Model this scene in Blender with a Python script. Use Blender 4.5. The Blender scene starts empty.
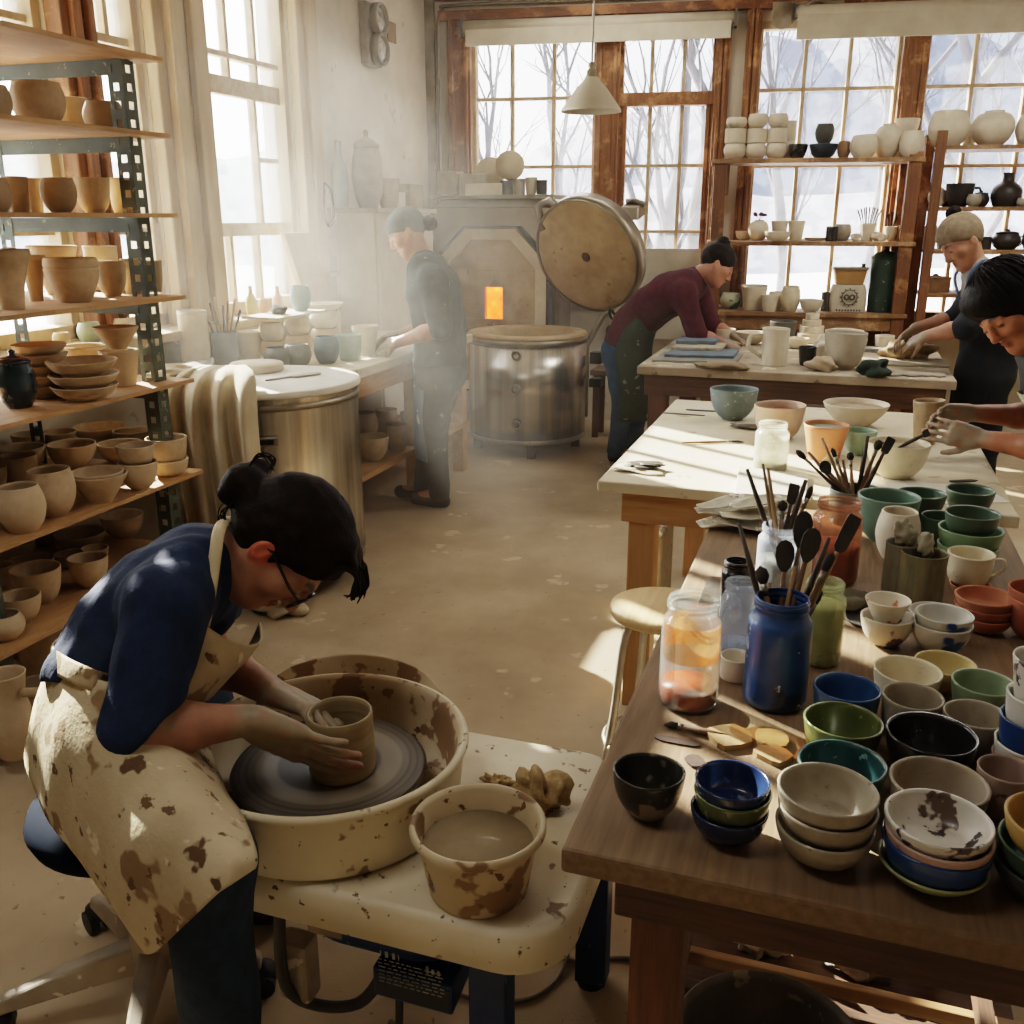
import bpy, math, random
import numpy as np
from mathutils import Vector, Matrix
random.seed(7); RNG = np.random.default_rng(11)
SC = bpy.context.scene
COL = SC.collection
pi = math.pi
# ------------------------------------------------------------------ camera geometry
FPX = 956.0; PSI = math.radians(18.7); TH = math.radians(17.1); EYE = 1.55
FWD = Vector((-math.sin(PSI)*math.cos(TH), math.cos(PSI)*math.cos(TH), -math.sin(TH)))
RGT = Vector((math.cos(PSI), math.sin(PSI), 0)); UPV = RGT.cross(FWD)
CAM = Vector((0, 0, EYE))
def ray(x, y): return FWD + RGT*((x-512)/FPX) - UPV*((y-512)/FPX)
def at_d(x, y, d): return CAM + ray(x, y)*d
def at_z(x, y, z):
    r = ray(x, y); return CAM + r*((z-EYE)/r.z)
def at_pl(x, y, P, n):
    r = ray(x, y); n = Vector(n); return CAM + r*(n.dot(Vector(P)-CAM)/n.dot(r))
def at_X(x, y, X): return at_pl(x, y, (X, 0, 0), (1, 0, 0))
def at_Y(x, y, Y): return at_pl(x, y, (0, Y, 0), (0, 1, 0))
def depth(p): return (Vector(p)-CAM).dot(FWD)
WA = math.radians(8)                       # the window wall runs 8 degrees off square
B0 = Vector((-3.1, 7.2, 0)); BU = Vector((math.cos(WA), math.sin(WA), 0)); BN = Vector((math.sin(WA), -math.cos(WA), 0))
def W(u, v, z): return B0 + BU*u + BN*v + Vector((0, 0, z))     # u along the window wall, v out from it into the room
def at_W(x, y, v=0.0): return at_pl(x, y, B0+BN*v, BN)
cam = bpy.data.objects.new('camera', bpy.data.cameras.new('camera')); COL.objects.link(cam)
cam.data.sensor_width = 36; cam.data.lens = FPX/1024*36; cam.data.clip_end = 500
cam.matrix_world = Matrix((RGT.to_4d(), UPV.to_4d(), (-FWD).to_4d(), (0, 0, 0, 1))).transposed()
m4 = Matrix.Identity(4)
for i in range(3):
    m4[i][0] = RGT[i]; m4[i][1] = UPV[i]; m4[i][2] = -FWD[i]; m4[i][3] = CAM[i]
cam.matrix_world = m4
SC.camera = cam
# ------------------------------------------------------------------ materials
def lin(c): return c/12.92 if c <= .04045 else ((c+.055)/1.055)**2.4
def hx(h, a=1.0):
    h = h.lstrip('#'); return tuple(lin(int(h[i:i+2], 16)/255) for i in (0, 2, 4)) + (a,)
class N:
    def __init__(s, name):
        s.m = bpy.data.materials.new(name); s.m.use_nodes = True; s.t = s.m.node_tree; s.n = s.t.nodes
        s.n.clear(); s.out = s.n.new('ShaderNodeOutputMaterial')
    def new(s, kind, **kw):
        x = s.n.new('ShaderNode'+kind)
        for k, v in kw.items():
            if k in x.inputs: x.inputs[k].default_value = v
            else: setattr(x, k, v)
        return x
    def link(s, a, b): s.t.links.new(a, b)
    def mix(s, fac, a, b, mode='MIX'):
        x = s.n.new('ShaderNodeMix'); x.data_type = 'RGBA'; x.blend_type = mode
        for i, v in ((0, fac), (6, a), (7, b)):
            if hasattr(v, 'is_output'): s.link(v, x.inputs[i])
            else: x.inputs[i].default_value = v
        return x.outputs[2]
    def ramp(s, src, stops):
        r = s.n.new('ShaderNodeValToRGB'); s.link(src, r.inputs[0]); e = r.color_ramp.elements
        while len(e) < len(stops): e.new(.5)
        for k, (p, c) in enumerate(stops): e[k].position = p; e[k].color = c if len(c) == 4 else (*c, 1)
        return r.outputs[0]
    def noise(s, scale, detail=3, rough=.55, vec=None, stretch=None):
        v = vec or s.coord(stretch)
        x = s.new('TexNoise', Scale=scale, Detail=detail, Roughness=rough); s.link(v, x.inputs['Vector']); return x.outputs['Fac']
    def coord(s, stretch=None):
        c = s.n.new('ShaderNodeTexCoord').outputs['Object']
        if stretch:
            mp = s.n.new('ShaderNodeMapping'); mp.inputs['Scale'].default_value = stretch; s.link(c, mp.inputs[0]); c = mp.outputs[0]
        return c
MATS = {}
def M(name, c, c2=None, sc=14, rough=.7, metal=0, bump=.0, bsc=60, spots=None, stretch=None, spec=.4, vcol=False, coat=0, sss=0, dirt=None):
    """principled surface: two-tone noise, threshold spots [(hex, coverage, scale)], bump; dirt = (hex, coverage) large patches"""
    if name in MATS: return MATS[name]
    s = N(name); b = s.new('BsdfPrincipled'); s.link(b.outputs[0], s.out.inputs[0])
    c1 = hx(c) if isinstance(c, str) else c
    c2 = (hx(c2) if isinstance(c2, str) else c2) if c2 else tuple(x*.72 for x in c1[:3])+(1,)
    f = s.ramp(s.noise(sc, 4, .6, stretch=stretch), [(.32, (0, 0, 0)), (.68, (1, 1, 1))])
    col = s.mix(f, c1, c2)
    if vcol:
        a = s.new('VertexColor', layer_name='Col'); col = s.mix(1.0, a.outputs[0], col, 'MULTIPLY')
    for (h, cov, ssc) in (spots or []):
        k = s.ramp(s.noise(ssc, 3, .6), [(.5+(.5-cov)*.37, (0, 0, 0)), (.5+(.5-cov)*.37+.03, (1, 1, 1))])
        col = s.mix(k, col, hx(h))
    s.link(col, b.inputs['Base Color'])
    b.inputs['Roughness'].default_value = rough; b.inputs['Metallic'].default_value = metal
    b.inputs['Specular IOR Level'].default_value = spec
    if coat: b.inputs['Coat Weight'].default_value = coat; b.inputs['Coat Roughness'].default_value = .12
    if sss:
        b.inputs['Subsurface Weight'].default_value = sss; b.inputs['Subsurface Radius'].default_value = (.02, .008, .004); b.inputs['Subsurface Scale'].default_value = .5
    if bump:
        bp = s.new('Bump', Strength=bump, Distance=.01); s.link(s.noise(bsc, 4, .6, stretch=stretch), bp.inputs['Height']); s.link(bp.outputs[0], b.inputs['Normal'])
    MATS[name] = s.m; return s.m
def wood(name, c, c2, axis=0, rough=.65, worn=None, sc=9):
    if name in MATS: return MATS[name]
    st = [9, 9, 9]; st[axis] = .6
    s = N(name); b = s.new('BsdfPrincipled', Roughness=rough); s.link(b.outputs[0], s.out.inputs[0])
    v = s.coord(tuple(st)); f = s.noise(sc*.9, 5, .65, vec=v); f2 = s.noise(2.2, 3)
    col = s.mix(s.ramp(f, [(.3, (0, 0, 0)), (.7, (1, 1, 1))]), hx(c), hx(c2))
    col = s.mix(s.ramp(f2, [(.35, (0, 0, 0)), (.75, (.55,)*3)]), col, tuple(x*.6 for x in hx(c2)[:3])+(1,))
    if worn:
        k = s.ramp(s.noise(5, 6, .7), [(.52, (0, 0, 0)), (.62, (1, 1, 1))]); col = s.mix(k, col, hx(worn))
    s.link(col, b.inputs['Base Color'])
    bp = s.new('Bump', Strength=.25, Distance=.006); s.link(f, bp.inputs['Height']); s.link(bp.outputs[0], b.inputs['Normal'])
    MATS[name] = s.m; return s.m
def glassy(name, tint='#ffffff', gloss=.12, milk=0.0, milkc='#ffffff'):
    """thin clear pane or jar wall: lets light straight through, reflects at grazing angles, milk = frosting"""
    if name in MATS: return MATS[name]
    s = N(name); t = s.new('BsdfTransparent', Color=hx(tint)); g = s.new('BsdfGlossy', Roughness=.06)
    lw = s.new('LayerWeight', Blend=.35)
    mul = s.new('Math', operation='MULTIPLY'); s.link(lw.outputs['Fresnel'], mul.inputs[0]); mul.inputs[1].default_value = gloss*6
    mx = s.new('MixShader'); s.link(mul.outputs[0], mx.inputs[0]); s.link(t.outputs[0], mx.inputs[1]); s.link(g.outputs[0], mx.inputs[2]); o = mx.outputs[0]
    if milk:
        d = s.new('BsdfDiffuse', Color=hx(milkc)); tr = s.new('BsdfTranslucent', Color=hx(milkc)); ad = s.new('MixShader', Fac=.6)
        s.link(d.outputs[0], ad.inputs[1]); s.link(tr.outputs[0], ad.inputs[2])
        k = s.ramp(s.noise(9, 5, .65), [(.3, (milk*.3,)*3), (.75, (milk,)*3)])
        m2 = s.new('MixShader'); s.link(k, m2.inputs[0]); s.link(o, m2.inputs[1]); s.link(ad.outputs[0], m2.inputs[2]); o = m2.outputs[0]
    s.link(o, s.out.inputs[0]); MATS[name] = s.m; return s.m
# ------------------------------------------------------------------ mesh builder
class MB:
    def __init__(s): s.v = []; s.f = []; s.sm = []
    def add(s, v, f, smooth=False):
        o = len(s.v); s.v += [tuple(p) for p in v]; s.f += [tuple(i+o for i in q) for q in f]; s.sm += [smooth]*len(f); return s
    def hexa(s, p, smooth=False):      # 8 corners: bottom 4 ccw, top 4 ccw
        return s.add(p, [(3, 2, 1, 0), (4, 5, 6, 7), (0, 1, 5, 4), (1, 2, 6, 5), (2, 3, 7, 6), (3, 0, 4, 7)], smooth)
    def box(s, x0, x1, y0, y1, z0, z1):
        return s.hexa([(x0, y0, z0), (x1, y0, z0), (x1, y1, z0), (x0, y1, z0), (x0, y0, z1), (x1, y0, z1), (x1, y1, z1), (x0, y1, z1)])
    def wbox(s, u0, u1, v0, v1, z0, z1):   # box in window-wall axes
        return s.hexa([W(u0, v1, z0), W(u1, v1, z0), W(u1, v0, z0), W(u0, v0, z0), W(u0, v1, z1), W(u1, v1, z1), W(u1, v0, z1), W(u0, v0, z1)])
    def obox(s, c, ax, ay, az, hx_, hy, hz):
        c, ax, ay, az = map(Vector, (c, ax, ay, az)); P = []
        for k in (-1, 1):
            for i, j in ((-1, -1), (1, -1), (1, 1), (-1, 1)): P.append(c+ax*hx_*i+ay*hy*j+az*hz*k)
        return s.hexa(P)
    def bar(s, a, b, w, h, up=(0, 0, 1)):
        a, b = Vector(a), Vector(b); d = (b-a); L = d.length; d.normalize(); x = d.cross(Vector(up))
        if x.length < 1e-4: x = d.cross(Vector((0, 1, 0)))
        x.normalize(); y = x.cross(d); return s.obox((a+b)/2, x, d, y, w/2, L/2, h/2)
    def tube(s, pts, r, n=8, caps=True):
        pts = [Vector(p) for p in pts]; rs = r if isinstance(r, (list, tuple)) else [r]*len(pts); V = []; F = []
        ref = Vector((0, 0, 1))
        d0 = (pts[1]-pts[0]).normalized()
        if abs(d0.dot(ref)) > .9: ref = Vector((1, 0, 0))
        x = d0.cross(ref).normalized()
        for i, p in enumerate(pts):
            d = (pts[min(i+1, len(pts)-1)]-pts[max(i-1, 0)]).normalized(); x = (x-d*x.dot(d)).normalized(); y = d.cross(x)
            for k in range(n): a = 2*pi*k/n; V.append(p+(x*math.cos(a)+y*math.sin(a))*rs[i])
        for i in range(len(pts)-1):
            for k in range(n): F.append((i*n+k, i*n+(k+1) % n, (i+1)*n+(k+1) % n, (i+1)*n+k))
        if caps: F.append(tuple(reversed(range(n)))); F.append(tuple((len(pts)-1)*n+k for k in range(n)))
        return s.add(V, F, True)
    def cyl(s, a, b, r, n=20, r2=None): 
        a, b = Vector(a), Vector(b); return s.lathe([(0, 0), (r, 0), (r if r2 is None else r2, 1), (0, 1)], n, origin=a, axis=b-a, sharp=True)
    def lathe(s, prof, n=32, origin=(0, 0, 0), axis=None, wob=0, sharp=False, seed=0, sq=None):
        """prof: (r, z) list; axis: vector whose length scales z (default unit z)"""
        o = Vector(origin); az = Vector(axis) if axis is not None else Vector((0, 0, 1)); L = az.length; d = az/L
        ax = d.cross(Vector((0, 1, 0)) if abs(d.y) < .9 else Vector((1, 0, 0))).normalized(); ay = d.cross(ax)
        if axis is None: ax, ay = Vector((1, 0, 0)), Vector((0, 1, 0))
        rg = random.Random(seed); ph = [rg.uniform(0, 6.28) for _ in range(4)]; V = []; F = []
        for (r, z) in prof:
            for k in range(n):
                a = 2*pi*k/n; w = 1+wob*(math.sin(2*a+ph[0])*.6+math.sin(3*a+ph[1]+z*3)*.4); zz = z*L*(1+wob*.5*math.sin(a+ph[2]))
                V.append(o+(ax*math.cos(a)+ay*math.sin(a))*(r*w)+d*zz)
        for i in range(len(prof)-1):
            for k in range(n):
                F.append((i*n+k, i*n+(k+1) % n, (i+1)*n+(k+1) % n, (i+1)*n+k))
        return s.add(V, F, not sharp)
    def sheet(s, grid, nu=6, nv=6, thick=0.0, closed_u=False):
        """catmull-rom surface through a grid (rows of points); thick: offset second skin"""
        G = np.array([[tuple(p) for p in row] for row in grid], float)
        def cr(A, n, closed=False):
            m = A.shape[0]; out = []
            segs = m if closed else m-1
            for i in range(segs):
                if closed: p0, p1, p2, p3 = A[(i-1) % m], A[i], A[(i+1) % m], A[(i+2) % m]
                else:
                    p1, p2 = A[i], A[i+1]; p0 = A[i-1] if i else 2*p1-p2; p3 = A[i+2] if i+2 < m else 2*p2-p1
                for t in np.arange(n)/n: out.append(.5*((2*p1)+(p2-p0)*t+(2*p0-5*p1+4*p2-p3)*t*t+(3*p1-p0-3*p2+p3)*t**3))
            if not closed: out.append(A[-1])
            return np.array(out)
        G = cr(G, nu); G = cr(G.transpose(1, 0, 2), nv, closed_u).transpose(1, 0, 2)
        a, b = G.shape[:2]; V = [tuple(p) for p in G.reshape(-1, 3)]
        bb = b if closed_u else b-1
        F = [(i*b+j, i*b+(j+1) % b, (i+1)*b+(j+1) % b, (i+1)*b+j) for i in range(a-1) for j in range(bb)]
        if thick:
            du = np.gradient(G, axis=0); dv = np.gradient(G, axis=1); nn = np.cross(du, dv); nn /= np.linalg.norm(nn, axis=2, keepdims=True)+1e-9
            V2 = [tuple(p) for p in (G+nn*thick).reshape(-1, 3)]; k = a*b
            F2 = [tuple(x+k for x in reversed(q)) for q in F]; E = []
            if not closed_u:
                for i in range(a-1):
                    E.append((i*b, (i+1)*b, (i+1)*b+k, i*b+k)); E.append((i*b+b-1+k, (i+1)*b+b-1+k, (i+1)*b+b-1, i*b+b-1))
            for j in range(bb):
                j2 = (j+1) % b
                E.append((j+k, j2+k, j2, j)); E.append(((a-1)*b+j, (a-1)*b+j2, (a-1)*b+j2+k, (a-1)*b+j+k))
            V += V2; F += F2+E
        return s.add(V, F, True)
    def sphere(s, c, r, n=16, m=10, sq=(1, 1, 1)):
        prof = [(math.sin(pi*i/m), -math.cos(pi*i/m)) for i in range(m+1)]
        V = []; F = []
        for (rr, z) in prof:
            for k in range(n): a = 2*pi*k/n; V.append((c[0]+r*rr*math.cos(a)*sq[0], c[1]+r*rr*math.sin(a)*sq[1], c[2]+r*z*sq[2]))
        for i in range(m):
            for k in range(n): F.append((i*n+k, i*n+(k+1) % n, (i+1)*n+(k+1) % n, (i+1)*n+k))
        return s.add(V, F, True)
    def lump(s, c, r, sq=(1, 1, 1), amp=.25, freq=3, seed=1, n=28, m=18, flat=None):
        rg = np.random.default_rng(seed); K = rg.normal(size=(6, 3))*freq; P = rg.uniform(0, 6.28, 6)
        o = len(s.v); s.sphere((0, 0, 0), 1, n, m)
        for i in range(o, len(s.v)):
            p = np.array(s.v[i]); d = 1+amp*np.mean(np.sin(K@p+P))*2; q = [c[j]+p[j]*d*r*sq[j] for j in range(3)]
            if flat is not None: q[2] = max(q[2], flat)
            s.v[i] = tuple(q)
        return s
    def mesh(s, name, off=(0, 0, 0), rot=None):
        me = bpy.data.meshes.new(name); ox = Vector(off)
        V = [Vector(p)-ox for p in s.v]
        me.from_pydata(V, [], s.f); me.polygons.foreach_set('use_smooth', s.sm); me.update(); return me
def setp(o, label=None, cat=None, group=None, kind=None):
    if label: o['label'] = label
    if cat: o['category'] = cat
    if group: o['group'] = group
    if kind: o['kind'] = kind
    return o
def thing(name, label, cat, loc=(0, 0, 0), group=None):
    o = bpy.data.objects.new(name, None); COL.objects.link(o); o.location = Vector(loc); o.empty_display_size = .05
    return setp(o, label, cat, group)
def wloc(o):
    v = Vector(o.location)
    while o.parent: o = o.parent; v += Vector(o.location)
    return v
def obj(name, mb, m, parent=None, base=None, bevel=0, auto=None, label=None):
    """link a builder's geometry (world coordinates) as one mesh object"""
    if parent is not None: off = wloc(parent)
    elif base is not None: off = Vector(base)
    else:
        a = np.array(mb.v); off = Vector((float(a[:, 0].min()+a[:, 0].max())/2, float(a[:, 1].min()+a[:, 1].max())/2, float(a[:, 2].min())))
    o = bpy.data.objects.new(name, mb.mesh(name, off)); COL.objects.link(o)
    if m: o.data.materials.append(m)
    if parent is not None: o.parent = parent
    else: o.location = off
    if bevel:
        b = o.modifiers.new('bevel', 'BEVEL'); b.width = bevel; b.segments = 2; b.limit_method = 'ANGLE'; b.angle_limit = .6
    if label: o['label'] = label
    return o
def solo(name, mb, m, label, cat, group=None, **k): return setp(obj(name, mb, m, **k), label, cat, group)
def struct(name, mb, m, **k): return setp(obj(name, mb, m, **k), kind='structure')
def copy_tree(o, loc=None, parent=None, label=None):
    c = o.copy(); COL.objects.link(c)
    if parent is not None: c.parent = parent
    if loc is not None: c.location = loc
    if label: c['label'] = label
    for ch in list(o.children): copy_tree(ch, parent=c)
    return c
def bez(p0, p1, p2, p3, n=12):
    P = [Vector(p) for p in (p0, p1, p2, p3)]
    return [P[0]*(1-t)**3+P[1]*3*t*(1-t)**2+P[2]*3*t*t*(1-t)+P[3]*t**3 for t in [i/n for i in range(n+1)]]
def spline(pts, n=6):
    P = [Vector(p) for p in pts]; out = []
    for i in range(len(P)-1):
        p1, p2 = P[i], P[i+1]; p0 = P[i-1] if i else p1*2-p2; p3 = P[i+2] if i+2 < len(P) else p2*2-p1
        for k in range(n):
            t = k/n; out.append(.5*((2*p1)+(p2-p0)*t+(2*p0-5*p1+4*p2-p3)*t*t+(3*p1-p0-3*p2+p3)*t**3))
    out.append(P[-1]); return out
# ------------------------------------------------------------------ light, sky, outside
SUN = Vector((.857, -.514, -.545)).normalized()          # direction the sunlight travels
def make_world():
    w = bpy.data.worlds.new('sky'); SC.world = w; w.use_nodes = True; t = w.node_tree; n = t.nodes; n.clear()
    out = n.new('ShaderNodeOutputWorld'); bg = n.new('ShaderNodeBackground'); t.links.new(bg.outputs[0], out.inputs[0])
    tc = n.new('ShaderNodeTexCoord'); sep = n.new('ShaderNodeSeparateXYZ'); t.links.new(tc.outputs['Generated'], sep.inputs[0])
    r = n.new('ShaderNodeValToRGB'); t.links.new(sep.outputs['Z'], r.inputs[0]); e = r.color_ramp.elements
    e[0].position = 0.0; e[0].color = (.80, .84, .92, 1); e[1].position = .42; e[1].color = (.36, .56, .90, 1)
    k = e.new(.14); k.color = (.66, .79, .98, 1)
    d = n.new('ShaderNodeVectorMath'); d.operation = 'DOT_PRODUCT'; t.links.new(tc.outputs['Generated'], d.inputs[0]); d.inputs[1].default_value = tuple(-SUN)
    g = n.new('ShaderNodeValToRGB'); t.links.new(d.outputs['Value'], g.inputs[0]); e = g.color_ramp.elements
    e[0].position = .50; e[0].color = (0, 0, 0, 1); e[1].position = 1; e[1].color = (7, 6.5, 5.6, 1); k = e.new(.78); k.color = (3.2, 3.1, 2.9, 1)
    ad = n.new('ShaderNodeMix'); ad.data_type = 'RGBA'; ad.blend_type = 'ADD'; ad.inputs[0].default_value = 1
    t.links.new(r.outputs[0], ad.inputs[6]); t.links.new(g.outputs[0], ad.inputs[7]); t.links.new(ad.outputs[2], bg.inputs[0]); bg.inputs[1].default_value = SKY
SKY = 1.9
make_world()
sl = bpy.data.lights.new('sun', 'SUN'); sl.energy = 48; sl.angle = math.radians(.6); sl.color = (1, .90, .74)
so = bpy.data.objects.new('sun', sl); COL.objects.link(so); so.rotation_mode = 'QUATERNION'; so.rotation_quaternion = SUN.to_track_quat('-Z', 'Y'); so.location = (-20, 12, 14)
SC.view_settings.view_transform = 'Filmic'; SC.view_settings.look = 'Medium High Contrast'; SC.view_settings.exposure = 1.33
SC.cycles.max_bounces = 8; SC.cycles.transparent_max_bounces = 24; SC.cycles.volume_bounces = 1
SC.cycles.volume_step_rate = 4; SC.cycles.sample_clamp_indirect = 6; SC.cycles.caustics_reflective = False; SC.cycles.caustics_refractive = False
SC.cycles.use_denoising = True
def portal(c, n, up, w, h):
    l = bpy.data.lights.new('window_portal', 'AREA'); l.shape = 'RECTANGLE'; l.size = w; l.size_y = h; l.cycles.is_portal = True
    o = bpy.data.objects.new('window_portal', l); COL.objects.link(o)
    z = -Vector(n).normalized(); y = Vector(up); x = y.cross(z); m = Matrix.Identity(4)
    for i in range(3): m[i][0] = x[i]; m[i][1] = y[i]; m[i][2] = z[i]; m[i][3] = c[i]
    o.matrix_world = m
def fill_light(x, y, e, w=1.2, d=.5):  # unseen soft lamp added under the ceiling to brighten the room
    l = bpy.data.lights.new('fill_light', 'AREA'); l.shape = 'RECTANGLE'; l.size = w; l.size_y = d; l.energy = e; l.color = (1, .96, .90)
    o = bpy.data.objects.new('fill_light', l); COL.objects.link(o); o.location = (x, y, 3.17)
for q in ((-1.3, .5, 7), (1.2, 3.2, 4), (1.2, 5.4, 18), (-1.6, 6.6, 5)): fill_light(*q)
# snow ground, far hills, bare trees beyond the windows
snow = M('snow', '#dfe3ea', '#c5cad2', sc=.4, rough=.9, bump=.1, bsc=3)
mb = MB(); G = []
for i in range(31):
    row = []
    for j in range(31):
        x = -46+j*3.4; y = 7.9+i*2.6+ (0 if i else .2) - (4.5 if x < -4.2 else 0)*0
        row.append((x, y, -.5+.25*math.sin(x*.3)*math.sin(y*.2)*(i > 1)))
    G.append(row)
V = [p for r in G for p in r]; mb.add(V, [(i*31+j, i*31+j+1, (i+1)*31+j+1, (i+1)*31+j) for i in range(30) for j in range(30)], True)
mb.add([(-46, -12, -.5), (-3.5, -12, -.5), (-3.5, 7.9, -.5), (-46, 7.9, -.5)], [(0, 1, 2, 3)])
struct('snow_field', mb, snow, base=(0, 0, 0))
hillm = M('hill_woods', '#8f94a2', '#a9adb8', sc=.25, rough=1, spots=[('#7d8190', .5, .8)])
for nm, (y0, h0, hh, sd) in {'far_hill': (80, -1, 17, 1), 'near_hill': (48, -1, 6.5, 4)}.items():
    mb = MB(); a = []
    for j in range(61):
        x = -90+j*3.2; h = h0+hh*(.62+.25*math.sin(x*.045+sd)+.13*math.sin(x*.13+sd*2)+.05*math.sin(x*.5))
        a.append([(x, y0-8, -1.5), (x, y0, h), (x, y0+14, h*.8)])
    V = [p for r in a for p in r]; mb.add(V, [(i*3+k, i*3+k+1, i*3+k+4, i*3+k+3) for i in range(60) for k in range(2)], True)
    struct(nm, mb, hillm, base=(0, y0, 0))
barkm = M('bark', '#4b4749', '#615c5e', sc=6, rough=1)
def bare_tree(x, y, h, seed, label, grp='bare winter trees outside the windows'):
    rg = random.Random(seed); mb = MB()
    def br(p, d, L, r, lvl):
        q = [p]; dd = d.copy()
        for k in range(3):
            dd = (dd+Vector((rg.uniform(-.18, .18), rg.uniform(-.18, .18), rg.uniform(-.02, .14)))).normalized(); q.append(q[-1]+dd*(L/3))
        mb.tube(q, [r, r*.85, r*.7, r*.5], 5 if lvl else 7, False)
        if lvl < 4:
            for k in range(4 if lvl < 2 else 3):
                t = rg.choice(q[1:]) if k else q[-1]
                nd = (dd+Vector((rg.uniform(-1, 1), rg.uniform(-1, 1), rg.uniform(-.1, .7)))*.75).normalized(); br(t, nd, L*rg.uniform(.5, .72), r*.5, lvl+1)
    br(Vector((x, y, -.6)), Vector((0, 0, 1)), h*.45, h*.017, 0)
    solo('bare_tree', mb, barkm, label, 'tree', grp, base=(x, y, -.6))
for (px, Y, h, sd, lb) in [(488, 13, 7, 3, 'bare grey winter tree outside, nearest the left end of the rear window'), (655, 15, 9.5, 5, 'tall bare winter tree outside behind the pendant lamp window'),
        (705, 12, 7.5, 8, 'bare branching tree outside the sash beside the cream pillar'), (790, 19, 8, 12, 'bare tree outside behind the wooden shelf of white pots'),
        (868, 26, 10, 15, 'distant bare tree seen past the brown window post'), (985, 15, 8.5, 21, 'bare spreading tree outside the window at the far right'), (560, 24, 9, 27, 'distant pale bare tree behind the middle rear panes')]:
    p = at_Y(px, 200, Y); bare_tree(p.x, Y, h, sd, lb)
# ------------------------------------------------------------------ room shell
plaster = M('plaster', '#cfc6b4', '#b9ae9a', sc=3, rough=.9, bump=.12, bsc=25, spots=[('#b3a58d', .1, 5)])
floorm = M('dusty_concrete', '#b9a68a', '#a08d72', sc=2.2, rough=.82, bump=.1, bsc=90, spots=[('#c4b497', .08, 5), ('#8d7a58', .03, 34)], spec=.3)
ceilm = M('ceiling_paint', '#b5a68e', '#9b8c74', sc=2, rough=.95)
cream = M('cream_paint', '#c4b08f', '#a38a66', sc=7, rough=.7, bump=.1, stretch=(1, 1, .12))
brown = wood('brown_window_wood', '#a06b3f', '#6b4527', axis=2, worn='#b8875a', rough=.6)
brownh = wood('brown_window_wood_h', '#8c5934', '#5f3a20', axis=0, worn='#a8744a', rough=.6)
muntm = M('muntin_paint', '#c9b79a', '#a98f6c', sc=12, rough=.7)
glass = glassy('window_glass', '#f4f7fa', .10, .07, '#e8eef4'); glassb = glassy('dimmed_window_glass', '#d2d2d4', .08, .10, '#cfd6e0')  # grey tint in the rear glass is there to dim the outdoors
mb = MB(); mb.box(-3.3, 3.2, -2.2, 8.4, -.12, 0); struct('floor', mb, floorm)
mb = MB(); mb.box(-3.3, 3.2, -2.2, 8.4, 3.2, 3.32); struct('ceiling', mb, ceilm)
ZL, ZH = 1.05, 2.98
LW = [(2.0, 2.78), (2.9, 3.38), (3.58, 3.97), (4.36, 5.22)]
mb = MB(); mb.box(-3.3, -3.1, -2.2, 7.5, 0, ZL); mb.box(-3.3, -3.1, -2.2, 7.5, ZH, 3.2)
ys = [-2.2]+[v for w in LW for v in w]+[7.5]
for i in range(0, len(ys), 2): mb.box(-3.3, -3.1, ys[i], ys[i+1], ZL, ZH)
struct('wall_left', mb, plaster)
BW = [(.33, 1.27, 1.0, 2.86), (1.43, 2.12, 1.0, 2.86), (2.40, 3.37, .84, 2.86), (3.52, 4.75, .84, 2.86)]
mb = MB(); us = [-.3]+[v for w in BW for v in w[:2]]+[6.5]
for i in range(0, len(us), 2): mb.wbox(us[i], us[i+1], -.2, 0, 0, 3.2)
for (a, b, z0, z1) in BW: mb.wbox(a, b, -.2, 0, 0, z0); mb.wbox(a, b, -.2, 0, z1, 3.2)
struct('wall_back', mb, plaster)
mb = MB(); mb.box(3.0, 3.2, -2.2, 8.4, 0, 3.2); struct('wall_right', mb, plaster)
mb = MB(); mb.box(-3.3, 3.2, -2.3, -2.1, 0, 3.2); struct('wall_front', mb, plaster)
def win(name, frame, panes, munt, fm=None, mm=None, gm=None):
    e = thing(name, None, None, tuple(np.mean(np.array(panes.v), axis=0))); e['kind'] = 'structure'
    if frame is not None: obj('frame', frame, fm or cream, e, bevel=.004)
    if munt is not None: obj('glazing_bar', munt, mm or muntm, e, bevel=.002)
    obj('pane', panes, gm or glass, e); return e
def lbox(m, y0, y1, z0, z1, x0, x1): m.box(x0, x1, y0, y1, z0, z1)
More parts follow.
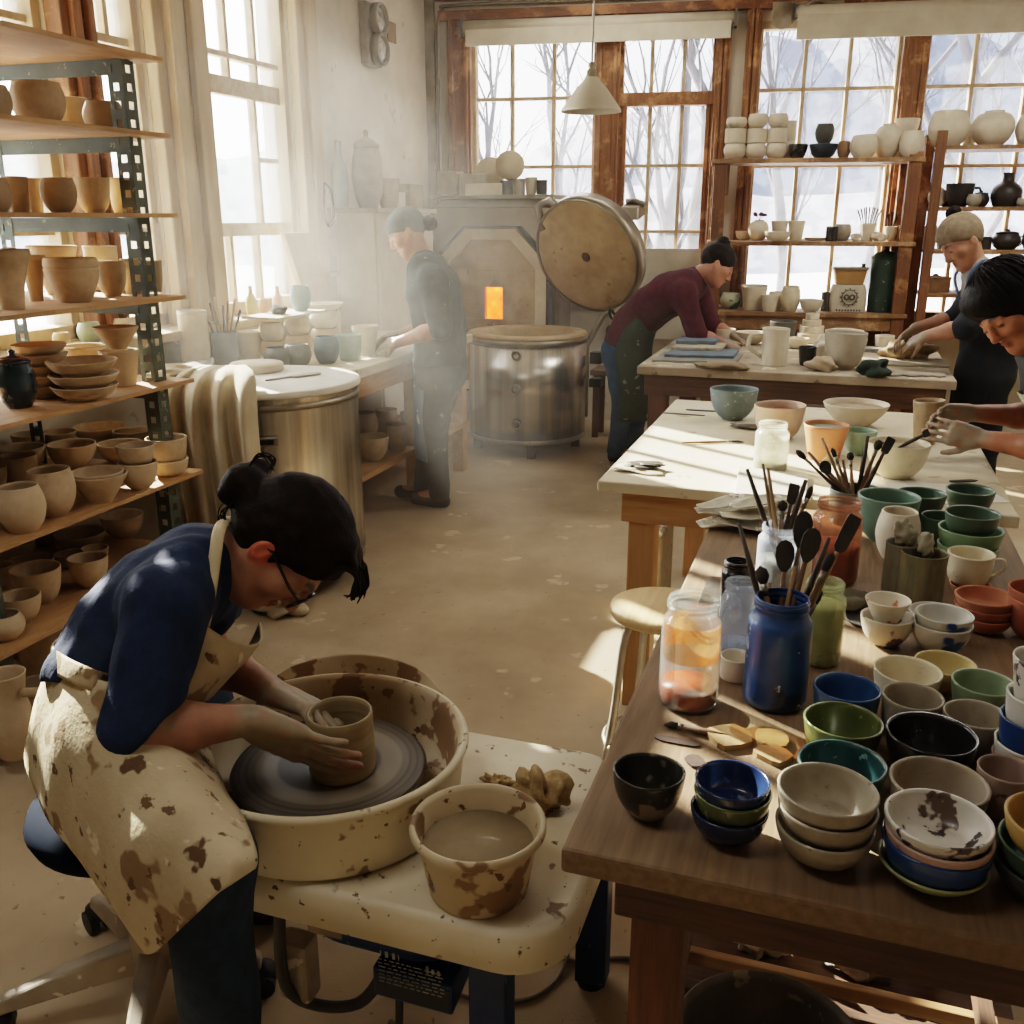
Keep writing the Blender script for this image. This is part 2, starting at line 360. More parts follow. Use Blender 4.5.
# left wall windows: casing on the wall face, sash set into the reveal
specs = {1: (LW[0], [(1.5, .04), (2.25, .03)], [(2.39, ZL, ZH)]), 2: (LW[1], [(1.5, .04), (1.9, .03), (2.30, .03)], [(3.14, 2.3, ZH)]),
         3: (LW[2], [(1.49, .03), (1.9, .03), (2.30, .035)], [(3.80, 2.30, ZH)]), 4: (LW[3], [(1.49, .07), (2.21, .09), (2.36, .028)], [(4.70, 2.2, ZH), (4.96, 2.2, ZH), (4.92, 1.5, 2.2), (4.60, ZL, 1.5), (4.86, ZL, 1.5)])}
for k, ((y0, y1), hs, vs) in specs.items():
    f = MB(); g = MB(); m = MB(); xa, xb = -3.22, -3.14
    for (a, b) in ((y0, y0+.045), (y1-.045, y1)): f.box(xa-.02, xb+.02, a, b, ZL, ZH)
    f.box(xa-.02, xb+.02, y0, y1, ZL, ZL+.06); f.box(xa-.02, xb+.02, y0, y1, ZH-.05, ZH)
    for (z, w) in hs: m.box(xa+.02, xb-.01, y0+.04, y1-.04, z-w/2, z+w/2)
    if k == 4: m.box(xa+.02, xb-.012, 4.92, 5.12, 1.86-.012, 1.86+.012)
    for (y, z0, z1) in vs: m.box(xa+.022, xb-.014, y-.014, y+.014, z0, z1)
    g.box(-3.186, -3.182, y0+.04, y1-.04, ZL+.05, ZH-.04)
    win('window_%d' % k, f, g, m)
    portal((-3.3, (y0+y1)/2, (ZL+ZH)/2), (1, 0, 0), (0, 0, 1), y1-y0, ZH-ZL)
def trim(n, mb, m, **k): return struct('trim_%d' % n, mb, m, **k)
mb = MB(); mb.box(-3.1, -3.02, 3.38, 3.58, ZL-.1, 3.2); mb.box(-3.02, -2.99, 3.42, 3.47, ZL-.1, 3.2); mb.box(-3.02, -2.985, 3.50, 3.53, ZL-.1, 3.2); trim(1, mb, brown, bevel=.006)
mb = MB(); mb.box(-3.1, -3.04, 3.97, 4.36, ZL-.1, 3.2); mb.box(-3.04, -2.99, 4.03, 4.12, ZL-.1, 3.2); mb.box(-3.04, -3.0, 4.2, 4.31, ZL-.1, 3.2); trim(2, mb, cream, bevel=.008)
mb = MB(); mb.box(-3.1, -3.04, 5.22, 5.30, ZL-.1, 3.2); mb.box(-3.1, -3.02, 5.30, 5.42, 0, 3.2); trim(3, mb, cream, bevel=.008)
mb = MB(); mb.box(-3.1, -3.04, 5.42, 5.445, 0, 3.2); trim(4, mb, brown)
mb = MB(); mb.box(-3.1, -2.92, 1.9, 5.3, ZL-.05, ZL-.005); trim(5, mb, cream, bevel=.006)
mb = MB(); mb.box(-3.1, -2.98, 2.5, 2.85, 2.45, 2.98); trim(11, mb, plaster)     # unseen panel added to block sun through the top of the nearest opening
# window wall casings
def casing(n, u0, u1, z0, z1, v=.05, m=brown):
    mb = MB(); mb.wbox(u0, u1, 0, v, z0, z1); mb.wbox(u0+.02, u0+.045, v, v+.02, z0, z1); mb.wbox(u1-.045, u1-.02, v, v+.02, z0, z1); trim(n, mb, m, bevel=.004)
casing(6, .16, .335, .9, 2.93); casing(7, 1.265, 1.435, .9, 2.93); casing(8, 2.11, 2.21, .9, 2.93); casing(9, 2.31, 2.41, .2, 2.98); casing(10, 3.36, 3.53, .2, 2.98)
mb = MB(); mb.wbox(.1, 6.2, 0, .07, 2.93, 2.99); mb.wbox(0.0, 6.2, 0, .035, 3.06, 3.2); trim(12, mb, brownh)
mb = MB(); mb.wbox(.1, 2.25, 0, .09, .93, 1.0); mb.wbox(2.3, 5, 0, .06, .78, .84); trim(13, mb, brownh, bevel=.005)
mb = MB(); mb.wbox(-.02, .06, .0, .05, 0, 3.2); trim(14, mb, M('dark_corner_trim', '#8b7c62', '#5d503c', sc=6)); 
rows = {5: ([.63, .945], [1.45, 1.92, 2.40], [(1.0, 0, 0)]), 6: ([1.66, 1.89], [1.45, 1.92], None), 7: ([2.73, 3.03], [1.39, 1.91, 2.42], None), 8: ([3.85, 4.2, 4.5], [1.39, 1.90, 2.42], None)}
for k, (a, b, z0, z1) in zip((5, 6, 7, 8), BW):
    vs, hs, _ = rows[k]; f = MB(); m = MB(); g = MB()
    for (p, q) in ((a, a+.03), (b-.03, b)): f.wbox(p, q, -.12, -.02, z0, z1)
    f.wbox(a, b, -.12, -.02, z0, z0+.05); f.wbox(a, b, -.12, -.02, z1-.05, z1)
    if k == 6: f.wbox(a, b, -.12, 0.0, 2.33, 2.42); f.wbox(a+.03, a+.06, -.1, -.01, z0, 2.35); f.wbox(b-.06, b-.03, -.1, -.01, z0, 2.35)
    for u in vs: m.wbox(u-.013, u+.013, -.10, -.045, z0, z1)
    for z in hs: m.wbox(a, b, -.095, -.05, z-.012, z+.012)
    g.wbox(a+.02, b-.02, -.075, -.071, z0+.03, z1-.03)
    win('window_%d' % k, f, g, m, brown if k == 6 else muntm, gm=glassb)
    portal(W((a+b)/2, -.2, (z0+z1)/2), BN, (0, 0, 1), b-a, z1-z0)
# rolled shades over the rear windows
shade = M('shade_cloth', '#d6cdb9', '#c3b8a0', sc=5, rough=.9)
for (u0, u1, zt, zb, lb) in [(.30, 2.22, 2.91, 2.755, 'cream roller shade rolled up above the pendant lamp window'), (2.62, 4.9, 2.93, 2.73, 'cream roller shade rolled up over the windows behind the pottery shelves')]:
    c = W((u0+u1)/2, .09, zt); t = thing('roller_shade', lb, 'shade', c, 'rolled window shades')
    mb = MB(); mb.lathe([(0, 0), (.045, 0), (.045, 1), (0, 1)], 16, W(u0, .09, zt-.04), BU*(u1-u0), sharp=False); obj('roller', mb, shade, t)
    mb = MB(); mb.wbox(u0+.02, u1-.02, .125, .13, zb, zt-.03); mb.wbox(u0+.02, u1-.02, .118, .138, zb-.015, zb+.01); obj('cloth', mb, shade, t)
    mb = MB(); mb.wbox(u0-.02, u0, .05, .14, zt-.1, zt+.01); mb.wbox(u1, u1+.02, .05, .14, zt-.1, zt+.01); obj('bracket', mb, M('dull_metal', '#77746c', '#55524b', metal=.7, rough=.5), t)
# haze where the sun comes through the dusty air
def make_haze():
    mb = MB(); mb.box(-3.09, .1, 2.95, 7.1, .01, 3.15)
    s = N('haze'); v = s.n.new('ShaderNodeVolumeScatter'); v.inputs['Color'].default_value = (1, .95, .86, 1); v.inputs['Anisotropy'].default_value = .35
    c = s.n.new('ShaderNodeTexCoord').outputs['Object']; x = s.n.new('ShaderNodeSeparateXYZ'); s.link(c, x.inputs[0])
    def mr(src, a, b, lo, hi):
        r = s.n.new('ShaderNodeMapRange'); r.interpolation_type = 'SMOOTHSTEP'; s.link(src, r.inputs[0])
        for i, q in enumerate((a, b, lo, hi)): r.inputs[i+1].default_value = q
        return r.outputs[0]
    def mul(a, b):
        m = s.n.new('ShaderNodeMath'); m.operation = 'MULTIPLY'
        for i, q in enumerate((a, b)):
            if hasattr(q, 'is_output'): s.link(q, m.inputs[i])
            else: m.inputs[i].default_value = q
        return m.outputs[0]
    d = mul(mul(mr(x.outputs[0], -2.3, -.9, 1, .07), mr(x.outputs[1], 3.0, 3.9, 0, 1)), mr(x.outputs[1], 4.4, 5.9, 1, .04))
    d = mul(mul(d, mr(x.outputs[2], 1.1, 2.9, 1, .12)), HAZE)
    d = mul(d, s.ramp(s.noise(1.3, 4, .6), [(.3, (.45,)*3), (.7, (1.4,)*3)])); s.link(d, v.inputs['Density']); s.link(v.outputs[0], s.out.inputs['Volume'])
    o = solo('haze', mb, s.m, 'pale dusty haze lit by sunlight in front of the left windows', 'haze', base=(0, 0, 0)); o['kind'] = 'stuff'
HAZE = .13
make_haze()
# ------------------------------------------------------------------ furniture materials
pine = wood('pine_y', '#c59a6b', '#a57b4d', axis=1, rough=.6); pinex = wood('pine_x', '#c59a6b', '#a57b4d', axis=0, rough=.6); pinez = wood('pine_z', '#c99f70', '#aa8050', axis=2, rough=.6)
ply = wood('shelf_ply', '#c39a6b', '#a67e52', axis=1, rough=.7, worn='#b8936a')
darkx = wood('dark_bench_x', '#6b4a33', '#45301f', axis=0, rough=.75); darky = wood('dark_bench_y', '#6b4a33', '#45301f', axis=1, rough=.75); darkz = wood('dark_bench_z', '#7a4f34', '#52341f', axis=2, rough=.75)
tabletop_near = wood('dusty_tabletop_near', '#8f7558', '#6f583d', axis=1, rough=.75)
canvas_top = M('canvas_board', '#d9cdb6', '#c6b898', sc=4, rough=.9, spots=[('#b3a182', .16, 9)])
dusty_top = M('dusty_grey_top', '#b5a690', '#94846d', sc=5, rough=.9, spots=[('#cfc4b0', .2, 8), ('#7c6d58', .12, 14)])
greens = M('green_steel', '#5c6358', '#4a5148', sc=9, rough=.55, metal=.2, spots=[('#938f7c', .1, 30)])
steel = M('stainless', '#e2ddd2', '#7f7b72', sc=11, rough=.2, metal=1, stretch=(1, 1, .03))  # pale and dark reflection streaks painted into the steel colour
for mm_ in (steel,):
    nt = mm_.node_tree; b_ = [n for n in nt.nodes if n.type == 'BSDF_PRINCIPLED'][0]; tg = nt.nodes.new('ShaderNodeTangent'); tg.direction_type = 'RADIAL'; tg.axis = 'Z'
    nt.links.new(tg.outputs[0], b_.inputs['Tangent']); b_.inputs['Anisotropic'].default_value = .7; b_.inputs['Roughness'].default_value = .26
steeld = M('stainless_dull', '#a39a8b', '#857c6c', sc=6, rough=.4, metal=.9)
iron = M('dark_iron', '#3b3832', '#272521', sc=12, rough=.5, metal=.6)
fbrick = M('fire_brick', '#c2ab86', '#a58c68', sc=7, rough=.95, bump=.2, bsc=40, spots=[('#9c8460', .13, 9)])
whitep = M('white_plastic', '#e2dccd', '#d0c7b2', sc=5, rough=.5)
navy = M('navy_paint', '#1c3560', '#15284a', sc=9, rough=.45, spots=[('#6a6f74', .05, 40)])
blackp = M('black_plastic', '#1b1a19', '#262422', sc=20, rough=.5)
greyp = M('grey_plastic', '#a79a88', '#8c7f6d', sc=9, rough=.6, spots=[('#cbbfab', .12, 16)])
# ------------------------------------------------------------------ metal rack with ware boards
RZ = [.06, .345, .655, .995, 1.29, 1.565, 1.82, 2.055]
RX0, RX1, RY0, RY1 = -2.87, -2.27, 1.95, 2.84
RS = [1.85, 1.87, 1.93, 2.0, 2.05, 2.08, 2.15, 2.24]
def rack():
    t = thing('metal_rack', 'tall green slotted-steel rack holding wooden ware boards of raw pots', 'shelf', ((RX0+RX1)/2, 2, 0))
    for (x, sx) in ((RX1, -1), (RX0, 1)):
        for (y, sy) in ((RY1, -1), (RY0, 1)):
            m = MB(); w = .058; h = 2.038
            def plate(a, b, fx):      # slotted plate: two rails, rungs between the slots
                fx(a, a+.017, 0, h); fx(b-.017, b, 0, h); z = .02
                fx(a+.017, b-.017, 0, .02)
                while z < h-.03:
                    fx(a+.017, b-.017, z+.024, z+.055); z += .055
            y0, y1 = sorted((y, y+sy*w)); x0, x1 = sorted((x, x+sx*w))
            yp = y0+.0015; plate(x0, x1, lambda a, b, z0, z1: m.box(a, b, yp-.0015, yp+.0015, z0, z1))
            plate(y0, y1, lambda a, b, z0, z1: m.box(x-.0015, x+.0015, a, b, z0, z1))
            obj('post', m, greens, t)
    for z, ys in zip(RZ, RS):
        for y in (RY1, RY0):
            m = MB(); m.box(RX0+.002, RX1-.002, y-.0555 if y == RY1 else y+.004, y-.051 if y == RY1 else y+.008, z-.062, z-.0145)
            obj('crossbar', m, greens, t)
        m = MB(); m.box(RX0-.02, -2.197, ys, RY1+.06, z-.014, z)
        obj('ware_board', m, ply, t)
rack()
# ------------------------------------------------------------------ tables
def table(name, label, X0, X1, Y0, Y1, Z, th, top, fx, fy, fz, leg=.08, ins=.08, apr=.1, split=None, extra=None):
    t = thing(name, label, 'table', ((X0+X1)/2, (Y0+Y1)/2, 0))
    m = MB()
    if split:
        n = split; w = (X1-X0)/n
        for i in range(n): m.box(X0+i*w+.001*(i > 0), X0+(i+1)*w, Y0, Y1, Z-th, Z)
    else: m.box(X0, X1, Y0, Y1, Z-th, Z)
    obj('tabletop', m, top, t, bevel=.006)
    for x in (X0+ins, X1-ins-leg):
        for y in (Y0+ins*.6, Y1-ins*.6-leg):
            m = MB(); m.box(x, x+leg, y, y+leg, 0, Z-th-.001); obj('leg', m, fz, t, bevel=.005)
    for y in (Y0+ins*.6+.012, Y1-ins*.6-.042):
        m = MB(); m.box(X0+ins-.02, X1-ins+.02, y-.03 if y < (Y0+Y1)/2 else y+.03, y if y < (Y0+Y1)/2 else y+.06, Z-th-apr, Z-th-.001); obj('apron', m, fx, t, bevel=.004)
    for x in (X0+ins+.02, X1-ins-.045):
        m = MB(); m.box(x, x+.025, Y0+ins*.6+leg, Y1-ins*.6-leg, Z-th-apr, Z-th-.001); obj('apron', m, fy, t, bevel=.004)
    return t
Z1 = .78
tn = table('glazing_table', 'dark weathered glazing table nearest the camera, crowded with glazed bowls and jars', -.275, .46, 1.005, 2.66, Z1, .036, tabletop_near, darkx, darky, darkz, leg=.07, ins=.085, apr=.075)
table('work_table', 'orange pine work table with a pale canvas top beyond the brush jars', -.66, .51, 2.765, 4.22, Z1, .035, canvas_top, pinex, pine, pinez, leg=.085, ins=.09, apr=.1)
ZF = .80
table('clay_table', 'brown clay-dusted table between the two bending potters by the window shelves', -1.0, .56, 5.02, 6.28, ZF, .045, dusty_top, darkx, darky, darkz, leg=.1, ins=.06, apr=.11)
# long bench below the left windows
ZB = .86
def bench():
    t = thing('wall_bench', 'pale wooden bench along the window wall with a lower shelf', 'bench', (-2.65, 4.8, 0))
    m = MB(); m.box(-3.09, -2.16, 3.9, 5.62, ZB-.05, ZB); obj('benchtop', m, canvas_top, t, bevel=.006)
    for x in (-2.26, -3.05):
        for y in (3.95, 4.8, 5.5): m = MB(); m.box(x, x+.07, y, y+.07, 0, ZB-.051); obj('leg', m, ply, t)
    m = MB(); m.box(-3.08, -2.18, 3.93, 5.6, .29, .32); obj('shelf', m, ply, t)
    m = MB(); m.box(-2.215, -2.19, 3.93, 5.6, ZB-.15, ZB-.051); obj('apron', m, ply, t)
bench()
# white cupboard on the wall past the windows
def cupboard():
    t = thing('white_cupboard', 'whitewashed cupboard against the wall behind the standing potter', 'cupboard', (-2.95, 6.1, 0))
    m = MB(); m.box(-3.09, -2.83, 5.66, 6.55, 0, 1.58); obj('carcass', m, M('whitewash', '#d9d1be', '#c4baa2', sc=4, rough=.85), t)
    for y in (5.68, 6.115):
        m = MB(); m.box(-2.829, -2.81, y, y+.425, .05, 1.55); obj('door', m, M('whitewash', '#d9d1be'), t, bevel=.003)
    m = MB(); m.box(-3.09, -2.79, 5.64, 6.57, 1.581, 1.61); obj('top', m, M('ledge_dust', '#b3a58c', '#94866d', sc=7), t)
cupboard()
# ------------------------------------------------------------------ kilns
def ring(m, c, r0, r1, z0, z1, n=48):
    m.lathe([(r0, z0-c[2]), (r1, z0-c[2]), (r1, z1-c[2]), (r0, z1-c[2]), (r0, z0-c[2])], n, c, sharp=False)
def kiln_left():
    c = Vector((-2.29, 3.50, 0)); R = .385; H = .90
    t = thing('round_kiln', 'closed stainless round kiln with a white lid used as a table beside the rack', 'kiln', c)
    m = MB(); m.lathe([(0, .1), (R, .1), (R, .102), (R, H-.028), (R, H-.026), (0, H-.026)], 64, c); obj('body', m, steel, t)
    m = MB()
    for z in (.14, H-.075): ring(m, c, R, R+.006, z, z+.025, 64)
    obj('steel_band', m, steeld, t)
    m = MB(); m.lathe([(0, H-.025), (R+.012, H-.025), (R+.014, H-.016), (R+.008, H-.003), (R-.01, H), (0, H)], 64, c); obj('lid', m, M('kiln_lid_white', '#e9e4d8', '#d6cfbf', sc=5, rough=.8), t)
    for z in (.52, .71):
        a = math.radians(-60); d = Vector((math.cos(a), math.sin(a), 0)); s = Vector((-d.y, d.x, 0)); p = c+d*(R+.008)+Vector((0, 0, z))
        m = MB(); m.obox(p, s, d, (0, 0, 1), .055, .008, .020); h = obj('latch', m, steeld, t, bevel=.006)
        m = MB(); m.obox(p+d*.011, s, d, (0, 0, 1), .036, .004, .010); obj('latch_slot', m, iron, h, bevel=.003)
    for k in range(4):
        a = pi/4+k*pi/2; m = MB(); m.box(c.x+.28*math.cos(a)-.02, c.x+.28*math.cos(a)+.02, c.y+.28*math.sin(a)-.02, c.y+.28*math.sin(a)+.02, 0, .099); obj('leg', m, iron, t)
kiln_left()
def kiln_open():
    c = Vector((-2.02, 6.30, 0)); R = .405; z0, z1 = .10, .80
    t = thing('open_kiln', 'open top-loading stainless kiln with its round lid tilted back', 'kiln', c)
    m = MB(); ring(m, c, R-.02, R, z0, z1, 64); m.lathe([(0, z0), (R-.02, z0)], 64, c); obj('body', m, steel, t)
    m = MB(); m.lathe([(0, z0+.08), (R-.10, z0+.08), (R-.10, z1-.01), (R-.085, z1+.012), (R-.005, z1+.012), (R+.004, z1), (R+.004, z1-.012), (R-.02, z1-.013)], 64, c); obj('brick_lining', m, fbrick, t)
    m = MB(); ring(m, c, R, R+.008, z0+.0, z0+.03, 64); ring(m, c, R, R+.006, z1-.05, z1-.014, 64); obj('steel_band', m, steeld, t)
    a = math.atan2(-c.y, -c.x)-.18; d = Vector((math.cos(a), math.sin(a), 0))
    for z in (.24, .48, .70):
        p = c+d*R+Vector((0, 0, z)); m = MB(); m.lathe([(.022, 0), (.03, 0), (.03, .008), (.022, .008), (.022, 0)], 20, p, d); 
        m.v = [v for v in m.v]; m2 = MB(); m2.lathe([(.022, 0), (.031, 0), (.031, .012), (.022, .012), (.022, 0)], 20, p-d*.004, d*1.0); 
        m3 = MB(); m3.lathe([(0, 0), (.024, 0), (.024, .01), (0, .01)], 18, p-d*.006, d); m4 = MB(); m4.tube([p+d*.006+Vector((-d.y, d.x, 0))*.027*math.cos(k*pi/9)+Vector((0, 0, .027*math.sin(k*pi/9))) for k in range(19)], .005, 6, False)
        h = obj('peephole', m4, steeld, t)
    for k in range(4):
        b = .4+k*pi/2; q = c+Vector((math.cos(b), math.sin(b), 0))*(R-.06); m = MB(); m.box(q.x-.025, q.x+.025, q.y-.025, q.y+.025, 0, z0-.001); obj('leg', m, iron, t)
    # lid: hinged behind the right shoulder, leaning back so that its brick underside faces the room
    lc = at_Y(586, 257, 6.42); n = (-FWD*.60+(-RGT*.70-UPV*.72)*.80).normalized(); L = .385
    m = MB(); m.lathe([(0, 0), (L-.012, 0), (L, -.01), (L, -.05), (L-.012, -.055), (0, -.055)], 64, lc, n); lid = obj('lid', m, fbrick, t)
    m = MB(); m.lathe([(L-.004, .004), (L+.012, .004), (L+.012, -.11), (L-.03, -.112), (0, -.112)], 64, lc, n); obj('steel_rim', m, steeld, lid)
    m = MB(); m.lathe([(0, .002), (.032, .002), (.03, .003), (0, .003)], 24, lc+n*.001, n); obj('vent_hole', m, M('vent_dark', '#6b5840', '#4a3b29'), lid)
    # hinge bracket and prop arm
    e1 = lc+(RGT*.80-UPV*.55).normalized()*(L+.0)-n*.05; base = c+Vector((.36, .22, .70))
    m = MB(); m.tube([base+Vector((0, 0, -.5)), base, base+Vector((.1, .05, .2)), e1], .022, 8); obj('hinge_arm', m, steeld, t)
    e2 = lc+(-RGT*.62+UPV*.75).normalized()*L-n*.08
    m = MB(); m.tube([e2, e2-n*.03-RGT*.06+UPV*.03, e2-n*.03-RGT*.14-UPV*.0, e2-n*.03-RGT*.10-UPV*.16], [.03, .035, .03, .02], 8); obj('lid_handle', m, steeld, t)
    e3 = lc+(RGT*.55+UPV*.55).normalized()*(L+.02)-n*.06
    m = MB(); m.obox(e3, RGT, n, UPV, .06, .05, .045); m.tube([e3+UPV*.06-RGT*.05, e3+UPV*.07, e3+UPV*.04+RGT*.08], .02, 8); obj('latch', m, steeld, t, bevel=.008)
    b = Vector((-1.61, 6.38, 0)); m = MB(); m.box(b.x+.02, b.x+.10, b.y-.04, b.y+.06, .60, .68); m.box(b.x+.02, b.x+.1, b.y-.04, b.y+.06, .44, .50); obj('switch_box', m, iron, t, bevel=.006)
    return c
kiln_open()
def arch_kiln():
    Y = 6.86; x0, x1 = -2.95, -2.04
    t = thing('brick_kiln', 'grey front-loading kiln with an arched brick door and glowing spyhole', 'kiln', (-2.5, 7.0, 0))
    m = MB(); m.box(x0, x1, Y+.02, 7.24, 0, 1.62); m.hexa([(x0, Y+.02, 1.621), (x1, Y+.02, 1.621), (x1, 7.24, 1.621), (x0, 7.24, 1.621), (x0+.06, Y+.06, 1.68), (x1-.06, Y+.06, 1.68), (x1-.06, 7.22, 1.68), (x0+.06, 7.22, 1.68)])
    obj('shell', m, M('kiln_shell', '#a79d8b', '#8a806e', sc=3, rough=.6, metal=.25), t, bevel=.008)
    m = MB(); m.box(x0-.02, x1+.03, Y, 7.24, 1.681, 1.71); obj('cap_slab', m, M('slab_grey', '#9d9481', '#837a68'), t, bevel=.005)
    def arch(w, ztop, zs, z0, cx=-2.46, n=1):
        return [(cx-w, z0), (cx+w, z0), (cx+w, zs), (cx+w*.45, ztop), (cx-w*.45, ztop), (cx-w, zs)]
    def slab(m, pts, ya, yb):
        k = len(pts); m.add([(x, ya, z) for x, z in pts]+[(x, yb, z) for x, z in pts], [tuple(range(k)), tuple(reversed(range(k, 2*k)))]+[(i, i+k, (i+1) % k+k, (i+1) % k) for i in range(k)])
    def frame(m, po, pi_, ya, yb):
        k = len(po); V = [(x, ya, z) for x, z in po]+[(x, ya, z) for x, z in pi_]+[(x, yb, z) for x, z in po]+[(x, yb, z) for x, z in pi_]
        F = []
        for i in range(k):
            j = (i+1) % k; F += [(i, j, j+k, i+k), (i+2*k, i+3*k, j+3*k, j+2*k), (i, i+2*k, j+2*k, j), (i+k, j+k, j+3*k, i+3*k)]
        m.add(V, F)
    O_ = arch(.43, 1.475, 1.24, .30); I_ = arch(.345, 1.40, 1.20, .36); E_ = arch(.45, 1.495, 1.25, .29)
    m = MB(); frame(m, E_, O_, Y-.10, Y+.02); obj('door_rim', m, iron, t)
    m = MB(); frame(m, O_, I_, Y-.09, Y+.02); obj('door_frame', m, M('white_brick', '#dfd3bb', '#c7b898', sc=7, rough=.95), t)
    # brick door in courses, leaving the spyhole open
    hx0, hx1, hz0, hz1 = -2.515, -2.375, .83, 1.06
    m = MB(); x0_, x1_ = -2.46-.345, -2.46+.345
    for (p, q, za, zb) in ((x0_, x1_, .36, .47), (x0_, -2.46, .4708, .58), (-2.459, x1_, .4708, .58), (x0_, x1_, .5808, .70), (x0_, -2.5, .7008, hz0), (-2.499, x1_, .7008, hz0), (x0_, hx0, hz0+.0008, .945), (hx1, x1_, hz0+.0008, .945), (x0_, hx0, .9458, hz1), (hx1, x1_, .9458, hz1)): m.box(p, q, Y-.06, Y, za, zb)
    slab(m, [(x0_, hz1+.0008), (-2.38, hz1+.0008), (-2.38, 1.18), (x0_, 1.18)], Y-.06, Y); slab(m, [(-2.379, hz1+.0008), (x1_, hz1+.0008), (x1_, 1.18), (-2.379, 1.18)], Y-.06, Y)
    slab(m, [(x0_, 1.1808), (x1_, 1.1808), (x1_, 1.20), (-2.46+.155, 1.40), (-2.46-.155, 1.40), (x0_, 1.20)], Y-.06, Y)
    obj('brick_door', m, fbrick, t)
    s = N('kiln_fire'); e = s.new('Emission', Strength=3.2); s.link(s.ramp(s.noise(14, 4, .6), [(.3, hx('#c92400')), (.55, hx('#f25206')), (.75, hx('#ff8c1c'))]), e.inputs[0]); s.link(e.outputs[0], s.out.inputs[0])
    m = MB(); m.box(hx0-.02, hx1+.02, Y-.012, Y-.004, hz0-.02, hz1+.02); obj('fire', m, s.m, t)
    m = MB(); m.box(-1.99, -1.965, Y+.02, 7.2, 0, 1.35); m.box(-2.035, -1.99, Y+.04, 7.2, 0, 1.55); obj('side_rail', m, steeld, t)
    return t
arch_kiln()
# ------------------------------------------------------------------ rear shelving
ladder = wood('shelf_brown', '#8a5a36', '#5e3c22', axis=2, rough=.65, worn='#9d7048'); ladderx = wood('shelf_brown_x', '#9c744c', '#6d4c2d', axis=0, rough=.65, worn='#b49068')
SV = .14
def shelf_rear():
    t = thing('window_shelf', 'weathered wooden shelf unit before the rear window with three boards of pots', 'shelf', W(2.85, .25, 0))
    for u in (2.14, 3.40):
        for v in (SV, .42): m = MB(); m.wbox(u, u+.085, v, v+.05, 0, 1.90 if u < 3 else 1.97); obj('post', m, ladder, t, bevel=.004)
    for z in (1.935, 1.395, .915): m = MB(); m.wbox(2.12, 3.50, SV-.01, .485, z-.03, z); obj('board', m, ladderx, t, bevel=.004)
    for z in (.9149,): m = MB(); m.wbox(2.226, 3.399, .44, .46, z-.12, z-.031); obj('apron', m, ladderx, t)
    m = MB(); m.wbox(2.226, 2.245, SV+.055, .41, 1.70, 1.90); obj('brace', m, ladder, t)
    m = MB(); m.wbox(2.226, 3.399, SV, SV+.02, .30, .78); obj('back_panel', m, darkx, t)
def shelf_tall():
    t = thing('ladder_shelf', 'tall brown ladder shelf at the right with dark pots before the window', 'shelf', W(4.1, .3, 0))
    for u in (3.545, 4.95):
        for v in (.16, .5): m = MB(); m.wbox(u, u+.06, v, v+.045, 0, 2.09); obj('post', m, ladder, t, bevel=.004)
    for z in (2.0, 1.62, 1.345, 1.06, .80): m = MB(); m.wbox(3.605, 4.949, .15, .54, z-.025, z); obj('board', m, ladderx, t, bevel=.003)
shelf_rear(); shelf_tall()
# ------------------------------------------------------------------ pendant lamp
def pendant():
    top = at_Y(592, 65, 5.0); c = Vector((top.x, top.y, 0)); zb = 2.055
    t = thing('pendant_lamp', 'cream cone pendant lamp hanging on a cord before the rear window', 'lamp', (c.x, c.y, zb))
    m = MB(); m.lathe([(.032, 2.215), (.04, 2.20), (.075, 2.165), (.112, 2.115), (.147, zb+.012), (.150, zb), (.144, zb), (.108, 2.112), (.07, 2.16), (.028, 2.205)], 48, c); obj('shade', m, M('enamel_cream', '#cdc3ae', '#b9ae97', sc=5, rough=.4), t)
    m = MB(); m.lathe([(0, 2.285), (.016, 2.28), (.02, 2.262), (.014, 2.255), (.024, 2.245), (.026, 2.225), (.034, 2.214), (0, 2.21)], 24, c); obj('socket', m, M('brass_dull', '#a89b80', '#85785d', metal=.4, rough=.5), t)
    m = MB(); m.tube([c+Vector((0, 0, 2.28)), c+Vector((.004, 0, 2.7)), c+Vector((0, 0, 3.199))], .006, 6); obj('cord', m, M('cord_white', '#c9c0ae'), t)
    m = MB(); m.sphere((c.x, c.y, 2.13), .03, 14, 10); obj('bulb', m, M('bulb_glass', '#ece6d8', rough=.3), t)
pendant()
# ------------------------------------------------------------------ stool by the table
def stool():
    c = Vector((-.362, 2.27, 0)); t = thing('round_stool', 'low stool with a pale round wooden seat and bent metal legs by the glazing table', 'stool', c)
    m = MB(); m.lathe([(0, .571), (.10, .571), (.128, .577), (.136, .59), (.132, .602), (.115, .606), (0, .606)], 48, c); obj('seat', m, wood('stool_seat', '#e2c493', '#cba871', axis=1, rough=.5), t)
    for k in range(4):
        a = .6+k*pi/2; d = Vector((math.cos(a), math.sin(a), 0)); m = MB(); m.tube(spline([c+d*.06+Vector((0, 0, .565)), c+d*.10+Vector((0, 0, .53)), c+d*.125+Vector((0, 0, .3)), c+d*.17+Vector((0, 0, .008))], 5), .011, 8); obj('leg', m, M('pale_tube', '#cfc7b5', '#b0a793', rough=.4, metal=.5), t)
    m = MB(); m.tube([c+Vector((.138*math.cos(k*pi/12), .138*math.sin(k*pi/12), .22)) for k in range(25)], .008, 6, False); obj('foot_ring', m, M('pale_tube', '#cfc7b5'), t)
stool()
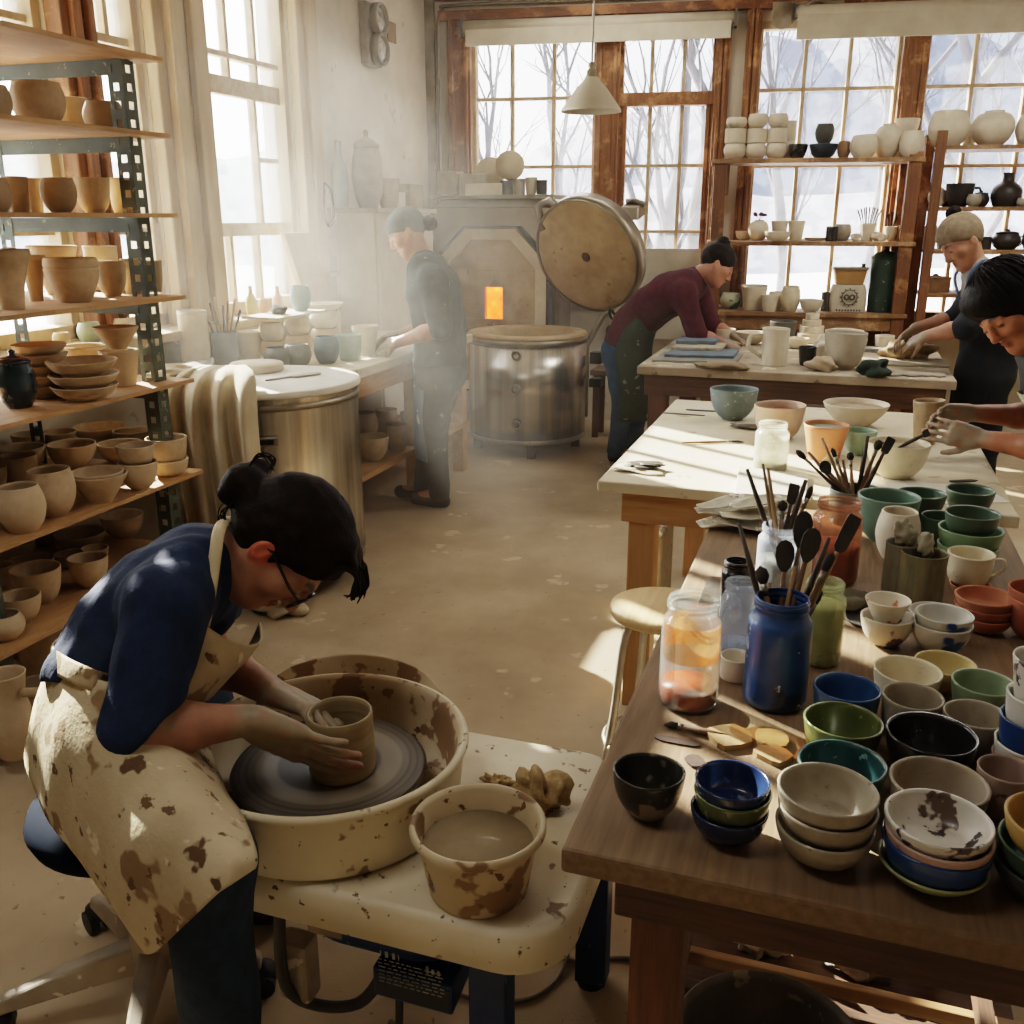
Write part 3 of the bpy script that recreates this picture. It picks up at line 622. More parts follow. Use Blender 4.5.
# ------------------------------------------------------------------ pottery
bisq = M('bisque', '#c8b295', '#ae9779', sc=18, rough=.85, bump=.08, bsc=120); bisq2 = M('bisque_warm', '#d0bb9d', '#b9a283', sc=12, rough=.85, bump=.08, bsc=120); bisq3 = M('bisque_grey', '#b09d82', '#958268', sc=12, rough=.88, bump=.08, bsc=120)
whitec = M('white_clay', '#ddd2bd', '#cabda4', sc=12, rough=.7, bump=.05); creamg = M('cream_glaze', '#e0d6bd', '#cfc2a2', sc=16, rough=.35, spots=[('#b7a582', .06, 60)])
navyg = M('navy_glaze', '#1f3054', '#172442', sc=16, rough=.25, coat=.4, spots=[('#3c5583', .08, 50)]); blueg = M('blue_glaze', '#24457c', '#1a3565', sc=12, rough=.28, coat=.4); denimg = M('denim_glaze', '#3f6494', '#2a4874', sc=9, rough=.3, coat=.3)
greeng = M('green_glaze', '#626b40', '#4e5633', sc=14, rough=.3, coat=.4, spots=[('#8e9a58', .08, 50)]); tealg = M('teal_glaze', '#35595b', '#254244', sc=14, rough=.3, coat=.4, spots=[('#6d9690', .07, 60)])
sageg = M('sage_glaze', '#93a284', '#76866a', sc=10, rough=.4, coat=.2); dgreen = M('celadon_dark', '#4f6450', '#3a4d3e', sc=10, rough=.35, coat=.3); celad = M('celadon', '#7f9a76', '#67825f', sc=10, rough=.35, coat=.3)
blackg = M('black_glaze', '#1c1a1a', '#2a2624', sc=20, rough=.25, coat=.4); greyg = M('stone_glaze', '#a79e8c', '#8f8572', sc=18, rough=.5, spots=[('#7d7364', .08, 70)]); mauveg = M('mauve_glaze', '#a79286', '#8b766b', sc=12, rough=.5, spots=[('#5c4a44', .1, 40)])
speckg = M('speckled_glaze', '#d5d0c6', '#bdb7ab', sc=14, rough=.35, coat=.2, spots=[('#5b4a42', .26, 22), ('#3b2f2b', .2, 45)]); pinkg = M('pink_glaze', '#b79a90', '#a38378', sc=12, rough=.5, spots=[('#6a4f47', .08, 45)])
taupeg = M('taupe_glaze', '#a39887', '#8b7f6d', sc=12, rough=.5, spots=[('#6e6353', .06, 60)]); lime = M('pale_green_glaze', '#a8ab7a', '#8c9160', sc=10, rough=.4, coat=.2); terra = M('terracotta', '#a9664a', '#8e5039', sc=9, rough=.8, spots=[('#c08a70', .1, 20)])
dripg = M('black_drip_glaze', '#26241f', '#3a362c', sc=8, rough=.35, coat=.3, spots=[('#8d8471', .42, 11)]); bluew = M('blue_brush_glaze', '#d3d1c7', '#bfbcb0', sc=9, rough=.35, spots=[('#39568f', .34, 9)]); brownw = M('brown_brush_glaze', '#dcd5c4', '#c8bfab', sc=9, rough=.35, spots=[('#5d4636', .3, 18), ('#34558f', .2, 13)])
olive = M('olive_crackle', '#8b8465', '#5f5a42', sc=30, rough=.6, stretch=(1, 1, .25), bump=.3); mustard = M('mustard_glaze', '#b39257', '#94753f', sc=10, rough=.4); brownp = M('brown_pot', '#8d6b4b', '#6d4f35', sc=10, rough=.8); dkgrey = M('dark_grey_pot', '#4a4842', '#3a3833', sc=10, rough=.6)
mottled = M('mottled_green', '#c5c6b0', '#a9ad93', sc=8, rough=.5, spots=[('#4b6a4c', .35, 13)]); tealgrey = M('teal_stone', '#7f8c8b', '#677473', sc=14, rough=.6, spots=[('#a9b8b2', .12, 50)]); mudc = M('wet_clay', '#a48a67', '#87704f', sc=20, rough=.5, bump=.2)
PROF = {   # outer silhouettes (radius, height), widest radius 1
 'bowl': [(.42, 0), (.44, .04), (.62, .14), (.80, .34), (.92, .60), (.98, .85), (1, 1)], 'deep': [(.5, 0), (.53, .04), (.72, .16), (.86, .38), (.94, .66), (.98, .88), (1, 1)],
 'wide': [(.40, 0), (.42, .05), (.60, .22), (.80, .52), (.94, .82), (1, 1)], 'cone': [(.38, 0), (.40, .05), (.58, .30), (.78, .62), (.97, .92), (1, 1)],
 'cup': [(.72, 0), (.76, .03), (.86, .2), (.93, .5), (.97, .8), (1, 1)], 'cyl': [(.93, 0), (.96, .02), (.98, .2), (.97, .6), (.98, .9), (1, 1)],
 'tumbler': [(.66, 0), (.69, .03), (.78, .3), (.89, .66), (1, 1)], 'round': [(.58, 0), (.62, .03), (.84, .2), (.97, .42), (1, .56), (.95, .76), (.84, .93), (.80, 1)],
 'belly': [(.5, 0), (.55, .03), (.78, .18), (.95, .40), (1, .58), (.97, .78), (.88, .93), (.86, 1)], 'moon': [(.45, 0), (.5, .02), (.8, .2), (.97, .42), (1, .55), (.93, .74), (.72, .9), (.47, .955), (.45, .975), (.46, 1)],
 'flare': [(.46, 0), (.48, .03), (.54, .25), (.66, .5), (.85, .75), (.97, .88), (1, .93), (.96, 1)], 'vase': [(.6, 0), (.68, .04), (.92, .28), (1, .48), (.92, .68), (.62, .86), (.5, .93), (.56, 1)],
 'bottle': [(.72, 0), (.8, .03), (1, .25), (1, .45), (.85, .6), (.5, .72), (.38, .8), (.36, .94), (.44, 1)], 'plate': [(.55, 0), (.6, .12), (.82, .45), (.97, .9), (1, 1)], 'saucer': [(.6, 0), (.64, .1), (.85, .3), (.98, .85), (1, 1)],
 'jarbody': [(.80, 0), (.93, .02), (1, .07), (1, .2), (1, .72), (.95, .80), (.82, .86), (.80, .90), (.84, .905), (.84, .925), (.80, .93), (.84, .955), (.84, .97), (.81, 1)], 'pitcher': [(.74, 0), (.80, .03), (.92, .2), (.97, .38), (.86, .58), (.76, .72), (.84, .9), (.92, 1)],
 'pot': [(.55, 0), (.6, .03), (.78, .25), (.93, .52), (1, .70), (1, .76), (.97, .79), (1, .82), (.99, .94), (.95, 1)], 'flower': [(.62, 0), (.66, .02), (.8, .5), (.9, .8), (.9, .82), (1, .83), (1, 1)], 'block': [(.99, 0), (1, .02), (1, .97), (.98, 1)]}
def dens(p, n=3):       # smooth the silhouette
    out = []; 
    for i in range(len(p)-1):
        a, b = p[i], p[i+1]; p0 = p[i-1] if i else a; p3 = p[i+2] if i+2 < len(p) else b
        for k in range(n):
            t = k/n; out.append(tuple(.5*((2*a[j])+(b[j]-p0[j])*t+(2*p0[j]-5*a[j]+4*b[j]-p3[j])*t*t+(3*a[j]-p0[j]-3*b[j]+p3[j])*t**3) for j in (0, 1)))
    return out+[p[-1]]
SEED = [0]
def potmesh(c, R, H, kind, wob=.012, wall=None, closed=False, n=36, m=None, floor=.08):
    SEED[0] += 1; o = dens(PROF[kind], 2 if kind == 'jarbody' else 3); wall = wall or max(.0032, min(.006, R*.085))
    out = [(0, 0)]+[(r*R, z*H) for r, z in o]
    if closed: out.append((0, H))
    else:
        rim = out[-1]; out += [(rim[0]-wall*.35, rim[1]+wall*.35), (rim[0]-wall*.8, rim[1]+wall*.1)]
        for r, z in reversed(o[2:]):
            zz = max(z*H, floor*H+wall); rr = max(r*R-wall, .0)
            if z < .985: out.append((rr, zz))
        out.append((0, floor*H+wall))
    m = m or MB(); m.lathe(out, n, c, wob=wob, seed=SEED[0]); return m
def place(px, py, w, h, surf=None, X=None, Y=None, V=None, kind='bowl', fr=None):
    """where a pot stands: pixel of the front of its base; returns centre, radius, height"""
    if X is not None: p = at_X(px, py, X)
    elif Y is not None: p = at_Y(px, py, Y)
    elif V is not None: p = at_W(px, py, V)
    else: p = at_z(px, py, surf)
    f = Vector((FWD.x, FWD.y, 0)).normalized(); d = (p-CAM); hz = Vector((d.x, d.y, 0)).normalized()
    rb = PROF[kind][0][0]
    px = px-(px-512)*h*.8/2750; p = at_z(px, py, surf) if X is None and Y is None and V is None else p
    for _ in range(3):
        dep = depth(p); R = w*dep/FPX/2*(.96 if dep < 2.2 else 1)
        if X is None and Y is None and V is None: q = at_z(px, py, surf)+hz*R*rb; p = q
    if surf is not None: p.z = surf
    ph = abs(math.atan2((p.z-EYE), math.hypot(p.x, p.y))); H = h*depth(p)/FPX/math.cos(ph)
    return p, R, H
POTS = {}
def pot(px, py, w, h, kind, mat, label, cat, surf=None, X=None, Y=None, V=None, name=None, group=None, wob=.012, rise=0, handle=None, fill=None, closed=False, on=None, dz=None, lid=None, n=36, R=None, H=None, c=None):
    if c is None: c, R0, H0 = place(px, py, w, h, surf, X, Y, V, kind); R = R or R0; H = H or H0
    if dz: c = c+Vector((0, 0, dz))
    m = potmesh(c, R, H, kind, wob, closed=closed, n=n)
    o = solo(name or cat.replace(' ', '_'), m, mat, label, cat, group, base=c)
    o['_r'] = R; o['_h'] = H
    if handle is not None:
        a = handle; d = (RGT*math.cos(a)+Vector((FWD.x, FWD.y, 0)).normalized()*math.sin(a)); r = R*.93; t = Vector((0, 0, 1)); k = H
        pts = spline([c+d*r*.97+t*k*.8, c+d*(r+k*.30)+t*k*.82, c+d*(r+k*.36)+t*k*.5, c+d*(r*.98)+t*k*.22], 5)
        hm = MB(); hm.tube(pts, k*.055, 8); obj('handle', hm, mat, o)
    if fill:
        fm = MB(); zz = fill[1]; rr = np.interp(zz, [z for r, z in PROF[kind]], [r for r, z in PROF[kind]])*R-.0045
        fm.lathe([(0, 0), (rr, 0), (rr*.98, .001), (0, .0012)], 28, c+Vector((0, 0, zz*H))); obj(fill[2] if len(fill) > 2 else 'glaze_fill', fm, fill[0], o)
    if lid:
        lm = MB(); lr = np.interp(1, [z for r, z in PROF[kind]], [r for r, z in PROF[kind]])*R+.002; lm.lathe([(0, 0), (lr, 0), (lr, H*.05), (lr*.7, H*.12), (lr*.2, H*.16), (lr*.16, H*.2), (lr*.22, H*.26), (0, H*.3)], 28, c+Vector((0, 0, H+.003))); obj('lid', lm, lid, o)
    return o
OBST = []
def nest(px, py, surf, items, group, cat='bowl', **kw):
    """a nested stack: items bottom up (w, h, kind, mat, label, rise in px of this base above the one under it)"""
    z = 0; last = None; c0 = None; px = px-(px-512)*sum(q[5] for q in items)*.5/2750
    OBST.append(None)
    for i, (w, h, kind, mat, label, rise) in enumerate(items):
        c, R, H = place(px, py, w, h, surf, kind=kind, **kw); R *= 1-.022*i
        if c0 is None: c0 = c; sc = depth(c)/FPX
        OBST[-1] = (c0, max(R, OBST[-1][1] if OBST[-1] else 0));
        z += rise*sc*1.02; cc = c0+Vector((random.uniform(-.002, .002), random.uniform(-.002, .002), z))
        m = potmesh(cc, R, H, kind, .01); solo(cat.replace(' ', '_'), m, mat, label, cat, group, base=cc)
# --- rack: front rows and back rows of raw pots on the ware boards
RB = dict((i, z) for i, z in enumerate(RZ))
def rk(b, g, rows):
    for (px, py, w, h, kind, mat, label, *ex) in rows:
        e = ex[0] if ex else {}; X = e.pop('X', None); lvl = RB[b]
        if b >= 4 and X is None: X = -2.42
        pot(px, py, w, h, kind, mat, label, e.pop('cat', 'bowl'), surf=lvl, X=X, group=g, **e)
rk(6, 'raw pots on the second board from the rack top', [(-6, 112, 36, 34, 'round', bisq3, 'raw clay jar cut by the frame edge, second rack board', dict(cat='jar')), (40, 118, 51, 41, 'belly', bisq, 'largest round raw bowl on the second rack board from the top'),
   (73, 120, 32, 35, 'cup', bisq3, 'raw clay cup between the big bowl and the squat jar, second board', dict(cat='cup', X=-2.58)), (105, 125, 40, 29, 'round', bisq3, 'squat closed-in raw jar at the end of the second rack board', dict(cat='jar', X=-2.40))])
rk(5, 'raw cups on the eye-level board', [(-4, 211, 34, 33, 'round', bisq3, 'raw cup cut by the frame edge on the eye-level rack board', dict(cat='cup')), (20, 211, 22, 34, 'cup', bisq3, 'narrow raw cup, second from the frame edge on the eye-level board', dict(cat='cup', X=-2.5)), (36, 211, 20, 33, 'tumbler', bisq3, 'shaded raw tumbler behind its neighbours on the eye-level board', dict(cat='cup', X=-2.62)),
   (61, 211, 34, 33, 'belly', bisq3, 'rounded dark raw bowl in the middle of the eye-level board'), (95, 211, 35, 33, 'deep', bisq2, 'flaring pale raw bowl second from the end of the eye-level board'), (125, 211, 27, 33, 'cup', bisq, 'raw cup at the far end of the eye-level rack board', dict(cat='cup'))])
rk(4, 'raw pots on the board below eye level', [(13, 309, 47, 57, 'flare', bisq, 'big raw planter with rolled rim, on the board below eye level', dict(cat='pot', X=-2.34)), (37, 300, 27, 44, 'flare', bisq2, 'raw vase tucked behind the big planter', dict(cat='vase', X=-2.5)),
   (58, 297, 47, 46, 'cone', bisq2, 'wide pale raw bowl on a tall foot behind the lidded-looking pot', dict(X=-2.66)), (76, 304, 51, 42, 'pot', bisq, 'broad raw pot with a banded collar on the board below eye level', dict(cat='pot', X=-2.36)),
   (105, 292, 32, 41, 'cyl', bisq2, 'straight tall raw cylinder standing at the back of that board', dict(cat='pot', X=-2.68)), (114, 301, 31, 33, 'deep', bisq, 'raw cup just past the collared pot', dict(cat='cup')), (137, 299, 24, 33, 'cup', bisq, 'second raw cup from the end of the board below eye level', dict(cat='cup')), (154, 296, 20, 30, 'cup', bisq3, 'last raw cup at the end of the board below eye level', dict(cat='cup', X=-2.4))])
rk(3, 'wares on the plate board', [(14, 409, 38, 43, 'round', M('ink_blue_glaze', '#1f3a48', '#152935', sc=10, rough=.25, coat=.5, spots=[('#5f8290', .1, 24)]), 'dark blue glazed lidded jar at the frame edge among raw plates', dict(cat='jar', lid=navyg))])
nest(42, 399, RB[3], [(52, 13, 'plate', bisq3, 'raw dish at the bottom of the tall plate stack beside the blue jar', 0)]+[(54, 12, 'plate', bisq, l, 10) for l in ('raw dish second up in the tall plate stack', 'raw dish third up in the tall plate stack', 'raw dish fourth up in the tall plate stack')]+[(56, 11, 'plate', bisq2, 'top dish of the tall raw plate stack beside the blue jar', 10)], 'stacked raw plates', 'plate')
nest(84, 402, RB[3], [(64, 14, 'plate', bisq, 'bottom oval dish of the front stack on the plate board', 0), (68, 14, 'plate', bisq2, 'middle oval dish of the front stack on the plate board', 11), (70, 15, 'plate', bisq, 'top oval dish of the front stack on the plate board', 12)], 'stacked raw plates', 'dish')
nest(85, 376, RB[3], [(44, 9, 'plate', bisq, 'lower shallow raw bowl of the pair behind the oval dishes', 0), (40, 10, 'bowl', bisq2, 'middle shallow raw bowl behind the oval dishes', 8), (44, 12, 'bowl', bisq, 'upper shallow raw bowl behind the oval dishes', 8)], 'stacked raw plates')
pot(119, 387, 38, 34, 'tumbler', bisq2, 'upright raw planter carrying a flared dish near the rack post', 'pot', surf=RB[3]); q = place(119, 387, 38, 34, RB[3], kind='tumbler'); pot(0, 0, 0, 0, 'cone', bisq, 'flared raw dish standing on the upright planter', 'dish', c=q[0]+Vector((0, 0, q[2]+.006)), R=q[1]*1.12, H=q[2]*.62)
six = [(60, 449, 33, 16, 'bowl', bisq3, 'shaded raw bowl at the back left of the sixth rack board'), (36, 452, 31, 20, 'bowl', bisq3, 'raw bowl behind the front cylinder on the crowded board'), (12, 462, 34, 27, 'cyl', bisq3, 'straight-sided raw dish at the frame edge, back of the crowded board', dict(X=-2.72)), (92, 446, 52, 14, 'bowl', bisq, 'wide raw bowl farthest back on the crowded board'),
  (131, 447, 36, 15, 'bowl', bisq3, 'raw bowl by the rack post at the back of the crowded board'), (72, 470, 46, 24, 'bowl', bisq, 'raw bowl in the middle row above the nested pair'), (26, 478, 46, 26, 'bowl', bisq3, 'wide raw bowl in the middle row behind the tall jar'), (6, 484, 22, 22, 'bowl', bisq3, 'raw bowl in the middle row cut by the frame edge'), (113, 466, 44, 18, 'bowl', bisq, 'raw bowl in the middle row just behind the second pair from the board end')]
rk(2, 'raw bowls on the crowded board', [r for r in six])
rk(2, 'raw bowls on the crowded board', [(19, 534, 46, 44, 'round', bisq2, 'big globular raw jar in front on the crowded board', dict(cat='jar')), (49, 518, 46, 45, 'belly', bisq, 'tall barrel-shaped raw jar in front on the crowded board', dict(cat='jar'))])
nest(97, 504, RB[2], [(57, 28, 'cone', bisq, 'flared raw bowl holding another, front of the crowded board', 0), (52, 15, 'bowl', bisq2, 'raw bowl resting inside the flared bowl', 15)], 'raw bowls on the crowded board')
nest(136, 491, RB[2], [(38, 27, 'bowl', bisq2, 'lower raw bowl of the pair second from the board end', 0), (38, 20, 'deep', bisq, 'upper raw bowl of the pair second from the board end', 24)], 'raw bowls on the crowded board')
nest(168, 477, RB[2], [(38, 16, 'deep', bisq2, 'lower raw bowl of the pair at the far end of the crowded board', 0), (40, 22, 'cup', bisq, 'upper raw bowl of the pair at the far end of the crowded board', 15)], 'raw bowls on the crowded board')
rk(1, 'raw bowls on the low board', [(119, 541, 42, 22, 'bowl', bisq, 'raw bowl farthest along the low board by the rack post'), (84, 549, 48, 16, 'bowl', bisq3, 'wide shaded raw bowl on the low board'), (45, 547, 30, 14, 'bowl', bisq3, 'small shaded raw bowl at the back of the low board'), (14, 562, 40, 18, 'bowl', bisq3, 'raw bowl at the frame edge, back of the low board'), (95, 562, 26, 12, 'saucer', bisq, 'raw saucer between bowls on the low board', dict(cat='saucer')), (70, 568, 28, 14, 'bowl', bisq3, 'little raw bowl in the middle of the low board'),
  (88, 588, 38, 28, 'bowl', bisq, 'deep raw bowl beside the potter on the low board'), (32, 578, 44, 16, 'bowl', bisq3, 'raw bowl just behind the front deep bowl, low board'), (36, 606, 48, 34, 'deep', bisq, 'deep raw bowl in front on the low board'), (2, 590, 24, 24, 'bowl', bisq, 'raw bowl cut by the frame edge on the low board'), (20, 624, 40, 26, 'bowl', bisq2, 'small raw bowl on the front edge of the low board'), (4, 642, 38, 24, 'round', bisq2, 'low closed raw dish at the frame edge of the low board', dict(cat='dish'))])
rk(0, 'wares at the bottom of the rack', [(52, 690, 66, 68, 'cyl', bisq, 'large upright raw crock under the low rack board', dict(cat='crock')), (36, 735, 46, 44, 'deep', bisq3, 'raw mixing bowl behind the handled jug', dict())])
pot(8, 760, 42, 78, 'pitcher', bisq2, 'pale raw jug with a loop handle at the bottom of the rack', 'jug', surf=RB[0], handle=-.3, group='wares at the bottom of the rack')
pot(-6, 690, 24, 30, 'cup', bisq2, 'raw mug cut by the frame edge, only its handle showing', 'mug', surf=RB[0], handle=0.1, group='wares at the bottom of the rack')
# ------------------------------------------------------------------ glazing table
T = Z1
def tb(px, py, w, h, kind, mat, label, cat='bowl', **k): return pot(px, py, w, h, kind, mat, label, cat, surf=T, **k)
nest(731, 846, T, [(79, 28, 'bowl', navyg, 'navy bowl at the bottom of the navy and green stack', 0), (80, 27, 'deep', greeng, 'olive green bowl between two navy bowls', 20), (80, 26, 'deep', navyg, 'navy bowl on top of the green one, nearest table corner', 12)], 'bowls stacked at the near table edge')
nest(825, 868, T, [(100, 31, 'bowl', greyg, 'bottom stone-grey bowl of the plain stack of three', 0), (102, 30, 'bowl', taupeg, 'middle taupe bowl of the plain stack of three', 21), (104, 30, 'bowl', greyg, 'top stone-grey bowl of the plain stack of three at the table edge', 18)], 'bowls stacked at the near table edge')
nest(933, 893, T, [(108, 20, 'wide', lime, 'shallow pale green bowl at the bottom of the four-bowl stack', 0), (110, 34, 'deep', blueg, 'blue bowl second from the bottom of the four-bowl stack', 8), (110, 30, 'deep', pinkg, 'pinkish bowl third up in the four-bowl stack', 14), (112, 28, 'bowl', speckg, 'white bowl with dark splashes topping the four-bowl stack', 15)], 'bowls stacked at the near table edge')
nest(1052, 908, T, [(106, 32, 'bowl', dkgrey, 'dark slate bowl at the bottom of the corner stack cut by the frame', 0), (106, 30, 'deep', dgreen, 'dark green bowl in the middle of the corner stack', 24), (108, 32, 'deep', mustard, 'mustard bowl on top of the corner stack cut by the frame', 24)], 'bowls stacked at the near table edge')
for a in [(841, 818, 88, 42, 'deep', tealg, 'deep teal bowl behind the plain grey stack'), (844, 774, 79, 40, 'deep', greeng, 'olive green bowl between the teal and blue bowls'), (845, 737, 67, 38, 'cup', denimg, 'blue cup-shaped bowl beside the blue brush jar'),
          (934, 838, 97, 42, 'deep', taupeg, 'beige-grey bowl behind the splashed white bowl'), (929, 803, 92, 42, 'deep', blackg, 'glossy black bowl in the middle of the table'), (912, 748, 61, 40, 'cup', greyg, 'grey cup-bowl behind the black bowl'),
          (975, 770, 64, 40, 'deep', greyg, 'pale grey bowl right of the black bowl'), (906, 716, 68, 36, 'deep', creamg, 'plain cream bowl in front of the straw yellow one'), (944, 694, 60, 26, 'bowl', M('straw_glaze', '#cdbd8d', '#b5a370', sc=9, rough=.4), 'straw yellow bowl half hidden behind the cream bowl'),
          (982, 725, 62, 36, 'deep', sageg, 'sage green bowl near the right table edge'), (1001, 824, 56, 46, 'deep', mauveg, 'mauve-brown cup beside the tall splashed stack')]: tb(*a, group='single bowls on the glazing table')
nest(1034, 800, T, [(74, 30, 'cup', mauveg, 'mauve bowl at the foot of the tall mixed stack at the frame edge', 0), (74, 28, 'cup', speckg, 'white bowl second up in the tall mixed stack', 18), (72, 36, 'cup', blueg, 'cobalt bowl third up in the tall mixed stack', 18), (70, 36, 'cup', bluew, 'blue-banded white bowl fourth up in the tall mixed stack', 24), (68, 52, 'tumbler', speckg, 'speckled white cup on top of the tall mixed stack', 20)], 'tall mixed stack of bowls')
tb(1034, 700, 40, 30, 'cup', terra, 'reddish bowl just showing at the right frame edge', group='single bowls on the glazing table')
# dripping faceted cup
c, R, H = place(648, 818, 74, 64, T, kind='bowl'); o = tb(648, 822, 74, 40, 'bowl', dripg, 'black and cream dripped bowl with a wavy rim at the table corner', wob=.045, group='single bowls on the glazing table')
# glazed things farther back
tb(887, 648, 52, 28, 'bowl', brownw, 'white bowl painted with brown twigs and a blue drop', fill=None, wob=.03); c, R, H = place(887, 648, 52, 28, T, kind='bowl'); pot(0, 0, 0, 0, 'cone', M('red_dot_glaze', '#e2dac8', '#d0c5ae', sc=9, rough=.35, spots=[('#b5643f', .3, 20)]), 'small white cup with red dots resting in the painted bowl', 'cup', c=c+Vector((-.003, 0, H*.62)), R=R*.86, H=H*.95)
nest(943, 655, T, [(60, 28, 'bowl', bluew, 'white bowl with a blue band under another bowl', 0), (58, 22, 'bowl', bluew, 'white and blue brushed bowl resting in the banded bowl', 15)], 'painted bowls')
tb(936, 626, 56, 8, 'saucer', bluew, 'blue brushed white plate behind the painted bowls', 'plate')
nest(985, 634, T, [(54, 16, 'bowl', terra, 'bottom terracotta dish of the three-dish stack', 0), (60, 14, 'saucer', terra, 'middle terracotta dish of the three-dish stack', 12), (62, 14, 'saucer', M('terracotta_pale', '#b57a5c', '#9d6247', sc=9, rough=.8), 'top terracotta dish of the three-dish stack', 9)], 'terracotta dishes')
nest(1038, 642, T, [(54, 40, 'bowl', terra, 'lower terracotta bowl at the right frame edge', 0), (56, 28, 'deep', terra, 'upper terracotta bowl at the right frame edge', 22)], 'terracotta dishes')
tb(970, 596, 40, 8, 'saucer', M('terracotta_pale', '#b57a5c'), 'small clay saucer under the cream mug', 'saucer', group='terracotta dishes'); q = place(970, 594, 46, 34, T, kind='cyl'); pot(0, 0, 0, 0, 'cup', creamg, 'cream mug with a looped handle standing on a clay saucer', 'mug', c=q[0]+Vector((0, 0, .012)), R=q[1], H=q[2]*.85, handle=-.2)
tb(923, 606, 46, 46, 'cyl', olive, 'olive crackled mug in front of its twin', 'mug', group='olive crackled mugs'); tb(902, 596, 34, 48, 'cyl', M('olive_crackle2', '#8f8a74', '#6a654f', sc=30, rough=.6, stretch=(1, 1, .25), bump=.3), 'grey-olive crackled mug half hidden behind its twin', 'mug', group='olive crackled mugs')
for i, (px, py, w, h, dx, sz) in enumerate([(902, 596, 34, 48, -.004, .021), (902, 596, 34, 48, .012, .017), (923, 606, 46, 46, .004, .019)]):
    c, R, H = place(px, py, w, h, T, kind='cyl'); m = MB(); m.lump((c.x+dx, c.y+.004*i, c.z+H+sz*.75), sz, (.8, .7, 1.35), .4, 4, seed=30+i, n=20, m=14); solo('cleaning_rag', m, M('grey_rag', '#a9a48f', '#8a8570', sc=30, rough=.95), ['tall crumpled rag stuffed in the rear crackled mug', 'crumpled rag between the two crackled mugs', 'crumpled rag poking from the front crackled mug'][i], 'rag', 'rags in the crackled mugs')
tb(899, 560, 42, 46, 'round', whitec, 'cream rounded beaker beside the big green bowl', 'beaker')
tb(894, 548, 60, 44, 'deep', M('celadon_mid', '#6f8878', '#5a7263', sc=10, rough=.35, coat=.3), 'large grey-green bowl behind the cream beaker', group='green bowls')
nest(971, 572, T, [(60, 24, 'bowl', celad, 'bottom green bowl of the tilted green stack', 0), (62, 24, 'deep', celad, 'second green bowl of the tilted green stack', 16), (54, 22, 'deep', dgreen, 'third green bowl of the tilted green stack', 18)], 'green bowls')
for a in [(970, 518, 46, 26, 'bowl', dgreen, 'dark green bowl at the back beside the white paper'), (920, 522, 46, 26, 'bowl', dgreen, 'dark green bowl behind the beaker'), (934, 546, 36, 30, 'deep', dgreen, 'small dark green cup between the green bowls'), (886, 522, 26, 18, 'bowl', dgreen, 'little dark green bowl behind the brushes')]: tb(*a, group='green bowls')
# ------------------------------------------------------------------ glass jars
jarg = glassy('jar_glass', '#f6f8f6', .07, .10, '#f3f4f0'); jarmilk = glassy('jar_glass_smeared', '#f2f5f8', .07, .42, '#e3e9f2')
def jar(px, py, w, h, label, glass_, paint=None, lvl=.9, pname='paint', rim=None, surf=T):
    c, R, H = place(px, py, w, h, surf, kind='jarbody'); o = dens(PROF['jarbody'], 2)
    m = MB(); m.lathe([(0, 0)]+[(r*R, z*H) for r, z in o]+[(r*R-.0025, max(z*H, .004)) for r, z in reversed(o)]+[(0, .004)], 40, c); t = solo('glass_jar', m, glass_, label, 'jar', 'glass jars on the glazing table', base=c)
    for zz in (.915, .96):
        m = MB(); m.tube([c+Vector((R*.835*math.cos(a*pi/16), R*.835*math.sin(a*pi/16), (zz+.012*a/32)*H)) for a in range(33)], .0016, 6, False); obj('screw_thread', m, glass_, t)
    if paint:
        pp = [(r*R-.0032, z*H) for r, z in o if z <= lvl]; m = MB(); m.lathe([(0, .005)]+[(r, max(z, .005)) for r, z in pp]+[(0, pp[-1][1])], 36, c); obj(pname, m, paint, t)
    return t, c, R, H
redp = M('iron_red_paint', '#b5502a', '#93391a', sc=20, rough=.35); orangewash = glassy('orange_smear', '#f4c49a', .04, .5, '#e39a60')
t, c, R, H = jar(692, 714, 61, 100, 'clear jar with rust-red glaze in the bottom and orange smears', jarg, redp, .30, 'red_glaze')
o = dens(PROF['jarbody'], 2); m = MB(); m.lathe([(r*R-.0034, z*H) for r, z in o if .3 < z < .8], 36, c); obj('orange_smear', m, orangewash, t)
blp = M('blue_paint', '#27497f', '#1a3460', sc=9, rough=.4, spots=[('#6f93c8', .2, 14), ('#12233f', .34, 9), ('#aab9cc', .1, 30)], coat=.3)
jb, cb, Rb, Hb = jar(780, 713, 64, 100, 'blue paint-coated jar bristling with brushes', blp, None)
t, c, R, H = jar(741, 664, 40, 74, 'smeared clear jar with bluish wash behind the red jar', jarmilk, M('pale_blue_water', '#b3c4dc', '#9fb3cf', rough=.3), .35, 'wash_water')
t, c, R, H = jar(824, 668, 44, 78, 'jar of pale yellow-green glaze right of the blue brush jar', glassy('jar_glass_green', '#f6f7ea', .07, .4, '#e6e8c8'), M('yellow_green_paint', '#dcdcae', '#c9c995', sc=8, rough=.4), .78, 'green_glaze')
t, c, R, H = jar(737, 614, 31, 48, 'black-smeared jar by the table edge', blackg, None)
jm, cm, Rm, Hm = jar(781, 594, 46, 62, 'cloudy grey jar of brushes behind the black jar', jarmilk, M('cloudy_water', '#b9b2a0', '#a39b88', rough=.4), .7, 'cloudy_water')
t, c, R, H = jar(838, 586, 50, 78, 'jar half coated with terracotta slip behind the jars', glassy('jar_glass_pink', '#f4e2d6', .07, .35, '#e3bda6'), M('terracotta_slip', '#c47555', '#a95b3d', sc=7, rough=.5), .62, 'clay_slip')
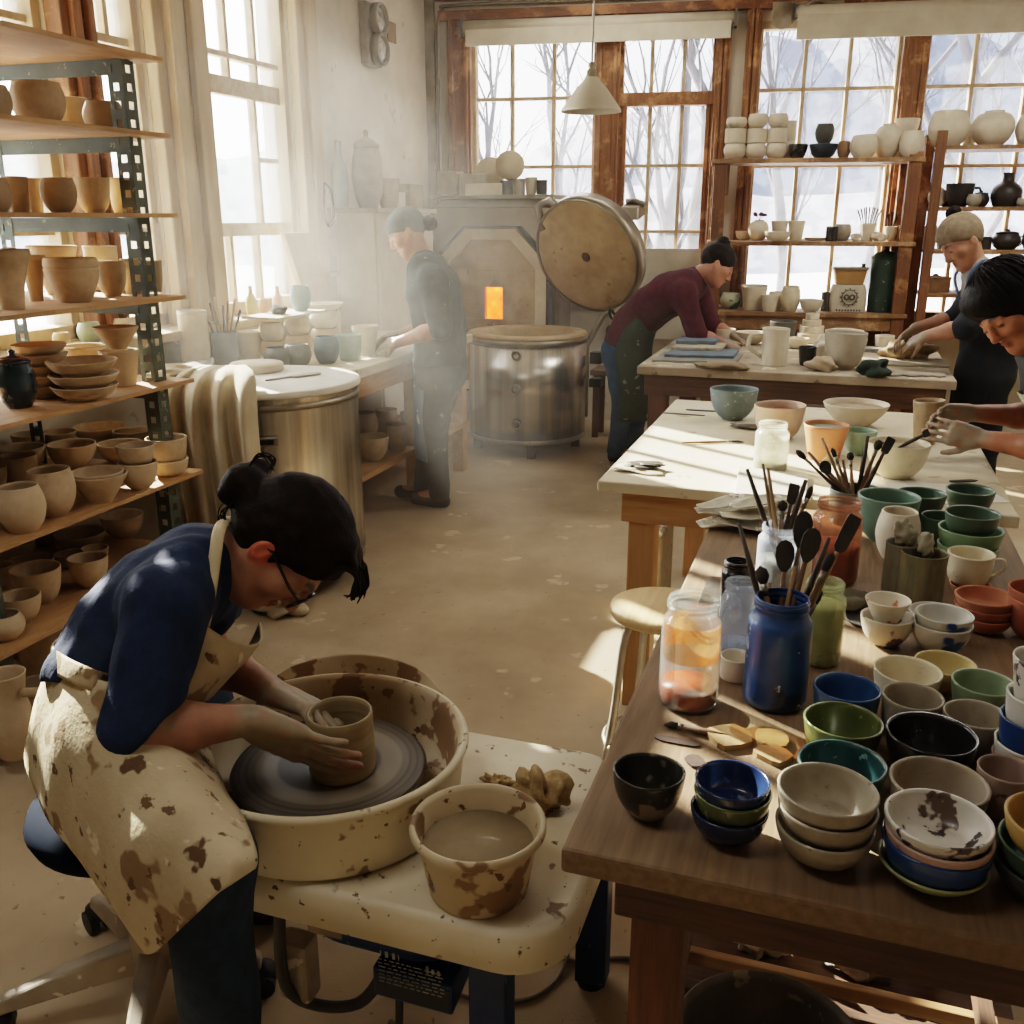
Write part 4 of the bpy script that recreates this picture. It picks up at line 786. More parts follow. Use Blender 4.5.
tb(736, 683, 34, 20, 'cyl', M('white_lid', '#e6dfcf', '#d5ccb8', rough=.5), 'white jar lid lying between the red and blue jars', 'lid')
cbk, Rbk, Hbk = place(855, 528, 50, 32, T, kind='cyl'); tb(855, 528, 50, 32, 'cyl', M('slate_green_pot', '#5d6a62', '#47524b', sc=9, rough=.5), 'slate green pot holding the back bundle of brushes', 'pot')
# ------------------------------------------------------------------ brushes and tools
bw = [wood('brush_handle_dark', '#4b3526', '#2f2118', axis=2, sc=5), wood('brush_handle_mid', '#7d5c3b', '#5d4229', axis=2, sc=5), wood('brush_handle_pale', '#a88a60', '#866944', axis=2, sc=5)]
bris = M('dark_bristle', '#2b2522', '#3c332c', sc=60, rough=.9); ferr = M('ferrule', '#9a9487', '#7b7568', metal=.8, rough=.35)
def brush(base, tip, hm, kind, label, group, r=.0042):
    b, t = Vector(base), Vector(tip); d = (t-b); L = d.length; d.normalize(); s = d.cross(FWD).normalized(); n = s.cross(d)
    m = MB(); Lh = L*(.8 if kind != 'stick' else 1); m.tube([b, b+d*Lh*.3, b+d*Lh*.7, b+d*Lh], [r*.6, r, r*1.05, r*.7], 7)
    o = solo({'stick': 'brush_handle', 'round': 'paint_brush', 'flat': 'paint_brush', 'spoon': 'clay_spoon', 'knife': 'palette_knife'}[kind], m, hm, label, {'stick': 'brush', 'round': 'brush', 'flat': 'brush', 'spoon': 'spoon', 'knife': 'knife'}[kind], group, base=b)
    h = b+d*Lh
    if kind in ('round', 'flat'):
        m = MB(); m.tube([h-d*.004, h+d*L*.07], [r*.85, r*1.0], 8); obj('ferrule', m, ferr, o)
        m = MB(); w = r*(1.9 if kind == 'round' else 1.2); m.tube([h+d*L*.07, h+d*L*.12, h+d*L*.17, t], [r*.95, w, w*.85, r*.15], 8); obj('bristles', m, bris, o)
    if kind in ('spoon', 'knife'):
        e = L*.2; m = MB(); W_ = .016 if kind == 'spoon' else .012
        prof = [(0, .25), (.2, .75), (.45, 1), (.75, .95), (.93, .6), (1, .05)] if kind == 'spoon' else [(0, .35), (.12, .9), (.5, 1), (.9, 1), (1, .85)]
        V = []
        for (q, w) in prof:
            for sg in (-1, 1):
                for th in (-.0012, .0012): V.append(h+d*e*q+s*sg*W_*w+n*th)
        F = []
        for i in range(len(prof)-1):
            a = i*4; F += [(a, a+2, a+6, a+4), (a+1, a+5, a+7, a+3), (a, a+4, a+5, a+1), (a+2, a+3, a+7, a+6)]
        k = (len(prof)-1)*4; F += [(k, k+2, k+3, k+1), (0, 1, 3, 2)]
        m.add(V, F); obj('blade', m, M('dark_blade', '#2d2a27', '#45403a', sc=20, rough=.5) if kind == 'spoon' or True else ferr, o)
def bundle(c, R, H, tips, group, where):
    rg = random.Random(len(tips)*7+int(c.x*100))
    for i, (px, py, kind, dd, lab) in enumerate(tips):
        tip = at_d(px, py, depth(c)+dd); a = Vector((tip.x-c.x, tip.y-c.y, 0)); lean = a.length; a = a.normalized() if lean > 1e-6 else Vector((1, 0, 0))
        # pass through the mouth on the leaning side and land on the opposite side of the floor
        zz = tip.z-c.z; rimp = c+a*min(R*.62, lean*.6)+Vector((0, 0, H)); dirv = (tip-rimp).normalized(); k = (H-.012)/max(dirv.z, .25); b = rimp-dirv*k
        off = Vector((b.x-c.x, b.y-c.y, 0)); lim = R*.66
        if off.length > lim: off = off.normalized()*lim
        b = c+off+Vector((0, 0, .012))
        brush(b, tip, bw[i % 3 if kind != 'spoon' else 1], kind, lab, group, r=rg.uniform(.0042, .0066))
bundle(cb, Rb*.8, Hb, [(739, 523, 'stick', .0, 'long dark brush handle leaning far left out of the blue jar'), (770, 583, 'stick', .02, 'short brown brush handle left of centre in the blue jar'), (786, 540, 'spoon', .0, 'dark oval spoon standing in the blue jar'), (806, 511, 'spoon', .03, 'black flat paddle, tallest tool in the blue jar'), (815, 528, 'spoon', -.02, 'clay-caked round paddle in the middle of the blue jar'),
    (856, 516, 'knife', .0, 'black square-ended knife leaning right out of the blue jar'), (829, 538, 'stick', .02, 'thin brush handle right of the paddles in the blue jar'), (833, 552, 'round', -.01, 'dark brush leaning right in the blue jar'), (795, 566, 'stick', -.02, 'pale brush handle in the middle of the blue jar'), (822, 590, 'flat', .03, 'low flat brush at the right rim of the blue jar'), (760, 566, 'round', -.03, 'brown brush with a swollen handle in the blue jar')], 'tools in the blue jar', 'blue')
bundle(cm, Rm*.8, Hm, [(747, 469, 'stick', .0, 'thin brush handle leaning far left from the cloudy jar'), (763, 464, 'stick', .02, 'tall brown handle in the cloudy jar'), (768, 468, 'stick', -.02, 'tall dark handle beside the brown one in the cloudy jar'), (795, 484, 'knife', .0, 'dark flat tool leaning right in the cloudy jar'), (812, 486, 'flat', .02, 'flat brush leaning right from the cloudy jar'), (783, 500, 'round', .0, 'short brush in the middle of the cloudy jar'), (806, 480, 'stick', -.02, 'pale stick leaning right from the cloudy jar')], 'tools in the cloudy jar', 'cloudy')
bundle(cbk, Rbk*.85, Hbk, [(796, 450, 'round', .0, 'brush leaning far left from the slate pot'), (808, 452, 'stick', .02, 'brown handle left in the slate pot'), (822, 438, 'stick', .0, 'dark upright handle in the slate pot'), (821, 462, 'spoon', -.02, 'dark spoon head in the slate pot'), (843, 460, 'stick', .01, 'short pale handle centre of the slate pot'), (850, 452, 'round', .03, 'dark brush centre right in the slate pot'), (868, 436, 'stick', .0, 'long handle leaning right in the slate pot'), (880, 440, 'round', .02, 'brush leaning right in the slate pot'), (892, 438, 'knife', .0, 'broad dark blade leaning far right in the slate pot'), (884, 452, 'stick', -.02, 'pale handle leaning right in the slate pot'), (832, 448, 'flat', .03, 'flat brush left of centre in the slate pot')], 'tools in the slate pot', 'slate')
def lying(p0, p1, surf, mat, kind, label, name, cat, r=.006, lift=.0):
    a, b = at_z(*p0, surf), at_z(*p1, surf); d = (b-a); L = d.length; d.normalize(); s = d.cross(Vector((0, 0, 1)))
    u = Vector((0, 0, r+.0005)); m = MB()
    if kind == 'round':
        m.tube([a+u, a+d*L*.4+u, a+d*L*.72+u], [r*.5, r, r*.8], 8); o = solo(name, m, mat, label, cat)
        m = MB(); m.tube([a+d*L*.718+u, a+d*L*.8+u], [r*.8, r*.85], 8); obj('ferrule', m, ferr, o); m = MB(); m.tube([a+d*L*.8+u, a+d*L*.9+u, b+u*.6], [r*.85, r*1.0, r*.2], 8); obj('bristles', m, bris, o)
    else:
        w = r*2.2
        V = []; prof = [(0, .5), (.1, .9), (.5, 1), (.85, .9), (1, .3)]
        for q, ww in prof:
            for sg in (-1, 1):
                for z in (.0006, r*.7): V.append(a+d*L*q+s*sg*w*ww+Vector((0, 0, z)))
        F = []
        for i in range(len(prof)-1):
            k = i*4; F += [(k, k+4, k+6, k+2), (k+1, k+3, k+7, k+5), (k, k+1, k+5, k+4), (k+2, k+6, k+7, k+3)]
        k = (len(prof)-1)*4; F += [(k, k+1, k+3, k+2), (0, 2, 3, 1)]; m.add(V, F); o = solo(name, m, mat, label, cat)
    return o
lying((735, 742), (664, 727), T, bw[1], 'round', 'brown brush lying on the table below the red jar', 'paint_brush', 'brush', .006)
lying((700, 746), (655, 738), T, bw[0], 'flat', 'thin dark scraper lying in front of the brown brush', 'clay_scraper', 'scraper', .004)
lying((712, 743), (748, 737), T, bw[2], 'flat', 'pale wooden rib lying beside the brush handle', 'wooden_rib', 'tool', .014)
lying((756, 741), (788, 743), T, M('horn_rib', '#b3a37e', '#8d7d58', sc=20), 'flat', 'mottled flat rib lying left of the teal bowl', 'flat_rib', 'tool', .012)
lying((764, 762), (782, 752), T, bw[2], 'flat', 'small wood wedge behind the navy stack', 'wooden_wedge', 'tool', .012)
lying((700, 768), (690, 757), T, bw[0], 'flat', 'stubby dark tool behind the dripped bowl', 'trimming_tool', 'tool', .006)
# sheets and palettes at the far left corner of the glazing table
def flat_sheet(pts, z, th, name, mat, label, cat, warp=.0, seed=0, group=None, bevel=0):
    P = [at_z(x, y, z) for x, y in pts]; rg = random.Random(seed); k = len(P)
    V = [Vector((p.x, p.y, z+.0005+rg.uniform(0, warp))) for p in P]; V2 = [v+Vector((0, 0, th)) for v in V]
    m = MB(); m.add(V+V2, [tuple(reversed(range(k))), tuple(range(k, 2*k))]+[(i, (i+1) % k, (i+1) % k+k, i+k) for i in range(k)]); return solo(name, m, mat, label, cat, group, bevel=bevel)
sheetm = M('glaze_palette', '#d9d0b9', '#8e8468', sc=9, rough=.6, spots=[('#6e6a50', .2, 12), ('#efe8d8', .25, 20), ('#5a4a38', .08, 26)])
def leaf(px0, py0, px1, py1, w, z, label, seed):
    a, b = at_z(px0, py0, z), at_z(px1, py1, z); d = b-a; L = d.length; d.normalize(); s = d.cross(Vector((0, 0, 1))); rg = random.Random(seed); grid = []
    for i in range(6):
        q = i/5; ww = w*math.sin(pi*(.12+.8*q))**.7; row = []
        for j in range(5): t = j/4-.5; row.append(a+d*L*q+s*ww*t*2+Vector((0, 0, .004+.010*abs(t)+rg.uniform(0, .003)+.006*math.sin(q*5+seed))))
        grid.append(row)
    m = MB(); m.sheet(grid, 3, 3, .0025); solo('palette_paper', m, sheetm, label, 'paper', 'curled glaze palettes at the table corner')
for i, a in enumerate([(700, 528, 790, 520, .05, .0, 'lowest curled paper palette at the far left table corner'), (712, 524, 800, 530, .05, .012, 'second curled palette up in the corner heap'), (698, 516, 770, 508, .045, .024, 'third curled palette in the corner heap, streaked grey'), (722, 518, 800, 512, .045, .036, 'fourth curled palette in the corner heap'), (700, 508, 760, 500, .035, .048, 'pale top palette sticking out left over the corner heap'), (735, 508, 800, 500, .035, .055, 'topmost cream palette of the corner heap')]): leaf(*a[:4], a[4], T+a[5], a[6], i)
flat_sheet([(694, 616), (708, 578), (752, 580), (745, 622)], T, .004, 'glass_sheet', glassy('sheet_glass', '#dfe0da', .2, .4, '#cfcabc'), 'flat glass sheet lying beside the black jar', 'glass')
m = MB(); q = at_z(852, 608, T); m.lump((q.x, q.y, T+.016), .055, (1.0, .8, .3), .4, 4, seed=5, flat=T+.003); solo('glaze_rag', m, M('mud_rag', '#6f6650', '#4b4434', sc=24, rough=.95, bump=.4, bsc=60), 'mud-stained crumpled rag lying right of the yellow jar', 'rag')
q = at_z(858, 622, T); pot(0, 0, 0, 0, 'saucer', dkgrey, 'grey saucer under the mud-stained rag', 'saucer', c=Vector((q.x+.015, q.y, T)), R=.04, H=.008)
# tall white scraper leaning between jars
q = at_z(803, 600, T); m = MB(); m.obox(q+Vector((0, 0, .055)), RGT, (0, 1, 0), (0, 0, 1), .012, .004, .0545); solo('plaster_paddle', m, whitec, 'upright white plaster paddle standing behind the blue jar', 'paddle', bevel=.003)
# ------------------------------------------------------------------ work table
def wt(px, py, w, h, kind, mat, label, cat='bowl', **k): return pot(px, py, w, h, kind, mat, label, cat, surf=T, **k)
wt(734, 421, 47, 30, 'bowl', tealgrey, 'blue-grey stone bowl at the far corner of the work table', wob=.02); wt(780, 440, 50, 32, 'deep', M('pink_cream_bowl', '#cdb6a0', '#b89a82', sc=9, rough=.6), 'pinkish cream bowl with red clay inside', wob=.03, fill=(terra, .8, 'clay_fill'))
t, c, R, H = jar(773, 473, 33, 47, 'frosted jar with pale green powder on the work table', glassy('frost_jar', '#f2f1ea', .07, .6, '#e8e5da'), M('pale_powder', '#cfd0b0', '#bcbd9a', rough=.8), .42, 'pale_powder')
wt(826, 462, 44, 34, 'tumbler', M('orange_cup', '#c98a63', '#b3704a', sc=8, rough=.6, spots=[('#c9b898', .25, 9)]), 'orange clay cup with a green glazed interior', 'cup', fill=(sageg, .9)); wt(860, 456, 33, 24, 'bowl', M('mint_glaze', '#9db39b', '#84997f', sc=9, rough=.4), 'small mint green bowl beside the orange cup')
wt(856, 428, 63, 22, 'wide', whitec, 'white enamel dish of clay scraps at the back of the work table', 'dish', fill=(mudc, .8, 'clay_scraps'))
wt(898, 480, 60, 34, 'bowl', creamg, 'large cream mixing bowl with tools leaning in it', fill=(M('dry_slip', '#b0a083', '#97876a', sc=12, rough=.9), .85, 'dry_slip'))
q, R, H = place(898, 480, 60, 34, T, kind='bowl'); brush(q+Vector((.0, 0, H*.85)), at_d(929, 432, depth(q)), bw[0], 'knife', 'dark rib leaning out of the cream mixing bowl', 'tools in the mixing bowl', .006); brush(q+Vector((-.02, 0, H*.85)), at_d(878, 440, depth(q)), bw[1], 'stick', 'stick leaning left out of the cream mixing bowl', 'tools in the mixing bowl', .004)
wt(929, 445, 30, 42, 'tumbler', mudc, 'unfired clay cup being shaped between the potter\'s hands', 'cup', wob=.05)
m = MB(); q = at_z(640, 470, T); m.lump((q.x, q.y, T+.006), .075, (1.0, .8, .1), .35, 3, seed=8, flat=T+.001); solo('slip_palette', m, M('pale_palette', '#d0c3aa', '#b0a186', sc=9, rough=.8), 'pale flat palette at the near corner of the work table', 'palette')
m = MB(); q = at_z(645, 466, T+.012); m.lump((q.x, q.y, T+.0165), .042, (1.2, .7, .16), .5, 4, seed=9); solo('dark_slip_blob', m, M('dark_slip', '#57503f', '#3b3529', sc=14, rough=.5), 'dark wet slip smeared on the pale palette', 'slip')
lying((682, 444), (744, 443), T, bw[2], 'round', 'pale brush lying across the sunlit canvas', 'paint_brush', 'brush', .005); lying((662, 413), (705, 416), T, bw[0], 'flat', 'dark stick at the far left corner of the work table', 'modelling_stick', 'stick', .004)
lying((686, 410), (722, 412), T, iron, 'flat', 'dark metal knife lying before the blue-grey bowl', 'clay_knife', 'knife', .005); lying((950, 482), (977, 481), T, iron, 'flat', 'short dark knife lying near the white paper', 'clay_knife', 'knife', .005)
m = MB(); q = at_z(744, 428, T); m.lump((q.x, q.y, T+.008), .045, (1.3, .7, .18), .4, 4, seed=10, flat=T+.001); solo('dark_cloth', m, M('dark_cloth', '#6c6353', '#4d4538', sc=20, rough=.95), 'small dark cloth beside the blue-grey bowl foot', 'cloth')
flat_sheet([(734, 497), (739, 470), (808, 478), (806, 505)], T, .012, 'plaster_tile', M('plaster_tile', '#cbc5b4', '#b5ae9b', sc=6, rough=.8), 'grey plaster tile at the near edge of the work table', 'tile', bevel=.002)
flat_sheet([(878, 506), (886, 480), (985, 488), (1010, 503)], T, .002, 'paper_sheet', M('white_paper', '#e9e4d8', '#dcd5c6', sc=3, rough=.8), 'white paper sheet at the near right corner of the work table', 'paper')
flat_sheet([(758, 408), (790, 406), (800, 410), (766, 413)], T, .004, 'wood_slat', bw[2], 'thin slat lying behind the pinkish bowl', 'slat')
# ------------------------------------------------------------------ clay table
def ft(px, py, w, h, kind, mat, label, cat='bowl', **k): return pot(px, py, w, h, kind, mat, label, cat, surf=ZF, **k)
slabm = [M('grey_slab', '#8c8a80', '#74726a', sc=6, rough=.85), M('pale_slab', '#b8ae9b', '#a2977f', sc=6, rough=.9), M('blue_slab', '#6f7c86', '#5b6872', sc=6, rough=.8)]
def slab(px0, px1, py, dep, z, th, mat, label, name='clay_slab', cat='slab', seed=0, wav=.01):
    rg = random.Random(seed); a = at_z(px0, py, z); b = at_z(px1, py, z); b.y = a.y+(b.y-a.y)*.4; m = MB(); k = 10; pts = []
    for i in range(k+1): pts.append(a+(b-a)*(i/k)+Vector((0, rg.uniform(-wav, wav), 0)))
    for i in range(k, -1, -1): pts.append(a+(b-a)*(i/k)+Vector((0, dep+rg.uniform(-wav, wav), 0)))
    n = len(pts); V = [Vector((p.x, p.y, z+.0005)) for p in pts]+[Vector((p.x, p.y, z+th)) for p in pts]
    m.add(V, [tuple(reversed(range(n))), tuple(range(n, 2*n))]+[(i, (i+1) % n, (i+1) % n+n, i+n) for i in range(n)]); solo(name, m, mat, label, cat, 'slabs on the clay table', bevel=.003)
slab(652, 738, 362, .36, ZF, .012, slabm[0], 'wide grey slab at the bottom of the pile before the maroon potter', seed=1, wav=.02); slab(664, 735, 357, .30, ZF+.013, .016, slabm[2], 'bluish slab second from the bottom of the pile', seed=2); slab(672, 722, 350, .26, ZF+.03, .018, slabm[1], 'pale slab third up in the pile', seed=3); slab(676, 716, 344, .22, ZF+.049, .022, slabm[2], 'bluish slab on top of the pile at the maroon potter\'s elbow', seed=4)
m = MB(); q = at_z(720, 369, ZF); m.lump((q.x, q.y, ZF+.018), .13, (1.0, .6, .16), .3, 3, seed=12, flat=ZF+.001); solo('clay_slab', m, M('brown_slab', '#96836a', '#7a6850', sc=9, rough=.9, bump=.2), 'rough brown clay pat at the near edge of the clay table', 'slab', 'slabs on the clay table')
ft(776, 367, 27, 36, 'cyl', whitec, 'tall pale clay jug with a handle on its left', 'jug', handle=pi); ft(783, 345, 26, 22, 'cup', dkgrey, 'dark cup behind the pale jug', 'cup'); ft(808, 366, 18, 18, 'cup', blackg, 'little black cup in front of the plaster stack', 'cup')
ft(846, 370, 41, 36, 'deep', M('lumpy_bowl', '#bfb6a3', '#a59b86', sc=9, rough=.8), 'big lumpy pale bowl in the middle of the clay table', wob=.04)
m = MB(); q = at_z(824, 352, ZF+.05); m.lump((q.x, q.y, ZF+.085), .055, (1, .8, 1), .3, 3, seed=14); solo('clay_lump', m, whitec, 'pale clay lump pressed against the lumpy bowl', 'clay lump')
m = MB(); q = at_z(822, 371, ZF); m.lump((q.x, q.y, ZF+.03), .085, (1.0, .7, .5), .25, 3, seed=15, flat=ZF+.001); solo('clay_lump', m, bisq3, 'wedge of tan clay in front of the pale bowl', 'clay lump')
m = MB(); q = at_z(874, 376, ZF); m.lump((q.x, q.y, ZF+.04), .07, (1.0, .8, .65), .4, 4, seed=16, flat=ZF+.001); solo('green_lump', m, M('dark_green_sponge', '#39443a', '#2b332b', sc=20, rough=.9), 'dark green sponge at the near edge of the clay table', 'sponge')
ft(846, 338, 33, 20, 'bowl', whitec, 'white basin at the back of the clay table', 'basin', wob=.05, Y=6.0)
nest(812, 343, ZF, [(27, 8, 'block', whitec, 'lowest plaster ring of the stepped stack', 0), (24, 8, 'block', whitec, 'second plaster ring of the stepped stack', 7), (19, 7, 'block', whitec, 'third plaster ring of the stepped stack', 7), (14, 6, 'block', whitec, 'smallest plaster ring on top of the stepped stack', 7)], 'plaster rings', 'plaster ring')
for i, (px, py, w, h, k, l) in enumerate([(752, 336, 30, 12, 'bowl', 'white bowl at the back left of the clay table'), (771, 334, 20, 14, 'cup', 'white cup at the back of the clay table'), (727, 345, 20, 14, 'cup', 'small pale pot behind the maroon potter\'s hands'), (884, 345, 19, 14, 'cup', 'pale cup behind the kneaded clay'), (798, 349, 22, 10, 'bowl', 'pale dish behind the black cup'), (858, 330, 20, 10, 'cup', 'pale cup at the far edge behind the basin')]): ft(px, py, w, h, k, whitec, l, 'bowl' if k == 'bowl' else 'cup', group='white pots at the back of the clay table', **({'Y': 6.13} if py < 346 else {}))
m = MB(); q = at_z(905, 360, ZF); m.lump((q.x, q.y, ZF+.05), .12, (1.1, .8, .55), .25, 3, seed=18, flat=ZF+.013); solo('kneaded_clay', m, mudc, 'mound of wet clay under the beanie potter\'s hands', 'clay lump')
slab(880, 948, 366, .30, ZF, .012, slabm[1], 'pale board under the kneaded clay', 'clay_board', 'board', 21); slab(884, 945, 376, .10, ZF, .010, M('grey_cloth_slab', '#9b9484', '#827b6b', sc=9, rough=.95), 'wrinkled grey cloth at the near right corner of the clay table', 'work_cloth', 'cloth', 22, .02)
slab(850, 885, 352, .14, ZF, .02, slabm[0], 'small dark tile behind the lumpy bowl', 'clay_tile', 'tile', 23)
# ------------------------------------------------------------------ rear shelf pots
def rs(z, rows, group, dv=.30, wl=W):
    for (px, py, w, h, kind, mat, label, *ex) in rows:
        e = ex[0] if ex else {}; pot(px, py, w, h, kind, mat, label, e.pop('cat', 'pot'), surf=z, V=e.pop('V', dv), group=group, n=28, **e)
def column(px, z, n, w, hs, lab, V=.3):
    c, R, H = place(px, 163, w, hs[0], surf=z, V=V, kind='cup'); zz = 0; s = depth(c)/FPX
    for i in range(n):
        cc = c+Vector((0, 0, zz)); Hh = hs[i]*s; solo('cup', potmesh(cc, R*(1-.03*i), Hh, 'belly' if i % 2 == 0 else 'cyl', n=26), whitec, lab % ['bottom', 'middle', 'top'][i], 'cup', 'stacked white cups on the rear shelf', base=cc); zz += Hh+.004
column(734, 1.935, 3, 22, [15, 13, 10], '%s cup of the leftmost white stack on the rear shelf'); column(755, 1.935, 3, 21, [15, 13, 13], '%s cup of the second white stack on the rear shelf'); column(775, 1.935, 3, 21, [15, 13, 13], '%s cup of the third white stack on the rear shelf'); column(787, 1.935, 2, 14, [18, 18], '%s cup of the half-hidden white stack behind the third', V=.2)
rs(1.935, [(797, 163, 19, 14, 'bowl', blackg, 'small black bowl beside the white cup stacks', dict(cat='bowl')), (822, 163, 28, 14, 'bowl', M('ink_pot', '#2c3a44', '#1f2a33', rough=.4), 'dark blue-grey bowl carrying a dark jar on the rear shelf', dict(cat='bowl')), (839, 163, 13, 16, 'round', brownp, 'little brown pot between the dark bowl and the lumpy vase', dict()), (854, 163, 26, 21, 'round', whitec, 'lumpy white vase on the rear shelf', dict(cat='vase', wob=.05)),
  (876, 162, 16, 22, 'round', whitec, 'white jar half hidden behind the necked vase', dict(V=.19, cat='jar')), (885, 163, 27, 32, 'moon', whitec, 'white necked vase on the rear shelf', dict(cat='vase')), (909, 163, 24, 24, 'round', whitec, 'round white jar at the right end of the rear shelf', dict(cat='jar', V=.40)), (903, 160, 18, 20, 'cyl', whitec, 'white cylinder behind the jars on the rear shelf', dict(V=.19))], 'pots on the top of the rear shelf')
q = place(822, 163, 28, 14, surf=1.935, V=.3, kind='bowl'); pot(0, 0, 0, 0, 'round', dkgrey, 'dark jar standing on the blue-grey bowl', 'jar', c=q[0]+Vector((0, 0, q[2]+.004)), R=q[1]*.66, H=.125, n=28)
q = place(903, 160, 18, 20, surf=1.935, V=.19, kind='cyl'); pot(0, 0, 0, 0, 'bowl', whitec, 'white bowl balanced on the cylinder at the shelf end', 'bowl', c=q[0]+Vector((0, 0, q[2]+.004)), R=.082, H=.115, n=28)
rs(1.395, [(745, 243, 18, 9, 'bowl', whitec, 'low white bowl at the left end of the middle shelf', dict(cat='bowl')), (771, 243, 25, 9, 'bowl', whitec, 'low white dish beside the flower pot', dict(cat='bowl', V=.40)), (783, 242, 17, 19, 'tumbler', whitec, 'left white tumbler of the pair on the middle shelf', dict(cat='cup')), (799, 242, 17, 19, 'tumbler', creamg, 'right white tumbler of the pair on the middle shelf', dict(cat='cup')),
  (815, 242, 22, 3, 'saucer', whitec, 'flat white saucer on the middle shelf', dict(cat='saucer')), (826, 242, 12, 14, 'cyl', blackg, 'small black cup on the middle shelf', dict(cat='cup')), (840, 243, 17, 16, 'round', greyg, 'grey rounded jar beside the black cup', dict(cat='jar')), (866, 244, 16, 17, 'tumbler', whitec, 'white pot of brushes on the middle shelf', dict()), (889, 244, 13, 14, 'bowl', whitec, 'white cup holding dark tools on the middle shelf', dict(cat='cup')), (900, 244, 13, 15, 'cyl', brownp, 'brown cup at the right end of the middle shelf', dict(cat='cup'))], 'pots on the middle of the rear shelf')
o = pot(758, 236, 20, 20, 'moon', whitec, 'round white vase with purple dried flowers', 'vase', surf=1.395, V=.38, n=28)
c, R, H = place(758, 236, 20, 20, surf=1.395, V=.38, kind='moon')
for i in range(5):
    m = MB(); a = i*1.25; t = c+Vector((math.cos(a)*.035, math.sin(a)*.035, H+.035+.008*(i % 2))); m.tube([c+Vector((0, 0, H*.7)), c+Vector((0, 0, H)), t], .002, 5, False); f = obj('flower_stem', m, M('dry_stem', '#6d7452'), o); m = MB(); m.lump(t, .015, (1, 1, .7), .3, 4, seed=i, n=12, m=8); obj('flower_head', m, M('purple_petal', '#7a4a63', '#5d344b', rough=.9), f)
c, R, H = place(866, 244, 16, 17, surf=1.395, V=.3, kind='tumbler')
for i in range(9):
    a = (i-4)*.16; b = c+Vector((0, 0, .02)); t = c+RGT*math.sin(a)*.13+BN*.02*((i % 3)-1)+Vector((0, 0, H+.11*math.cos(a)))
    m = MB(); m.tube([b+RGT*.01*(i-4)*.4, b*.3+t*.7, t], [.003, .004, .006], 6); solo('paint_brush', m, bris, 'dark brush fanned out in the white pot, %s from its left' % ['first', 'second', 'third', 'fourth', 'fifth', 'sixth', 'seventh', 'eighth', 'ninth'][i], 'brush', 'brushes on the rear shelf')
c, R, H = place(889, 244, 13, 14, surf=1.395, V=.3, kind='bowl')
for i, (dx, hh) in enumerate([(-.03, .12), (.0, .14), (.03, .09)]):
    m = MB(); t = c+RGT*dx+Vector((0, 0, H+hh*.7)); m.tube([c+Vector((0, 0, .02)), c+RGT*dx*.5+Vector((0, 0, H)), t], [.004, .005, .012], 6); solo('modelling_tool', m, bris, ['left', 'middle', 'right'][i]+' dark tool in the white cup on the middle shelf', 'tool', 'tools on the rear shelf')
for i, (px, s) in enumerate([(855, .04), (879, .045)]):
    q = at_W(px, 240, .34); m = MB(); m.lump((q.x, q.y, 1.395+s*.62), s, (.9, .9, .75), .35, 3, seed=40+i, n=18, m=12, flat=1.396); solo('plaster_lump', m, whitec, ['white plaster lump left of the brush pot', 'white plaster lump right of the brush pot'][i], 'lump', 'plaster lumps')
rs(.915, [(734, 308, 21, 15, 'round', mottled, 'green mottled jar at the left of the lower shelf', dict(cat='jar')), (758, 300, 23, 22, 'bowl', sageg, 'grey-green bowl behind the uneven white bowl', dict(cat='bowl', V=.19)), (751, 308, 26, 23, 'tumbler', whitec, 'white bowl with an uneven rim on the lower shelf', dict(cat='bowl', wob=.06)), (767, 309, 17, 16, 'tumbler', whitec, 'small white cup in front on the lower shelf', dict(cat='cup', V=.40)), (779, 307, 13, 14, 'cup', creamg, 'cream cup beside the small white one', dict(cat='cup')),
  (775, 302, 22, 16, 'round', whitec, 'squat white jar at the back of the lower shelf', dict(cat='jar', V=.19)), (792, 307, 19, 24, 'round', creamg, 'leaning cream gourd pot on the lower shelf', dict(cat='pot', wob=.05, V=.4)), (806, 310, 22, 12, 'bowl', whitec, 'small white bowl right of the gourd pot', dict(cat='bowl', V=.40, wob=.05)), (826, 310, 11, 18, 'cyl', dkgrey, 'small dark can beside the clay bag', dict(cat='can')),
  (880, 312, 27, 50, 'cyl', M('green_drum', '#34463b', '#263329', sc=12, rough=.5, spots=[('#7d8a7a', .07, 40)]), 'tall dark green canister on the lower shelf', dict(cat='canister', lid=M('green_drum', '#34463b')))], 'pots on the lower rear shelf')
